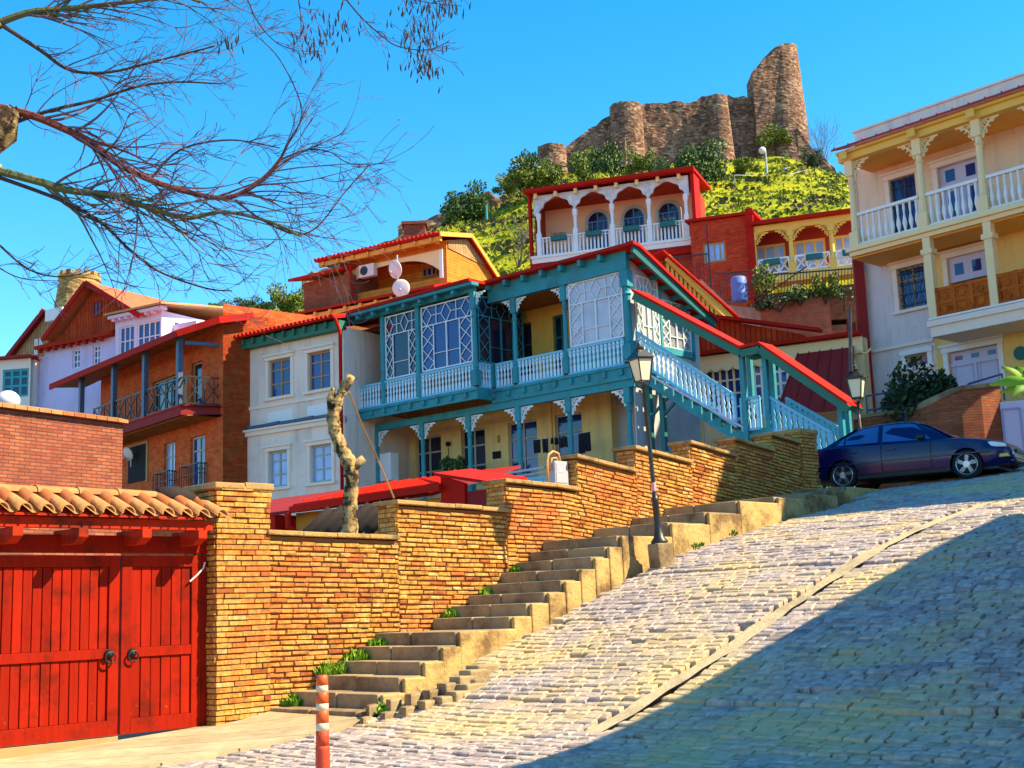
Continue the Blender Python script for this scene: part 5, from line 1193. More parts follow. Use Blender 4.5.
for (x, z) in aw:
    r = .62; b = MB(); arcp = [(x+r*math.cos(a), z+r*math.sin(a)) for a in [PI*k/12 for k in range(13)]]
    o = MB(); b.prism([(x-r,zfl+.02)]+arcp[::-1]+[(x+r,zfl+.02)], yB-.03, yB-.005); b.build('arched_door', M['pane_dark'], LH)
    o.tube([(x-r,yB-.05,zfl)]+[(p[0],yB-.05,p[1]) for p in arcp[::-1]]+[(x+r,yB-.05,zfl)], .1, 6); o.build('door_surround', M['grey_frame'], LH)
    o = MB(); o.beam((x,yB-.06,zfl),(x,yB-.06,z+r),.06,.05); o.beam((x-r,yB-.06,z),(x+r,yB-.06,z),.05,.06); o.beam((x-r*.5,yB-.06,zfl),(x-r*.5,yB-.06,z),.04,.05); o.beam((x+r*.5,yB-.06,zfl),(x+r*.5,yB-.06,z),.04,.05); o.build('door_frame', M['blue_frame'], LH)
b = MB(); b.box(lx0,lx1,.07,yB,zrf-.45,zrf-.4); b.box(lx0,lx0+.06,.07,yB,zfl+.1,zrf-.2); b.build('loggia_ceiling', M['boards_red'], LH)
b = MB(); b.box(lx0-.3,lx1+.4,-.55,-.3,zrf-.12,zrf+.1); slab(b,[(lx0-.4,-.6,zrf-.1),(lx1+.4,-.6,zrf-.1),(lx1+.4,5,zrf+.5),(lx0-.4,5,zrf+.5)],.14); b.build('roof', M['roof_red'], LH)
for k in range(8): x = lx0+.1+1.1*k; b = MB(); b.box(x,x+.16,-.3,-.07,zrf-.4,zrf-.13); b.build('rafter_end', M['cream_trim'], LH)
b = MB(); b.box(lx1+.12,lx1+.3,-.1,1.6,zfl-5,zrf+.05); b.build('corner_board', M['roof_red'], LH); b = MB(); b.box(lx0-.3,lx0-.16,-.1,.2,zfl-3,zrf); b.build('corner_board', M['roof_red'], LH)
b = MB(); b.box(lx0-.1,lx1+.1,.3,5,-8,zfl-.36); b.box(lx0-.1,lx1+.1,-.1,.3,-8,zfl-1.1); b.box(lx0,lx1,yB+.3,5,zfl,zrf); b.build('body', M['brick_red'], LH)
b = MB(); b.box(lx0-.1,lx1+.1,-.2,.28,zfl-.75,zfl-.37); b.build('floor_beam', M['roof_red'], LH)
for i, px in enumerate((559, 594, 632, 669)):
    x = L0.px(px,236,-.2)[0]; f = L0.sub(x,-.2,zfl+.75); T = thing('planter_box', 'dark planter box hung on the white loggia railing, '+['leftmost of four','second from left of four','third from left of four','rightmost of four'][i], 'planter', fr=f, group='planters on the loggia railing')
    b = MB(); b.box(-.42,.42,-.2,.05,0,.26); b.build('trough', M['teal_dark'], T, bevel=.02)
    r = random.Random(i); b = MB()
    for k in range(60): x_, y_, z_ = r.uniform(-.4,.4), r.uniform(-.2,.05), .24+r.random()*.16; b.add([(x_-.05,y_,z_),(x_,y_-.05,z_+.03),(x_+.05,y_,z_),(x_,y_+.04,z_+.07)],[(0,1,2,3)])
    b.build('plants', M['leaf_dark'], T)

# ================================================================== RED BRICK HOUSE WITH YELLOW VERANDA
R0 = Fr(751, 250, 61, 110, 13.0)
RB = thing('red_brick_house', 'red brick house with yellow timber veranda and white crossed railings', 'house', fr=R0)
rx0 = R0.px(692,260)[0]; rx1 = R0.px(866,255)[0]; zE_ = R0.px(800,221)[1]; zFb = R0.px(808,271)[1]; zW = R0.px(720,219)[1]
h = [R0.R(704,263.5,725,241)]
b = MB(); b.wall(rx0, .05, -8, zW, h, 0, .15); b.box(rx0,0,.3,5,-8,zW); b.add([(.05,0,-8),(.05,2,-8),(.05,2,zW),(.05,0,zW)],[(0,1,2,3)]); b.build('wall', M['brick_red'], RB)
window(RB, *h[0], .05, 'wood_frame', 'pane_curtain', 4, (), .1, .03)
b = MB(); slab(b,[(rx0-.2,-.25,zW),(.3,-.25,zW),(.3,5,zW+.6),(rx0-.2,5,zW+.6)],.14); b.box(-.15,.22,-.18,.02,zFb-3,zW+.3); slab(b,[(.1,-.5,zE_),(rx1,-.5,zE_),(rx1,5,zE_+.9),(.1,5,zE_+.9)],.16); b.build('roof', M['roof_red'], RB)
b = MB(); slab(b,[(R0.px(780,225)[0],2,zE_+.75),(rx1,2,zE_+.75),(rx1,6,zE_+1.6),(R0.px(780,225)[0],6,zE_+1.6)],.12); b.build('upper_roof', mat('roof_tile_dull',(.4,.1,.06),.8,.4,3,.5,10), RB)
wv = [R0.R(p,q_+12,p2,q_-4,1.4) for p,q_,p2 in ((756,262,786),(795,255,826),(835,249,862))]
b = MB(); z0_ = sum(w_[2] for w_ in wv)/3; z1_ = sum(w_[3] for w_ in wv)/3
wv = [(w_[0],w_[1],zFb+.15,zFb+1.95) for w_ in wv]
b.wall(.05, rx1, zFb-.2, zE_, wv, 1.4, .15); b.build('veranda_wall', mat('veranda_red',(.34,.03,.02),.8,.25), RB)
for w_ in wv: window(RB, *w_, 1.45, 'yellow_trim', 'pane_curtain', 3, (), .12, .05, name='veranda_window')
b = MB(); b.box(.05,rx1,-.15,1.4,zFb-.32,zFb); b.box(.05,rx1,-.12,.0,zFb-.42,zFb-.322); b.build('veranda_floor', M['yellow_trim'], RB)
for px in (754,791,832): post(RB, R0.px(px,245)[0], 0, zFb, zE_-.3, M['yellow_trim'], .13, br='yellow_trim', bs=.6, sides=(1,) if px == 754 else (-1,1), name='veranda_post')
b = MB(); n = 12
pp = [R0.px(p,245)[0] for p in (754,791,832)]+[rx1+.6]
for i in range(3):
    for k in range(n):
        u0,u1 = k/n,(k+1)/n; f_ = lambda u: zE_-.3-.3*abs(2*u-1)**4
        b.prism([(lerp(pp[i],pp[i+1],u0),f_(u0)),(lerp(pp[i],pp[i+1],u1),f_(u1)),(lerp(pp[i],pp[i+1],u1),zE_),(lerp(pp[i],pp[i+1],u0),zE_)],-.1,.02)
b.build('veranda_beam', M['yellow_trim'], RB)
for i in range(3): xrail(RB, (pp[i]+.15,-.05,zFb+.05), (min(pp[i+1],rx1)-.15,-.05,zFb+.05), .75, 3, 'white', .035, mid=False)
for i, (px, tx) in enumerate(((772,'left bay'),(815,'middle bay'),(852,'right bay'))):
    x = R0.px(px,262,-.2)[0]; f = R0.sub(x,-.25,zFb+.45); T = thing('planter_box', 'dark planter hung on the crossed veranda railing, '+tx, 'planter', fr=f, group='planters on the veranda railing'); b = MB(); b.box(-.4,.4,-.18,.04,0,.28); b.build('trough', M['teal_dark'], T, bevel=.02)
# dark understorey
b = MB(); b.box(.1,rx1,1.2,1.4,-8,zFb-.61); b.build('understorey_wall', M['brick_dull'], RB)
for px in (795,836): b = MB(); x = R0.px(px,285,0)[0]; b.box(x-.13,x+.13,-.1,.12,zFb-4,zFb-.6); b.build('under_post', M['cream_trim'], RB)
# terrace walls in front (retaining)
K0 = Fr(762, 320, 52, 100, 6.0)
KW = thing('terrace_wall', 'reddish brick retaining wall with a small vent below the veranda', 'wall', fr=K0)
a,b_,c,d = K0.R(762,337,829,297); b = MB(); b.box(a,b_,0,3,c-5,d); b.build('new_brickwork', M['brick_new'], KW)
a2,b2,c2,d2 = K0.R(829,337,868,300); b = MB(); b.wall(b_,b2,c2-5,d2+.3,[K0.R(832,325,847,318.5)],.05,.4); b.box(b_,b2,.5,3,c2-5,d2); b.build('old_brickwork', M['brick_dull'], KW)
v_ = K0.R(832,325,847,318.5); b = MB(); b.box(v_[0],v_[1],.44,.46,v_[2],v_[3]); b.build('vent', M['dark'], KW)
gw = K0.R(716,337,762,301); b = MB(); b.prism([(gw[0]-.5,gw[2]-4),(gw[1],gw[2]-4),(gw[1],gw[3]-.3),(gw[0]+.6,gw[3]-.05),(gw[0]-.5,gw[3]+1.2)],.1,3); b.build('rendered_wall', mat('old_render',(.5,.36,.27),.95,.5,.8,.8,8,dirt=(.4,.1,.06),dscale=1), KW)
f = K0.sub(K0.px(716,296)[0],.2,K0.px(716,296)[1]); IR = thing('iron_railing', 'black iron railing on the terrace beside the red brick house', 'railing', fr=f)
ln = K0.px(758,290)[0]-K0.px(716,296)[0]; zr_ = K0.px(758,299)[1]-K0.px(716,302)[1]
b = MB()
for k in range(19): x = ln*k/18; b.beam((x,0,-.3),(x,0,1.0),.025,.025,(1,0,0))
b.beam((0,0,1),(ln,0,1),.05,.05); b.beam((0,0,-.2),(ln,0,-.2),.05,.05); b.build('panel', M['iron'], IR)
b = MB()
for k in range(12): x = -.3-1.6*k/11; b.beam((x,0,.2),(x,0,1.9),.025,.025,(1,0,0))
b.beam((-.2,0,1.9),(-2,0,1.9),.05,.05); b.beam((-.2,0,-.2),(-.2,0,3.2),.06,.06); b.build('panel', M['iron'], IR)
f = K0.sub(K0.px(762,300)[0],.1,K0.px(800,298)[1]); TR = thing('terrace_fence', 'dark trellis fence on the brick retaining wall under the veranda', 'fence', fr=f)
b = MB(); ln = K0.px(868,300)[0]-K0.px(762,300)[0]
for k in range(34): x = ln*k/33; b.beam((x,0,0),(x+.1,0,1.15),.03,.03)
b.beam((0,0,1.1),(ln,0,1.1),.05,.05); b.beam((0,0,.15),(ln,0,.15),.05,.05); b.beam((0,-.3,.1),(ln*.45,-.2,1.3),.05,.05); b.build('trellis', M['iron'], TR)
def bush(name, label, p, rx, rz_, n, m, seed, cat='bush', group=None, s=.12, lobes=7):
    r = random.Random(seed); T = thing(name, label, cat, loc=p, group=group); b = MB()
    L = [(r.uniform(-.6,.6)*rx, r.uniform(-.6,.6)*rx, r.uniform(.25,.75)*rz_, r.uniform(.3,.55)) for _ in range(lobes)]
    for i in range(n):
        c = r.choice(L); a, e, d = r.uniform(0,2*PI), math.asin(r.uniform(-.8,1)), r.random()**.35*c[3]
        x, y, z = c[0]+d*rx*math.cos(a)*math.cos(e), c[1]+d*rx*math.sin(a)*math.cos(e), max(.02,c[2]+d*rz_*math.sin(e)*.9)
        u = Vector((r.gauss(0,1),r.gauss(0,1),r.gauss(0,.6))).normalized(); v = u.orthogonal().normalized(); w2 = u.cross(v); k = s*r.uniform(.6,1.4)
        C_ = Vector((x,y,z)); b.add([C_-v*k, C_-w2*k*.5, C_+v*k, C_+w2*k*.5], [(0,1,2,3)])
    b.build('leaves', M[m], T)
    t = MB()
    for k in range(4): c = L[k % len(L)]; t.tube([(0,0,-.1),(c[0]*.5,c[1]*.5,c[2]*.5),(c[0],c[1],c[2])],[.05,.035,.015],5)
    t.build('stems', M['bark_dark'], T); return T
for i, (px, py, w_, h_, m, tx) in enumerate([(767,287,.7,1.3,'leaf_olive','at the left post of the yellow veranda'),(800,297,1.1,.7,'leaf_dark','trailing over the middle of the terrace fence'),(826,295,.6,1.2,'leaf_olive','in front of the right veranda post'),(845,302,1.4,.9,'leaf_dark','over the terrace fence near the right house'),(780,303,1.2,.6,'leaf_bush','on the top left of the terrace wall')]):
    p = at(px, py+6, 51.5); bush('terrace_plant', 'leafy plant '+tx, p, w_, h_, 620, m, 60+i, 'plant', 'plants on the terrace', .07)
b = MB(); b.box(-.5,.5,0,.4,0,1.0); p = at(740,302,51.5); o = b.build('water_barrel', M['blue_frame']); b2_ = None; o.location = p
me = MB(); me.lathe(0,0,[(.3,0),(.33,.08),(.33,.3),(.35,.34),(.33,.38),(.33,.7),(.35,.74),(.33,.78),(.32,1.0),(.28,1.05)],18); bpy.data.objects.remove(o)
o = me.build('water_barrel', M['blue_frame'], smooth=True); o.location = p; tag(o, 'blue barrel behind the black terrace railing', 'barrel')

# ================================================================== HOUSE BEHIND THE STAIR (fretwork roof, glazing, maroon awning)
H0 = Fr(790, 410, 40, 118, 4.0)
HB_ = thing('glazed_house', 'cream house with long glazed windows, red boards and maroon metal awning', 'house', fr=H0)
hx0 = H0.px(690,400)[0]; hx1 = H0.px(868,400)[0]; zt_ = H0.px(790,345)[1]; zg0 = H0.px(740,404)[1]; zg1 = H0.px(740,365)[1]
hw = [(H0.px(a,390)[0], H0.px(c,390)[0], zg0-.5, zg1) for a, c in ((700,748),(753,790))]
b = MB(); b.wall(hx0, hx1, -2, zt_, hw, 0, .15); b.box(hx0,hx1,.3,5,-2,zt_); b.build('wall', M['cream_trim'], HB_)
window(HB_, *hw[0], .05, 'cream_trim', 'pane_blue', 7, (.25,.5,.75), .08, .035, name='glazed_window'); window(HB_, *hw[1], .05, 'white', 'pane_blue', 4, (.2,.42,.65), .1, .045, name='glazed_window')
b = MB(); b.box(hx0,hx1,-.12,.02,zt_-.55,zt_-.05); 
x = hx0+.1
while x < hx1: b.tube([(x+.35*k/6, -.14, zt_-.45-.14*math.sin(PI*k/6)) for k in range(7)],.03,4); x += .37
b.build('scalloped_frieze', M['cream_trim'], HB_)
ra_, rb_ = H0.px(692,330), H0.px(806,356); za_ = H0.px(700,326)[1]; 
b = MB(); b.prism([(hx0-.8,zt_),(rb_[0],zt_),(rb_[0],zt_+.25),(hx0+.6,za_+.3),(hx0-.8,za_+.45)], -.2,.1); b.build('red_boards', M['boards_red'], HB_)
b = MB(); b.beam((hx0+.3,-.3,za_+.38),(rb_[0]+.6,-.3,zt_+.28),.5,.1); b.box(hx0-.8,hx1,-.4,.1,zt_,zt_+.1); b.build('roof_edge', M['roof_red'], HB_)
c1, c2, c3, c4_ = H0.px(797,355,-.3), H0.px(849,349,-.3), H0.px(852,408,-2.0), H0.px(776,417,-2.0)
b = MB(); slab(b, [(c4_[0],-2.0,c4_[1]),(c3[0]+.1,-2.0,c4_[1]),(c2[0]+.1,-.15,c1[1]),(c1[0],-.15,c1[1])], .06)
for k in range(6): q = k/5; b.beam((lerp(c4_[0],c3[0]+.1,q),-2.0,c4_[1]+.08),(lerp(c1[0],c2[0]+.1,q),-.15,c1[1]+.08),.03,.06)
b.build('metal_awning', M['roof_maroon'], HB_)
b = MB(); b.box(c4_[0],c3[0],-1.7,-.1,-2,c4_[1]-.3); 
for k in range(4): x = lerp(c4_[0],c3[0],k/3.2); b.box(x,x+.9,-1.76,-1.7,.6,c4_[1]-.5)
b.build('lower_room', mat('weathered_board',(.42,.36,.24),.9,.35,1.5,.3), HB_)
b = MB(); b.box(c4_[0]+1.2,c4_[0]+3.2,-1.8,-1.762,-1,.9); b.build('dark_opening', M['dark'], HB_)
# sloping red roof with yellow fretwork barge board
F0 = Fr(665, 258, 46, 60, 8.0)
pA, pB = F0.px(665.5,258), F0.px(731,322)
FR = thing('fretwork_gable', 'steep red roof slope edged by a yellow fretwork barge board', 'roof', fr=F0)
b = MB(); b.beam((pA[0],-.1,pA[1]),(pB[0],-.1,pB[1]),.12,.28); b.build('barge_board', M['yellow_trim'], FR)
b = MB(); b.beam((pB[0]-1.2,-.06,pB[1]+.9),(pB[0]+.1,-.06,pB[1]-.1),.1,.3) ; n = 15
dx, dz = (pB[0]-pA[0])/n, (pB[1]-pA[1])/n
for k in range(n-1):
    x, z = pA[0]+dx*k, pA[1]+dz*k-.2
    b.prism([(x,z),(x+dx*.55,z+dz*.55),(x+dx*.5,z+dz*.55-.9),(x+dx*.28,z-1.25),(x+.02,z-.9)],-.05,.0)
b.build('fretwork', M['yellow_trim'], FR)
b = MB(); b.prism([(pA[0]-1.2,pA[1]-.2),(pA[0],pA[1]-.1),(pB[0],pB[1]-.1),(pB[0],pB[1]-3),(pA[0]-1.2,pA[1]-5)],.02,.3); b.build('red_boarding', M['boards_red'], FR)
b = MB(); slab(b,[(pA[0]-.3,-.3,pA[1]+.15),(pB[0]+.2,-.3,pB[1]+.1),(pB[0]+.2,4,pB[1]+.1),(pA[0]-.3,4,pA[1]+.15)],.08); b.build('roof', M['roof_red'], FR)

# ================================================================== RIGHT HOUSE
Q0 = Fr(860, 248, 38, 138, 3.9)
QH = thing('balconied_house', 'pale three storey house with cream columns, white balustrade and carved wooden balcony', 'house', fr=Q0)
zs1 = Q0.px(930,229)[1]; zev = Q0.px(930,127)[1]; zpa = Q0.px(930,103)[1]; qx1 = 9.0
yW = 1.5
qx0 = Q0.px(869,330,yW)[0]
u_ = [Q0.R(893,224,915,173,yW), Q0.R(942,218,978,156,yW)]; u_ = [(a,b_,zs1+.05,d) for a,b_,c,d in u_]
l_ = [Q0.R(900.5,311,924,263,yW), Q0.R(951,300,986,249.5,yW)]; g_ = [Q0.R(908,368,928,352,yW), Q0.R(953,398,998,344,yW)]
zst = Q0.px(905,344,yW)[1]
u3 = [(u_[1][1]+2.6,u_[1][1]+3.6,zs1+.05,u_[1][3])]
b = MB(); b.wall(qx0, qx1, zs1+.0, zev, u_+u3, yW, .25); b.build('upper_wall', M['wall_right'], QH)
zs2 = Q0.px(960,318)[1]
xg = Q0.px(931,300,yW)[0]
b = MB(); b.wall(qx0, xg, zst, zs1-.02, [l_[0]], yW, .25); b.wall(qx0,xg,-3,zst-.1,[g_[0]],yW-.03,.25); b.build('left_wall', M['wall_right_low'], QH)
b = MB(); b.wall(xg, qx1, zs2, zs1-.02, [l_[1]], yW, .25); b.wall(xg,qx1,-3,zs2-.02,[g_[1]],yW-.03,.25); b.build('right_wall', M['wall_right_gold'], QH)
b = MB(); b.box(qx0-.02,qx0,yW-.04,9,-3,zpa); b.box(qx0,qx1,yW+.5,9,-3,zev-.1); b.build('body', M['wall_right_low'], QH)
for i, h in enumerate(u_+l_+g_+u3):
    ym = yW if i not in (4,5) else yW-.03
    if i in (1,5): 
        b = MB(); x0,x1,z0,z1 = h; zt2 = z1-(z1-z0)*.27
        b.box(x0,x1,ym+.12,ym+.2,z0,z1); o = b.build('double_door', M['lilac_door'], QH)
        b = MB(); b.box(x0,x1,ym+.06,ym+.12,zt2-.06,zt2+.04); b.box((x0+x1)/2-.04,(x0+x1)/2+.04,ym+.07,ym+.12,z0,zt2)
        for s_ in (0,1):
            xa = lerp(x0,x1,.08+.5*s_); xb = xa+(x1-x0)*.34
            for za,zb in ((.08,.3),(.36,.92)): zaa,zbb = lerp(z0,zt2,za),lerp(z0,zt2,zb); [b.beam(p,q,.03,.03,(0,1,0)) for p,q in (((xa,ym+.11,zaa),(xb,ym+.11,zaa)),((xb,ym+.11,zaa),(xb,ym+.11,zbb)),((xb,ym+.11,zbb),(xa,ym+.11,zbb)),((xa,ym+.11,zbb),(xa,ym+.11,zaa)))]
        b.build('door_moulding', M['lilac_door'], o)
        b = MB()
        for k in range(2 if i == 1 else 3): n_ = 2 if i == 1 else 3; xa = lerp(x0,x1,(k+.28)/n_); xb = lerp(x0,x1,(k+.72)/n_); b = MB(); b.box(xa,xb,ym+.1,ym+.119,zt2+.12,z1-.12); b.build('door_glass', M['pane_blue'], o)
        if i == 1:
            for s_ in (0,1): xa = lerp(x0,x1,.15+.5*s_); b = MB(); b.box(xa,xa+(x1-x0)*.18,ym+.1,ym+.119,lerp(z0,zt2,.4),lerp(z0,zt2,.88)); b.build('door_glass', M['pane_blue'], o)
    elif i == 3:
        b = MB(); x0,x1,z0,z1 = h; b.box(x0,x1,ym+.5,ym+.55,z0,z1); b.box(x0,x1,ym+.06,ym+.2,z1-.75,z1); o = b.build('doorway', M['lilac_door'], QH)
        b = MB(); b.box(x0,x1,ym+.21,ym+.49,z0,z1-.76); b.build('dark_interior', M['dark'], o); b = MB()
        for k in range(2): xa = lerp(x0,x1,.15+.45*k); b = MB(); b.box(xa,xa+(x1-x0)*.22,ym+.04,ym+.059,z1-.55,z1-.2); b.build('door_glass', M['pane_blue'], o)
    else:
        o = window(QH, *h, ym+.1, 'wood_frame' if i in (2,4) else 'slate_post', 'pane_blue', 2, (.3,), .05, .03)
        if i != 4:
            g = MB(); x0,x1,z0,z1 = h
            for k in range(5): x = lerp(x0,x1,(k+.5)/5); g.tube([(x+.06*math.sin(zk*2.2+k),ym+.06,lerp(z0,z1,zk/8)) for zk in range(9)],.014,4)
            for k in range(4): g.beam((x0,ym+.06,lerp(z0,z1,(k+.5)/4)),(x1,ym+.06,lerp(z0,z1,(k+.5)/4)),.02,.02)
            g.build('window_grille', M['iron'], o)
    surround(QH, *h, 'moulding' if i < 4 else 'white', ym, .16, .05, i in (2,4), i != 4)
b = MB(); b.box(qx0-.05,xg,yW-.12,yW-.03,zst-.1,zst+.0); b.build('string_course', M['moulding'], QH)
# slabs
cxL = Q0.px(853,200)[0]-.2
b = MB(); b.box(cxL,qx1,-.15,yW,zs1-.25,zs1-.02); b.box(cxL-.06,qx1,-.25,-.152,zs1-.12,zs1+.03); b.build('balcony_slab', M['cream_trim'], QH)
x2 = Q0.px(932,322)[0]; b = MB(); b.box(x2,qx1,-.12,yW-.035,zs2-.42,zs2-.0); b.box(x2-.06,qx1,-.2,-.122,zs2-.12,zs2+.05); b.build('lower_slab', M['moulding'], QH)
b = MB(); b.box(cxL,qx1,.0,yW,zs1-.3,zs1-.252); b.box(cxL,qx1,.0,yW,zev-.25,zev-.2); b.build('balcony_ceiling', M['orange_trim'], QH)
# columns
cx1 = [Q0.px(a,b_)[0] for a,b_ in ((853,200),(922,190),(981,165))]; cx1.append(cx1[2]+(cx1[2]-cx1[1])*1.0)
for i, x in enumerate(cx1): post(QH, x, 0, zs1, zev-.25, M['cream_trim'], .12, 'column', br='cream_trim', bs=.55, sides=(1,) if i == 0 else (-1,1))
for x in cx1[1:]: b = MB(); x_ = x+.03; b.box(x_-.12,x_+.12,-.12,.12,zs2,zs1-.25); b.box(x_-.18,x_+.18,-.16,.16,zs1-.75,zs1-.6); b.build('lower_column', M['cream_trim'], QH)
# balusters
def turned(T, x0, x1, z0, h, m, y=0):
    b = MB(); n = max(2, round((x1-x0)/.2))
    for k in range(n): x = lerp(x0,x1,(k+.5)/n); b.lathe(x,y,[(.035,0),(.035,.08*h),(.07,.28*h),(.06,.4*h),(.028,.6*h),(.04,.85*h),(.035,h)],7,z0)
    o = b.build('balustrade', m, T); r = MB(); r.box(x0,x1,y-.07,y+.07,z0+h,z0+h+.09); r.build('handrail', m, o); r = MB(); r.box(x0,x1,y-.06,y+.06,z0-.09,z0); r.build('bottom_rail', m, o)
for i in range(3): turned(QH, cx1[i]+.13, cx1[i+1]-.13, zs1+.14, .86, M['white'])
# carved wooden panels below
for i in range(2):
    a, c = cx1[i+1]+.16, cx1[i+2]-.1; n = 3; b = MB(); b.box(a,c,-.04,.04,zs2+.08,zs2+1.0); o = b.build('carved_panel', M['wood_panel'], QH); b = MB()
    for k in range(n+1): x = lerp(a,c,k/n); b.box(x-.06,x+.06,-.075,-.041,zs2+.1,zs2+1.0)
    for z in (.1,.5,.9): b.box(a,c,-.07,-.042,zs2+z,zs2+z+.08)
    for k in range(n):
        for zz in (.34,.72): x = lerp(a,c,(k+.5)/n); b.lathey(x,zs2+zz,[(.12,-.042),(.1,-.07),(.03,-.08)],8); b.lathey(x-.2,zs2+zz,[(.05,-.042),(.03,-.065)],6); b.lathey(x+.2,zs2+zz,[(.05,-.042),(.03,-.065)],6)
    b.build('carving', M['wood_panel'], o)
b = MB(); b.beam((x2,-.16,zs2+.1),(qx1,-.16,zs2+.1),.06,.06); b.build('pipe_rail', M['white'], QH)
# eave and parapet
b = MB(); b.box(cxL-.1,qx1,-.18,.12,zev-.26,zev+.02); b.box(cxL-.1,qx1,-.3,-.182,zev-.05,zev+.04); 
for x in cx1: b.box(x-.13,x+.13,-.36,-.302,zev-.24,zev+.02)
b.build('eave_beam', M['yellow_trim'], QH)
b = MB(); slab(b,[(cxL-.12,-.5,zev+.05),(qx1,-.5,zev+.05),(qx1,.6,zev+.42),(cxL-.12,.6,zev+.42)],.06); x = cxL
while x < qx1: b.beam((x,-.5,zev+.12),(x,.6,zev+.49),.05,.05); x += .5
b.build('roof_edge', mat('roof_plum',(.22,.03,.07),.6,.3,2), QH)
b = MB(); b.box(cxL+.1,qx1,.55,.9,zev+.3,zpa+.1); b.box(cxL+.05,qx1,.5,.95,zpa+.102,zpa+.17); b.build('parapet', M['plaster_grey'], QH)
b = MB(); x, z = Q0.px(1020,353,yW-.1); b.lathey(x,z,[(.16,yW-.05),(.2,yW-.08),(.2,yW-.1),(.12,yW-.11)],16); b.build('round_plaque', M['teal_dark'], QH)
# lilac gate at street level + retaining wall + steps + rails
V0 = Fr(1000, 440, 33, 110, 3.9)
LG = thing('lilac_gate', 'lilac panelled gate in the brick wall behind the car bonnet', 'gate', fr=V0)
a,b_,c,d = V0.R(1000,446,1060,397); b = MB(); b.box(.02,2.2,0,.08,-.1,d); b.build('gate_leaf', M['lilac_door'], LG); b = MB()
for k in range(3):
    for za,zb in ((.08,.3),(.38,.92)): xa,xb = .12+k*.62,.55+k*.62; [b.beam(p,q,.05,.05,(0,1,0)) for p,q in (((xa,-.01,d*za),(xb,-.01,d*za)),((xb,-.01,d*za),(xb,-.01,d*zb)),((xb,-.01,d*zb),(xa,-.01,d*zb)),((xa,-.01,d*zb),(xa,-.01,d*za)))]
b.build('gate_panels', M['lilac_dark'], LG)
RW = thing('retaining_wall', 'curved old brick retaining wall behind the dark blue car', 'wall', loc=at(960,440,33.5))
o0 = RW.location.copy(); pts = [(862,34.5,430,418),(900,34.3,425,413),(920,33.6,420,409),(938,33.0,415,400),(960,32.7,410,390),(980,32.7,408,388),(1000,33.0,406,386)]
b = MB(); cp = MB(); prev = None
for px, D, _, pt in pts:
    top = at(px, pt, D)-o0; bot = Vector((top.x, top.y, -1.5)); nr = Vector((-.3,.95,0))*.45
    if prev: 
        t0_, b0_ = prev; b.add([b0_,bot,top,t0_,b0_+nr,bot+nr,top+nr,t0_+nr],[(0,1,2,3),(3,2,6,7),(5,4,7,6)]); u = Vector((0,0,.1)); f_ = nr*-.1
        cp.add([t0_+f_,top+f_,top+nr*1.1,t0_+nr*1.1,t0_+f_+u,top+f_+u,top+nr*1.1+u,t0_+nr*1.1+u],[(0,3,2,1),(4,5,6,7),(0,1,5,4),(2,3,7,6),(1,2,6,5),(3,0,4,7)])
    prev = (top, bot)
b.build('brickwork', M['brick_dull'], RW); cp.build('coping', M['step'], RW)
p = at(925,414,34.6); p.z -= .5; bush('evergreen_bush', 'dense dark evergreen bush on the retaining wall by the right house', p, 1.15, 1.75, 2600, 'leaf_bush', 5, 'bush', None, .09, 14)
b = MB(); p0, p1, p2 = at(866,396,34.5), at(893,392,34.5), at(905,410,34)
for dz in (0,-.4): 
    u = Vector((0,0,dz)); b.tube([p0+u,p1+u,p2+u],.03,5)
for p in (p0,p1,p2): b.tube([p,p-Vector((0,0,1.3))],.03,5)
tag(b.build('pipe_railing', M['slate_post']), 'thin dark pipe railing left of the evergreen bush', 'railing'); b = MB()
p3,p4 = at(968,384,33.2), at(1002,374,33.2); b.tube([p3,p4],.03,5); b.tube([p3,p3-Vector((0,0,.7))],.025,5); b.tube([p4,p4-Vector((0,0,.7))],.025,5)
tag(b.build('pipe_railing', M['slate_post']), 'short sloping pipe railing on the retaining wall below the lilac door', 'railing')
b = MB(); p = at(866,360,39.5)
b.box(-.15,.15,-.1,.1,-2.5,4); b.box(-.5,-.25,-.1,.1,-2,1.2); o = b.build('wooden_post', M['roof_maroon']); o.location = p; tag(o, 'dark red corner post between awning and right house', 'post')
# ================================================================== HILL, FORTRESS
HX = [-500,-100,0,100,200,260,300,340,400,450,500,540,600,700,780,838,870,1000,1300,1700]
HR = [420,395,380,362,338,318,300,276,244,222,200,178,172,166,154,176,190,207,262,340]      # skyline of the slope
HF = [470,450,440,420,400,360,330,312,300,296,290,286,282,268,256,250,252,270,330,400]      # foot of the visible slope
D0_, D1_ = 69.0, 150.0
def hill_pt(px, q):
    D = lerp(D0_, D1_, q)
    yr = interp(px, HX, HR); yf = interp(px, HX, HF)
    f = at(px, yf, D0_); r = at(px, yr, D1_)
    p = f.lerp(r, q)
    if q < 0: p.z = f.z + q*(f.z-1.0)/.05
    if q > 1: p.z = r.z - (q-1)*30
    return p
def hnoise(p): return .7*math.sin(p.x*.23+p.y*.11)*math.cos(p.y*.19-p.x*.07) + .35*math.sin(p.x*.61+1.3)*math.sin(p.y*.53) + .15*math.sin(p.x*1.7+p.y*1.3)
def hsurf(px, q):
    p = hill_pt(px, q); k = min(1, max(0, q*6)) * (1 if q < .97 else .3); p.z += hnoise(p)*k*.9
    # terrace steps
    p.z += k*.55*math.sin(q*46 + .6*math.sin(px*.03))*.6; return p
b = MB(); cols = spaced(-500, 1700, 14); rows = [-.05,-.03,-.01] + spaced(0, 1, .0125) + [1.05,1.15,1.4,2,4]
b.v = [tuple(hsurf(px, q)) for q in rows for px in cols]; nx = len(cols)
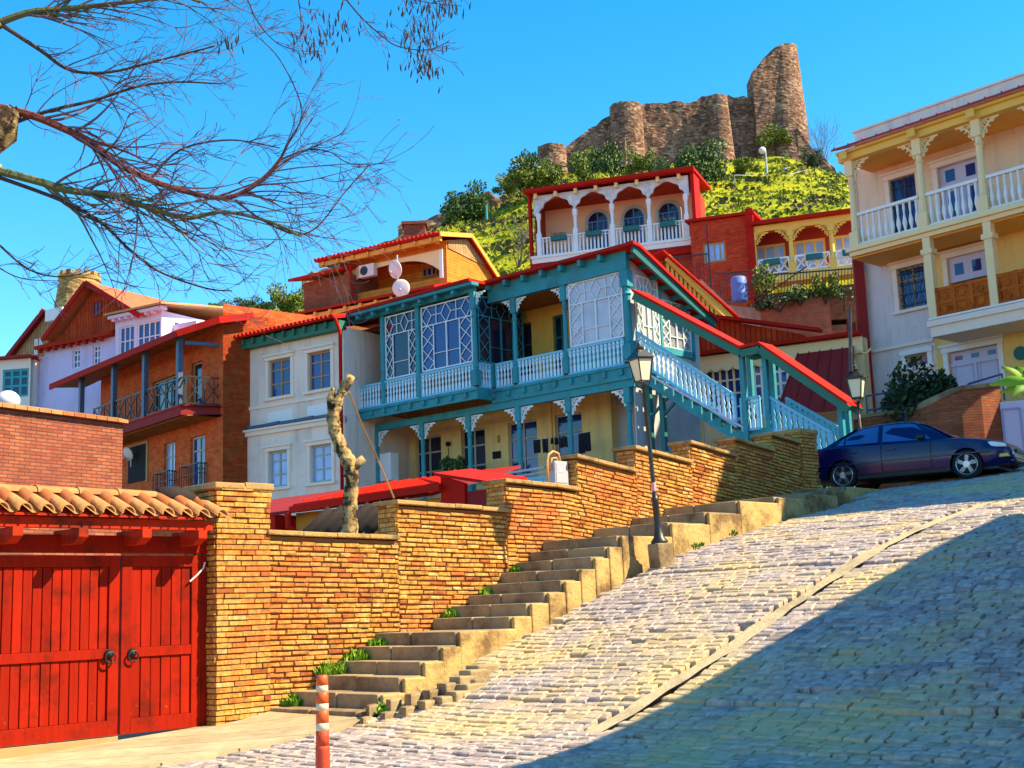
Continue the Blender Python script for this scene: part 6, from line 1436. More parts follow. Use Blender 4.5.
b.f = [(j*nx+i, j*nx+i+1, (j+1)*nx+i+1, (j+1)*nx+i) for j in range(len(rows)-1) for i in range(nx-1)]
m, t, bs = base('hill_grass', .95, spec=.1)
n1 = noise(t, .16, 8, .7); n2 = noise(t, 1.1, 6, .7); 
c = ramp(t, n1.outputs[0], [(.36,(.08,.07,.02)),(.44,(.17,.18,.015)),(.52,(.36,.38,.015)),(.68,(.5,.43,.02))])
c2 = ramp(t, n2.outputs[0], [(.34,(.1,.075,.02)),(.46,(.25,.29,.012)),(.66,(.52,.44,.02))]); c = mixc(t, .5, c, c2)
g = nn(t, 'ShaderNodeNewGeometry'); sp_ = nn(t, 'ShaderNodeSeparateXYZ'); t.links.new(g.outputs['Normal'], sp_.inputs[0])
t.links.new(c, bs.inputs['Base Color']); bumpn(t, bs, n2.outputs[0], 1, .4); M['hill'] = m
b.build('hill', M['hill'], smooth=True, kind='structure')
def hill_at(px, py):
    best = None
    for i in range(401):
        q = i/400; p = hsurf(px, q); d = p-CAM; w_ = d.dot(CF); y = 384-FPX*d.dot(CU)/w_; x = 512+FPX*d.dot(CR)/w_
        e = abs(y-py)
        if best is None or e < best[0]: best = (e, p, q)
    return best[1], best[2]
# grass clumps and dark scrub scattered over the slope
r = random.Random(17); gb = MB(); sb = MB()
for i in range(20000):
    px = r.uniform(280, 900); q = r.random()**.8; p = hsurf(px, q)
    nv = math.sin(p.x*.5+p.y*.3)+math.sin(p.y*.9-p.x*.35)+.6*math.sin(p.x*1.7+2*math.sin(p.y*.7))+r.gauss(0,.55)
    tgt = sb if nv > 1.1 else gb
    for k in range(2):
        a = r.uniform(0, PI); s = r.uniform(.06,.2)*(1.7 if tgt is sb else 1); h = s*r.uniform(.5,1.0); dx, dy = s*math.cos(a), s*math.sin(a); ox, oy = r.gauss(0,.25), r.gauss(0,.25)
        tgt.add([(p.x+ox-dx,p.y+oy-dy,p.z-.1),(p.x+ox+dx,p.y+oy+dy,p.z-.1),(p.x+ox+dx*.7,p.y+oy+dy*.7,p.z+h*r.uniform(.6,1)),(p.x+ox,p.y+oy-.1,p.z+h),(p.x+ox-dx*.8,p.y+oy-dy*.8,p.z+h*r.uniform(.5,.9))],[(0,1,2,3,4)])
tag(gb.build('grass', M['grass_tuft'], kind='stuff'), 'yellow green grass clumps covering the fortress hill', 'grass')
tag(sb.build('scrub', M['dark_scrub'], kind='stuff'), 'dark brown scrub patches on the fortress hill', 'scrub')
# fortress masonry
DC = 150.0
def ruin(name, label, top, bot, D=DC, th=3.0, m='castle', seed=1, rough=.35):
    """curtain wall: top and bottom edges given along the wall, real thickness, crumbled crest"""
    r = random.Random(seed); o = at(top[0][0], bot, D if not isinstance(D, tuple) else D[0]); b = MB()
    xs_ = [p[0] for p in top]; ys_ = [p[1] for p in top]; n = max(6, int((xs_[-1]-xs_[0])/5)); T = thing(name, label, 'castle wall', loc=o)
    prev = None; rowsN = 14
    def dep(q): return lerp(D[0], D[1], q) if isinstance(D, tuple) else D
    front = []
    for i in range(n+1):
        q = i/n; px = lerp(xs_[0], xs_[-1], q); d = dep(q); tp = at(px, interp(px, xs_, ys_), d)-o; bt_ = at(px, bot, d)-o; bt_.x = tp.x
        tp.z += r.uniform(-rough, rough*.6)*(1 if i % 2 else .4)
        col = []
        for j in range(rowsN+1):
            v = bt_.lerp(tp, j/rowsN); v = Vector((tp.x, lerp(bt_.y,tp.y,j/rowsN)*0 + (d-(D[0] if isinstance(D,tuple) else D)), v.z)); v.y += r.uniform(-.1,.1) + .1*math.sin(px*.21+j*.5)*math.sin(j*.37+px*.05); v.x += r.uniform(-.08,.08); col.append(v)
        front.append(col)
    R_ = rowsN+1
    vs_ = [v for c in front for v in c]; b.add(vs_, [(i*R_+j,(i+1)*R_+j,(i+1)*R_+j+1,i*R_+j+1) for i in range(n) for j in range(rowsN)])
    tops = [c[-1] for c in front]; back = [v+Vector((0,th,r.uniform(-.3,.3))) for v in tops]; bb_ = [c[0]+Vector((0,th,0)) for c in front]
    for i in range(n): b.add([tops[i],tops[i+1],back[i+1],back[i]],[(0,1,2,3)]); b.add([back[i],back[i+1],bb_[i+1],bb_[i]],[(0,1,2,3)])
    b.add([front[0][0],front[0][-1],back[0],bb_[0]],[(0,1,2,3)]); b.add([front[-1][0],bb_[-1],back[-1],front[-1][-1]],[(0,1,2,3)])
    b.build('masonry', M[m], T); return T
ruin('fortress_wall', 'rising fortress wall left of the broad round tower', [(560,147),(570,143),(585,132),(600,121),(616,112)], 178, DC, 3, seed=2)
ruin('fortress_wall', 'long fortress curtain wall between the two round towers', [(640,105),(660,103),(695,101),(700,96),(716,93)], 172, DC+.5, 3, seed=3)
ruin('fortress_wall', 'fortress wall between the slim round tower and the great tower', [(728,94),(740,97),(760,99),(790,108)], 168, DC+.8, 3, seed=4)
ruin('fortress_buttress', 'sloping stone buttress falling to the right of the great tower', [(796,128),(806,140),(822,156),(834,168),(840,182)], 192, DC-1, 4, seed=5)
ruin('ruined_wall', 'low brown ruined wall on the slope behind the orange house', [(398,226),(402,222),(420,221),(424,226)], 246, 138, 2, 'rock', 6, .2)
ruin('ruined_wall', 'low red brown rock wall between the hill trees and the loggia', [(474,196),(482,192),(500,194),(520,200),(540,204)], 222, 132, 2, 'rock', 7, .5)
ruin('rock_outcrop', 'grey brown rock ridge beside the dark hill trees', [(422,222),(436,214),(450,212),(470,203)], 236, 141, 4, 'rock', 8, .5)
ruin('rock_outcrop', 'bare brown rock ridge showing left of the orange house', [(302,277),(308,272),(330,265),(352,255),(400,236)], 300, 120, 6, 'rock', 9, .4)
def rtow(name, label, pxc, pyt, pyb, rpx_t, rpx_b, D=DC, seed=1, topf=None):
    c = at(pxc, pyb, D); zt = at(pxc, pyt, D).z; return tower(name, label, c, rpx_b*D/FPX, rpx_t*D/FPX, c.z, zt, 'castle', 0, seed, topf, 32)
rtow('fortress_tower', 'small low round fortress tower at the left end', 553, 148, 178, 15, 16.5, seed=11)
rtow('fortress_tower', 'broad round fortress tower in the middle of the wall', 629, 107, 172, 17, 18.5, seed=12)
rtow('fortress_tower', 'slim round fortress tower with flared foot', 722, 98, 170, 10.5, 15, seed=13)
rtow('fortress_tower', 'great round tower with slanted top crowning the fortress', 787, 50, 175, 20.5, 27.5, DC+2, 14, lambda a: .985 + .03*math.cos(a) if math.cos(a) > -.2 else .975 + .22*(math.cos(a)+.2)*.5)
ruin('fortress_wall', 'flat stone flank on the left of the great tower', [(752,72),(759,64),(770,53),(780,48)], 178, DC-.6, 4, seed=15, rough=.2)
# pines and shrubs on the hill
def make_crown(seed, n, lobes, s):
    r = random.Random(seed); b = MB()
    L = [(r.uniform(-.34,.34), r.uniform(-.34,.34), r.uniform(.35,.86), r.uniform(.15,.27)) for _ in range(lobes)]
    for i in range(n):
        c = r.choice(L); a, e, d = r.uniform(0,2*PI), math.asin(r.uniform(-.9,1)), r.random()**.4*c[3]
        p = Vector((c[0]+d*math.cos(a)*math.cos(e), c[1]+d*math.sin(a)*math.cos(e), c[2]+d*.75*math.sin(e)))
        u = Vector((r.gauss(0,1),r.gauss(0,1),r.gauss(0,.5))).normalized(); v = u.orthogonal().normalized(); w_ = u.cross(v); k = s*r.uniform(.5,1.5)
        b.add([p-v*k, p-w_*k*.6, p+v*k, p+w_*k*.6],[(0,1,2,3)])
    t = MB(); t.tube([(0,0,-.05),(.01,0,.3),(0,.01,.7)],[.035,.025,.01],6)
    for c in L[:6]: t.tube([(0,0,.25),(c[0]*.5,c[1]*.5,c[2]*.75),(c[0],c[1],c[2])],[.016,.011,.004],4)
    return b, t
protos = []
for s in range(4):
    cb_, tb = make_crown(s+30, 3200, 15, .03); protos.append((cb_, tb))
made = {}
def hill_tree(px, pyt, pyb, wpx, kind, mk, label, D=None, grp='trees on the fortress hill'):
    if D: p = at(px, pyb, D)
    else: p, q = hill_at(px, pyb); D = p.y
    H = (pyb-pyt)*D/FPX*1.15; W_ = wpx*D/FPX/.86
    T = thing('hill_tree', label, 'tree', loc=p, rz=px*.7, group=grp); T.scale = (W_, W_, H)
    key = (kind, mk)
    if key not in made:
        made[key] = (protos[kind][0].build('crown', M[mk], T), protos[kind][1].build('trunk', M['bark_dark'], T))
    else:
        for o in made[key]: c = o.copy(); COL.objects.link(c); c.parent = T
    return T
for a in [(466,188,232,40,0,'leaf_dark','dark pine left of the low teal lamp post on the hill'),
          (482,198,226,26,1,'leaf_olive','olive green tree just right of the dark left pine'),
          (453,208,232,26,2,'leaf_dark','low dark bush tree at the left hill edge'),
          (528,152,200,26,3,'leaf_dark','dark slender tree against the sky behind the bright tree'),
          (530,165,202,50,1,'leaf_olive','broad bright green tree left of the thin utility pole'),
          (550,160,196,24,2,'leaf_olive','green tree behind the thin utility pole'),
          (584,150,190,30,0,'leaf_olive','round green tree below the rising fortress wall'),
          (611,143,188,32,3,'leaf_dark','dense dark tree left of the tall wooden pole'),
          (640,152,184,26,1,'leaf_olive','green tree right of the tall wooden pole'),
          (662,160,186,24,2,'leaf_dark','low dark tree above the loggia roof'),
          (700,144,192,46,0,'leaf_dark','large spreading dark tree right of the loggia roof'),
          (776,128,156,34,1,'leaf_olive','yellow green bush at the foot of the great tower'),
          (812,150,176,20,2,'leaf_bush','dark ivy clump on the stone buttress'),
          (742,160,178,30,3,'leaf_olive','low green bush below the slim tower'),
          (716,168,186,20,1,'leaf_dark','dark low bush below the fortress curtain wall'),
          (508,176,200,26,2,'leaf_olive','bright bush at the left of the broad green tree')]: hill_tree(*a)
for a in [(216,303,330,26,0,'leaf_dark','small round tree above the brick house roof, left of two',88),(250,298,322,24,1,'leaf_dark','small tree above the brick house roof, right of two',88),(284,288,322,38,2,'leaf_olive','bushy green tree left of the orange house',80)]:
    hill_tree(*a[:7], D=a[7], grp='trees above the brick house')
# bare shrubs right of the great tower
def bare_shrub(name, label, p, H, seed, m, n=16):
    r = random.Random(seed); b = MB()
    for k in range(n):
        d = Vector((r.gauss(0,.5),r.gauss(0,.4),1)).normalized(); q = Vector((0,0,0)); pts = [q.copy()]
        for s in range(6): d = (d+Vector((r.gauss(0,.2),r.gauss(0,.2),.05))).normalized(); q = q+d*H/6; pts.append(q.copy())
        b.tube(pts, [.05*(1-i/7) for i in range(7)], 4)
        for j in (3,4,5):
            dd = (d+Vector((r.gauss(0,.8),r.gauss(0,.5),.2))).normalized(); b.tube([pts[j],pts[j]+dd*H*.2,pts[j]+dd*H*.35+Vector((0,0,H*.06))],[.025,.018,.008],3)
    o = b.build(name, m); o.location = p; return tag(o, label, 'shrub')
mg = mat('bare_grey', (.2,.28,.42), .9, .2); bare_shrub('bare_shrub', 'bluish bare shrub against the sky right of the great tower', at(824,166,151), 5.5, 3, mg, 26)
bare_shrub('bare_shrub', 'bare thin shrub standing on the slope left of the loggia', hill_at(518,268)[0], 3.2, 5, M['twig'], 8)
# poles
def pole(name, label, px, pyt, pyb, r, m, cross=False, lampy=False):
    p, q = hill_at(px, pyb); D = p.y; H = (pyb-pyt)*D/FPX; T = thing(name, label, 'pole', loc=p); b = MB(); b.lathe(0,0,[(r,-.3),(r*.75,H)],8); b.build('shaft', M[m], T)
    if cross: b = MB(); b.box(-.7,.7,-.05,.05,H-.5,H-.38); b.box(-.5,.5,-.05,.05,H-1.0,H-.9); [b.lathe(x,0,[(.05,H-.38),(.05,H-.2)],6) for x in (-.6,0,.6)]; b.build('cross_arm', M[m], T)
    if lampy: b = MB(); b.tube([(0,0,H-.05),(-.3,0,H+.15),(-.5,-.1,H+.1)],.05,5); b.ball((-.3,0,H+.05),.38,6); b.build('lamp_head', M['dish'], T)
pole('utility_pole', 'tall brown wooden utility pole rising above the loggia roof', 627, 134, 182, .16, 'bark', True)
pole('utility_pole', 'thin dark utility pole left of the rising fortress wall', 562, 160, 190, .12, 'bark_dark', True)
pole('lamp_post', 'pale lamp post on the sunlit hill below the great tower', 767, 148, 182, .12, 'metal_grey', False, True)
pole('lamp_post', 'short teal lamp post on the hill beside the dark pine', 487, 203, 226, .14, 'teal', False, False)
b = MB(); pts = [hill_at(px, py)[0] for px, py in ((690,176),(705,183),(735,184),(765,184),(790,183),(812,176),(826,174))]; up = Vector((0,0,.9))
for i in range(len(pts)-1): b.tube([pts[i]+up,pts[i+1]+up],.035,4); b.tube([pts[i]+up*.5,pts[i+1]+up*.5],.025,4); b.tube([pts[i]-up*.2,pts[i]+up],.04,4)
tag(b.build('path_railing', M['metal_grey']), 'thin pale railing along the hill path below the fortress', 'railing')
# walker on the hill path (small, one continuous body)
def person(p, H, label):
    T = thing('person', label, 'person', loc=p, rz=.6)
    def skin(name, pts, edges, rad, m, par):
        me = bpy.data.meshes.new(name); me.from_pydata(pts, edges, []); o = bpy.data.objects.new(name, me); COL.objects.link(o); me.materials.append(m)
        md = o.modifiers.new('skin','SKIN'); sv = me.skin_vertices[0].data
        for v, r_ in zip(sv, rad): v.radius = (r_, r_)
        sv[0].use_root = True
        o.modifiers.new('sub','SUBSURF').levels = 1; o.parent = par
        for pl in me.polygons: pl.use_smooth = True
        return o
    k = H/1.75
    P = [(0,0,.95),(0,.02,1.15),(0,.03,1.4),(0,.02,1.52),(0,-.0,1.66),(.1,0,.9),(.12,-.12,.5),(.12,-.05,.06),(.12,-.17,.03),(-.1,0,.9),(-.12,.14,.5),(-.12,.3,.08),(-.12,.2,.02),(.2,.03,1.4),(.27,.08,1.12),(.25,-.02,.9),(-.2,.03,1.4),(-.27,-.02,1.12),(-.24,-.15,.95)]
    E_ = [(0,1),(1,2),(2,3),(3,4),(0,5),(5,6),(6,7),(7,8),(0,9),(9,10),(10,11),(11,12),(2,13),(13,14),(14,15),(2,16),(16,17),(17,18)]
    R_ = [.15,.14,.16,.06,.1,.09,.065,.045,.04,.09,.065,.045,.04,.06,.045,.035,.06,.045,.035]
    skin('body', [(x*k,y*k,z*k) for x,y,z in P], E_, [r_*k for r_ in R_], mat('skin_tone',(.45,.25,.16),.7,.1), T)
    skin('jacket', [(x*k,y*k,z*k) for x,y,z in [P[0],P[1],P[2],P[13],P[14],P[16],P[17]]], [(0,1),(1,2),(2,3),(3,4),(2,5),(5,6)], [r_*k for r_ in (.17,.17,.19,.085,.07,.085,.07)], mat('jacket_blue',(.03,.06,.4),.8,.2), T)
    skin('trousers', [(x*k,y*k,z*k) for x,y,z in [P[0],P[5],P[6],P[7],P[9],P[10],P[11]]], [(0,1),(1,2),(2,3),(0,4),(4,5),(5,6)], [r_*k for r_ in (.165,.11,.085,.065,.11,.085,.065)], mat('trousers_dark',(.04,.04,.07),.8,.2), T)
    b = MB(); b.ball((0,.015*k,1.7*k),.115*k,6); b.build('hair', M['bark_dark'], T, smooth=True)
p, q = hill_at(786, 181); person(p, 1.6, 'walker in a blue jacket on the hill path below the great tower')

# ================================================================== BARE TREE (branches overhead, left)
TD = 10.0
p0 = at(-95, 700, TD); p0.z = .1
TR_ = thing('bare_tree', 'leafless tree reaching long curved branches across the sky at upper left', 'tree', loc=p0)
def tp(px, py, D=TD): return at(px, py, D)-p0
b = MB(); b.tube([(0,0,-.3),(.05,.05,1.2),(.0,.1,2.6),tp(-78,300),tp(-60,200),tp(-30,150),tp(2,128),tp(12,108,9.9)],[.3,.25,.23,.21,.2,.17,.14,.05],14)
rr = random.Random(8); b.v = [(v[0]+rr.uniform(-.015,.015), v[1]+rr.uniform(-.015,.015), v[2]+rr.uniform(-.015,.015)) for v in b.v]
b.tube([tp(-60,200),tp(-70,90),tp(-60,-60),tp(-40,-200)],[.19,.17,.13,.08],12); b.tube([tp(-72,100),tp(-30,40),tp(0,22)],[.1,.06,.05],10); b.tube([tp(-70,170),tp(-30,168),tp(0,170)],[.1,.06,.05],10)
b.tube([tp(-50,-130),tp(120,-110),tp(300,-60),tp(345,0)],[.08,.05,.02,.009],8); b.tube([tp(-72,60),tp(20,-60),tp(120,-30),tp(200,2)],[.08,.05,.03,.014],8); b.tube([tp(-45,-160),tp(200,-150),tp(400,-60),tp(430,-5)],[.07,.04,.02,.008],8)
b.build('trunk', M['bark'], TR_, smooth=True)
tw = {'twig': MB(), 'bark_red': MB(), 'bark_green': MB(), 'bark_dark': MB()}
rt = random.Random(23)
def bez(pts, n):
    out = []
    P = [pts[0]]+pts+[pts[-1]]
    for i in range(1, len(P)-2):
        for k in range(n):
            t = k/n; a, b_, c, d = P[i-1], P[i], P[i+1], P[i+2]
            out.append(.5*((2*b_)+(c-a)*t+(2*a-5*b_+4*c-d)*t*t+(3*b_-a-3*c+d)*t**3))
    return out+[pts[-1]]
def limb(key, pxs, r0, r1, kids_n, klen, bias, dep=0, D0=TD, D1=None):
    tw = {k_: MB() for k_ in ('twig','bark_red','bark_green','bark_dark')}; globals()['tw'] = tw; n0 = len(pxs); pts = bez([tp(x, y, lerp(D0, D1 or D0, i/(n0-1))) for i, (x, y) in enumerate(pxs)], 6)
    R_ = [.82*lerp(r0, r1, i/(len(pts)-1)) for i in range(len(pts))]; tw[key].tube(pts, R_, 7)
    kids_n = int(kids_n*1.75)
    for k in range(kids_n):
        i = int(lerp(.12, .98, rt.random())*(len(pts)-2)); d = (pts[i+1]-pts[i]).normalized(); twig(pts[i], d, klen*rt.uniform(.5,1.25), R_[i]*.5, bias, 0, key)
    o = tw[key].build('branch', M[key], TR_)
    if tw['twig'].v: tw['twig'].build('twigs', M['twig'], o)
def twig(p, d, L, r, bias, dep, key0):
    r = min(r, .016) if dep == 0 else r
    side = Vector((rt.gauss(0,.55), rt.gauss(0,.5), rt.gauss(0,.75))); d = (d*1.1+side+bias*.4).normalized(); n = 9
    pts = [p.copy()]; curl = Vector((rt.gauss(.02,.05), rt.gauss(0,.05), rt.gauss(.0,.1))); q = p.copy()
    for s in range(n):
        d = (d+curl+Vector((rt.gauss(0,.05),rt.gauss(0,.05),rt.gauss(0,.06)))).normalized(); q = q+d*L/n; pts.append(q.copy())
    key = key0 if dep == 0 and rt.random() < .4 else 'twig'
    tw[key].tube(pts, [max(.002, r*.85*(1-.85*i/n)) for i in range(n+1)], 4)
    if dep < 2:
        for k in range(rt.randint(2,4) if dep == 0 else rt.randint(0,3)):
            i = rt.randint(2, n-1); twig(pts[i], (pts[i+1]-pts[i]).normalized(), L*rt.uniform(.25,.6), r*.55, bias, dep+1, key0)
right = Vector((1,0,-.05))
limb('bark_red', [(-10,106),(30,115),(62,128),(92,143),(115,162),(150,180),(188,192),(225,198),(252,187),(270,172),(282,157)], .045, .018, 22, .9, right)
limb('bark_green', [(-5,170),(40,182),(66,190),(110,196),(150,208),(185,218),(225,212),(270,222),(300,236)], .045, .012, 24, .9, right+Vector((0,0,-.3)))
limb('bark_green', [(0,22),(30,12),(60,9),(110,4),(180,-4),(240,-12)], .04, .012, 20, .8, right)
limb('bark_dark', [(0,24),(40,50),(70,70),(110,72),(160,60),(215,46)], .024, .008, 12, .7, right)
limb('bark_dark', [(-5,130),(45,112),(95,100),(140,86),(180,82),(222,84)], .022, .007, 12, .6, right)
limb('bark_dark', [(-5,176),(60,200),(100,222),(130,250),(160,272),(205,288),(232,291)], .022, .006, 14, .6, right+Vector((0,0,-.2)))
limb('bark_red', [(235,200),(262,220),(295,234),(318,226),(345,192),(372,162)], .012, .005, 8, .45, right)
limb('bark_dark', [(282,157),(290,140),(302,110),(280,60),(250,30)], .011, .004, 6, .5, right)
limb('bark_dark', [(280,160),(306,150),(330,152),(352,164),(396,162)], .01, .003, 6, .35, right)
limb('twig', [(150,180),(180,150),(230,140),(280,148)], .014, .006, 8, .5, right)
limb('bark_dark', [(345,-2),(362,18),(382,36),(397,46),(420,50),(436,48)], .009, .004, 8, .25, Vector((.3,0,-1)))
limb('bark_dark', [(247,-2),(258,22),(276,42),(300,52)], .008, .003, 5, .3, Vector((.3,0,-1)))
limb('bark_dark', [(298,-4),(301,20),(300,40)], .007, .003, 5, .25, Vector((0,0,-1)))
limb('bark_dark', [(400,-8),(425,2),(462,6)], .006, .003, 5, .25, Vector((0,0,-1)))
limb('bark_dark', [(-10,236),(30,270),(70,276),(110,262)], .012, .004, 6, .5, right)
limb('bark_dark', [(-10,262),(20,278),(60,281)], .008, .003, 3, .4, right)
# drooping seed clusters at the tips
b = MB(); rs = random.Random(31)
for cx, cy, w_, h_, n in ((418,30,24,52,95),(440,8,22,14,40),(330,28,30,26,46),(310,48,16,14,24),(232,46,12,10,14),(428,66,16,24,34)):
    for k in range(n):
        q = tp(cx+rs.gauss(0,w_*.5), cy+rs.gauss(0,h_*.5), TD+rs.gauss(0,.25)); e = Vector((rs.gauss(0,.01), rs.gauss(0,.01), -.05*rs.uniform(.5,1.3))); b.tube([q-e*.9, q, q+e*.6], [.0025,.009,.003], 4)
        if rs.random() < .5: b.tube([q, q+Vector((rs.gauss(0,.06),0,rs.uniform(.03,.14)))], .002, 3)
b.build('seed_clusters', M['bark_dark'], TR_, kind='stuff')
# ---- leafy branch at the right edge
lp = at(1060, 372, 5.2); LB = thing('leafy_branch', 'bright green leafy sprig poking in at the right edge', 'plant', loc=lp)
b = MB(); rs = random.Random(12)
def q5(px, py, D=5.2): return at(px, py, D)-lp
for (ax_, ay_, bx_, by_, w_) in ((1030,380,989,384,.021),(1026,382,1003,366,.018),(1028,384,1012,395,.017),(1032,380,1016,366,.019),(1034,384,1000,392,.018),(1040,376,1022,368,.018),(1042,384,1024,394,.018),(1046,380,1030,372,.018)):
    A_, B_ = q5(ax_,ay_,5.2+rs.gauss(0,.05)), q5(bx_,by_,5.2+rs.gauss(0,.08)); d = (B_-A_); u = d.normalized(); s_ = u.cross(Vector((rs.gauss(0,.3),-1,rs.gauss(.4,.3)))).normalized(); nrm = u.cross(s_)
    L_, Rr, Cc = [], [], []
    for k in range(7):
        t_ = k/6; wd = w_*math.sin(PI*min(1,t_*.9+.08))**.8*(1.15 if t_ < .6 else .9); c_ = A_+d*t_-nrm*.02*math.sin(PI*t_)
        L_.append(c_+s_*wd+nrm*.012); Cc.append(c_); Rr.append(c_-s_*wd+nrm*.012)
    b.add(L_+Cc+Rr, [(i,i+1,8+i,7+i) for i in range(6)]+[(7+i,8+i,15+i,14+i) for i in range(6)])
b.build('leaves', M['weed'], LB, smooth=True)
b = MB(); b.tube([q5(1026,382),q5(1060,380),q5(1120,420),(.5,0,-1.0),(.55,0,lp.z*-1+.2)],[.006,.008,.012,.02,.03],7); b.build('stem', M['bark_dark'], LB, smooth=True)

# ================================================================== CAR
w1, w2 = at(846, 489.6, 26.5), at(969.5, 479.0, 25.1)
hd = math.degrees(math.atan2(w2.x-w1.x, w2.y-w1.y))
CFr = Fr(846, 489.6, 26.5, hd, 0); WB = Vector((w2.x-w1.x, w2.y-w1.y)).length; sc_ = WB/2.7
CFr.o.z = (w1.z+w2.z)/2 - .0
car = thing('parked_car', 'dark blue four door saloon car parked across the top of the cobbled street', 'car', fr=CFr.sub(0, .74*sc_, 0))
car.scale = (sc_,)*3; car.rotation_euler = (0, -math.atan2(w2.z-w1.z, WB), CFr.rz)
m, t, bs = base('car_paint', .2, spec=.35); bs.inputs['Coat Weight'].default_value = .2; bs.inputs['Coat Roughness'].default_value = .06
n = noise(t, 3, 5); t.links.new(mixc(t, n.outputs[0], (.003,.003,.05,1), (.005,.005,.085,1)), bs.inputs['Base Color']); M['car_paint'] = m
M['car_glass'] = glass('car_glass', (.03,.09,.28), .04, .9); M['tyre'] = mat('tyre', (.014,.014,.015), .9, .3, 12, .4, 60); M['alloy'] = mat('alloy', (.62,.6,.62), .35, .15, 6, metal=.7); M['trim_black'] = mat('trim_black', (.012,.012,.014), .5, .2)
# local x: rear axle 0, front axle 2.7; body from -.98 to 3.6
st_ = [(-.98,.42,.62,.70,.62),(-.94,.36,.80,.78,.80),(-.82,.3,.92,.84,.90),(-.55,.25,.97,.865,.95),(-.2,.23,.985,.875,.96),(.3,.21,.985,.88,.955),(.9,.2,.965,.88,.93),(1.5,.2,.945,.88,.91),(2.0,.2,.94,.88,.90),(2.3,.2,.93,.88,.895),(2.6,.21,.905,.875,.87),(3.0,.22,.845,.865,.81),(3.3,.24,.775,.83,.74),(3.5,.28,.69,.76,.66),(3.58,.34,.6,.66,.58),(3.61,.4,.5,.58,.5)]
b = MB(); ring = 0
for (x, zb, zt, w_, zs) in st_:
    sec = [(-w_*.86,zb),(-w_*.97,zb+.08),(-w_*.99,zb+(zs-zb)*.33),(-w_*1.0,zb+(zs-zb)*.62),(-w_*.975,zs-.04),(-w_*.93,zs),(-w_*.8,zt-.01),(-w_*.4,zt+.012),(0,zt+.016)]
    sec = sec + [(-y,z) for y,z in sec[-2::-1]]; ring = len(sec); b.v += [(x,y,z) for y,z in sec]
ns = len(st_)
b.f += [(i*ring+k, i*ring+k+1, (i+1)*ring+k+1, (i+1)*ring+k) for i in range(ns-1) for k in range(ring-1)]
b.f += [((i+1)*ring, (i+1)*ring+ring-1, i*ring+ring-1, i*ring) for i in range(ns-1)]
b.f += [tuple(range(ring)), tuple((ns-1)*ring+k for k in range(ring-1,-1,-1))]
body = b.build('body', M['car_paint'], None, smooth=True)
for xw in (0, 2.7):
    cb_ = MB(); n_ = 28; v = []
    for y in (-1.2, 1.2): v += [(xw+.345*math.cos(2*PI*k/n_), y, .31+.345*math.sin(2*PI*k/n_)) for k in range(n_)]
    cb_.add(v, [tuple(range(n_)), tuple(range(2*n_-1,n_-1,-1))]+[(k,n_+k,n_+(k+1)%n_,(k+1)%n_) for k in range(n_)])
    cut = cb_.build('cutter', None); md = body.modifiers.new('arch','BOOLEAN'); md.operation = 'DIFFERENCE'; md.object = cut; md.solver = 'EXACT'
    bpy.context.view_layer.update(); dg = bpy.context.evaluated_depsgraph_get(); me = bpy.data.meshes.new_from_object(body.evaluated_get(dg)); body.modifiers.clear(); body.data = me; bpy.data.objects.remove(cut)
body.parent = car
me = body.data
if not me.materials: me.materials.append(M['car_paint'])
try: me.set_sharp_from_angle(angle=math.radians(35))
except Exception: pass
# cabin: glass house with body coloured pillars and roof
bot = [(-.42,.80,.955),(.1,.80,.945),(1.0,.815,.925),(1.9,.80,.905),(2.42,.74,.89)]
b = MB(); 
gh = [(-.45,.955,.955,.74),(.1,.95,1.2,.70),(.42,.94,1.345,.655),(.8,.93,1.392,.625),(1.25,.92,1.4,.62),(1.6,.915,1.375,.625),(1.95,.905,1.2,.68),(2.42,.89,.895,.74)]
rg = 0
for (x, zb, zt, w_) in gh:
    wb = lerp(.80,.74, max(0,(x-1.6)/.8)) if x > 1.6 else .81
    sec = [(-wb,zb-.03),(-lerp(wb,w_,.5)-.01,lerp(zb,zt,.5)),(-w_,zt-.03),(-w_+.07,zt),(-w_*.4,zt+.022),(0,zt+.028)]; sec = sec+[(-y,z) for y,z in sec[-2::-1]]; rg = len(sec); b.v += [(x,y,z) for y,z in sec]
b.f += [(i*rg+k,i*rg+k+1,(i+1)*rg+k+1,(i+1)*rg+k) for i in range(len(gh)-1) for k in range(rg-1)]
b.build('roof', M['car_paint'], car, smooth=True)
def sideq(s, pts, off):   # glass pane on the cabin flank (s = -1 is the near side)
    out = []
    for x, f in pts:
        zb = interp(x,[g_[0] for g_ in gh],[g_[1] for g_ in gh]); zt = interp(x,[g_[0] for g_ in gh],[g_[2] for g_ in gh])-.03; w_ = interp(x,[g_[0] for g_ in gh],[g_[3] for g_ in gh]); wb = .81 if x < 1.6 else lerp(.80,.74,(x-1.6)/.8)
        z = lerp(zb+.01, zt, f); out.append((x, s*(lerp(wb,w_,f)+off), z))
    return out
for s in (-1, 1):
    for nm, pts in (('rear_side_window',[(-.12,.06),(.06,.05),(.06,.9),(-.0,.82)]),('rear_door_window',[(.1,.05),(.83,.05),(.83,.95),(.45,.95),(.1,.86)]),('front_door_window',[(.93,.05),(1.98,.05),(1.64,.93),(1.5,.95),(.93,.95)])):
        P = sideq(s, pts, .016); Q = sideq(s, pts, .004); n_ = len(P); b = MB(); b.add(P+Q, [tuple(range(n_)) if s < 0 else tuple(range(n_-1,-1,-1))]+[(i,(i+1)%n_,n_+(i+1)%n_,n_+i) for i in range(n_)]); b.build(nm, M['car_glass'], car)
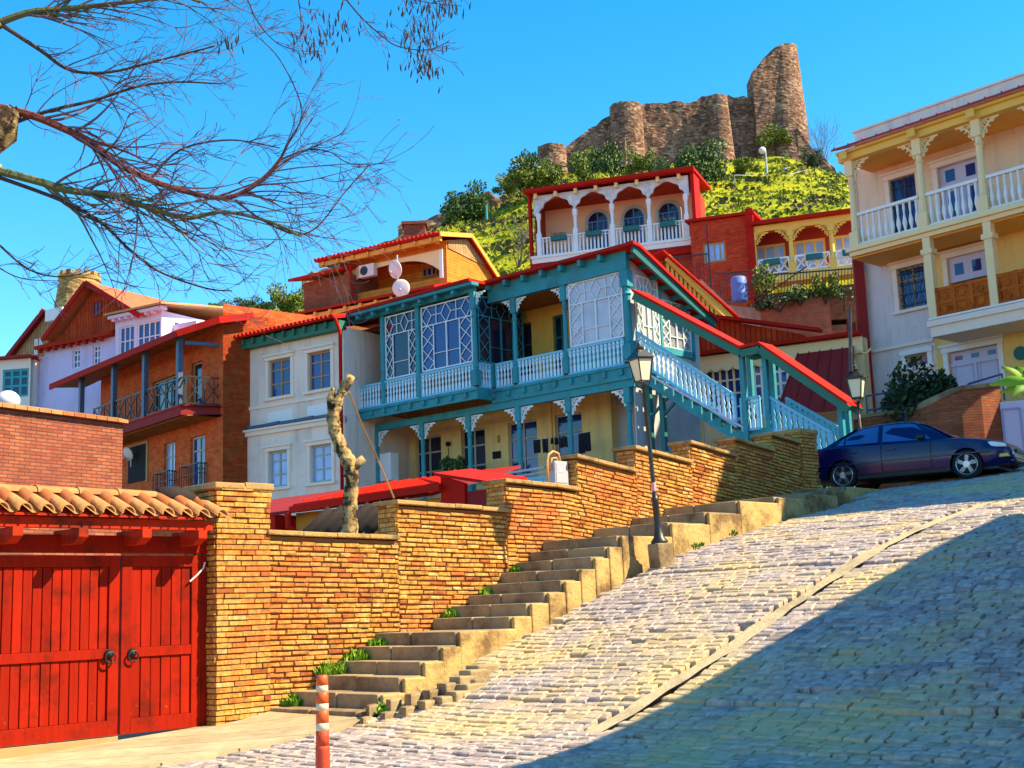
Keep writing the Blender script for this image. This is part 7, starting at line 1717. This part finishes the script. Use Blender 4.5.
b = MB(); b.add([(1.69,-.58,1.352),(2.36,-.68,.935),(2.36,.68,.935),(1.69,.58,1.352)],[(0,1,2,3)]); b.v = [(x+.02,y,z+.022) for x,y,z in b.v]; b.build('windscreen', M['car_glass'], car)
b = MB(); b.add([(.3,-.58,1.32),(-.36,-.66,1.0),(-.36,.66,1.0),(.3,.58,1.32)],[(3,2,1,0)]); b.v = [(x-.02,y,z+.02) for x,y,z in b.v]; b.build('rear_window', M['car_glass'], car)
# doors: thin seams, sills, side strip, handles
for s in (-1, 1):
    yq = s*.884
    b = MB()
    for x in (.06, .9, 1.98): b.box(x-.006,x+.006,s*.87,yq+s*.003,.3,.9)
    b.box(.06,1.98,s*.86,yq+s*.001,.295,.307); b.build('door_seam', M['trim_black'], car)
    b = MB(); b.box(-.62,3.2,s*.86,s*.893,.52,.555); b.build('side_strip', M['car_paint'], car, bevel=.008)
    b = MB(); b.box(.34,2.36,s*.84,s*.882,.19,.27); b.build('sill', M['trim_black'], car)
    for x in (.16, 1.02): b = MB(); b.box(x,x+.2,s*.88,s*.906,.765,.8); b.build('door_handle', M['car_paint'], car, bevel=.008)
    b = MB(); b.prism([(1.72,.92),(1.9,.93),(1.88,1.03),(1.74,1.04)], s*.84, s*1.0); b.build('wing_mirror', M['trim_black'], car, bevel=.03)
    b = MB(); b.prism([(-.985,.66),(-.8,.7),(-.78,.83),(-.95,.8)], s*.66, s*.852); b.build('tail_light', mat('tail_red',(.6,.02,.03),.2,.1), car, bevel=.01)
    b = MB(); b.prism([(3.1,.64),(3.52,.6),(3.5,.68),(3.24,.745),(3.1,.74)], s*.4, s*.825); b.build('headlight', mat('headlight_glass',(.8,.8,.85),.08,.1), car, bevel=.02)
    b = MB(); b.prism([(3.22,.4),(3.56,.4),(3.54,.47),(3.22,.47)], s*.4, s*.8); b.build('fog_light', mat('amber',(.85,.5,.08),.2,.1), car, bevel=.01)
b = MB(); b.box(3.3,3.66,-.62,.62,.28,.38); b.build('front_bumper', M['car_paint'], car, bevel=.04); b = MB(); b.box(3.55,3.63,-.35,.35,.5,.58); b.build('grille', M['trim_black'], car, bevel=.01); b = MB(); b.box(-1.02,-.7,-.78,.78,.36,.5); b.build('rear_bumper', M['car_paint'], car, bevel=.04)
b = MB(); b.box(-.7,3.3,-.7,.7,.18,.3); b.build('underbody', M['trim_black'], car)
# wheels
wt = MB(); wt.lathey(0,0,[(.2,-.1),(.235,-.105),(.285,-.1),(.31,-.07),(.31,.07),(.28,.1),(.2,.1)],32); tyre = None
def wheel(x, s):
    T = bpy.data.objects.new('wheel', None); COL.objects.link(T); T.parent = car; T.location = (x, s*.755, .31); T.rotation_euler.z = 0 if s < 0 else PI
    global tyre, rim_, hub_
    if tyre is None:
        tyre = wt.build('tyre', M['tyre'], T, smooth=False)
        r_ = MB(); r_.lathey(0,0,[(.235,-.1),(.222,-.112),(.21,-.1),(.2,-.075),(.205,-.02),(.205,.05)],28,False); 
        for k in range(5):
            a = 2*PI*k/5+.3; c, d = math.cos(a), math.sin(a)
            P = [(.05,-.03),(.12,-.045),(.205,-.055),(.205,.02),(.12,.035),(.05,.035)]
            pr_ = [(u*c-v*d, u*d+v*c) for u, v in P]; r_.prism(pr_, -.1, -.07)
        r_.lathey(0,0,[(.07,-.112),(.07,-.07)],16); rim_ = r_.build('rim', M['alloy'], T)
        h = MB(); h.lathey(0,0,[(.2,-.03),(.2,0)],20); hub_ = h.build('brake_disc', M['trim_black'], T)
    else:
        for o in (tyre, rim_, hub_): c = o.copy(); COL.objects.link(c); c.parent = T
for x in (0, 2.7):
    for s in (-1, 1): wheel(x, s)

# ================================================================== HOUSES ACROSS THE STREET (out of frame on the right; they shade the cobbles)
def off_house(name, label, t0, t1, y0, zts, m, rm):
    f = S.sub(t0, y0, zg(t0)-1); T = thing(name, label, 'house', fr=f); L = t1-t0
    z0, z1 = zts[0]-f.o.z, zts[1]-f.o.z
    b = MB(); b.add([(0,0,0),(L,0,0),(L,0,z1),(0,0,z0),(0,-7,0),(L,-7,0),(L,-7,z1),(0,-7,z0)],[(1,0,3,2),(4,5,6,7),(0,4,7,3),(5,1,2,6),(3,7,6,2)]); b.build('wall', M[m], T)
    b = MB(); slab(b,[(-.2,.25,z0),(L+.1,.25,z1),(L+.1,-7.2,z1),(-.2,-7.2,z0)],.14); b.build('roof', M[rm], T)
    n = int(L/2.6)
    for k in range(n):
        for fl in range(2):
            x = (k+.5)*L/n; z = 1.9+2.9*fl+(z1-z0)*x/L; b = MB(); b.box(x-.5,x+.5,-.0,.06,z,z+1.5); o = b.build('window', M['white'], T); b = MB(); b.box(x-.42,x+.42,.061,.075,z+.08,z+1.42); b.build('pane', M['pane_blue'], o)
off_house('row_house', 'low plastered row house along the shaded right side of the street', -.5, 10.7, -10.8, (5.4,7.6), 'wall_right_low', 'roof_maroon')
off_house('row_house', 'tall plastered house on the right at the top of the street', 16.5, 25, -8.3, (14.6,15), 'wall_right', 'roof_maroon')
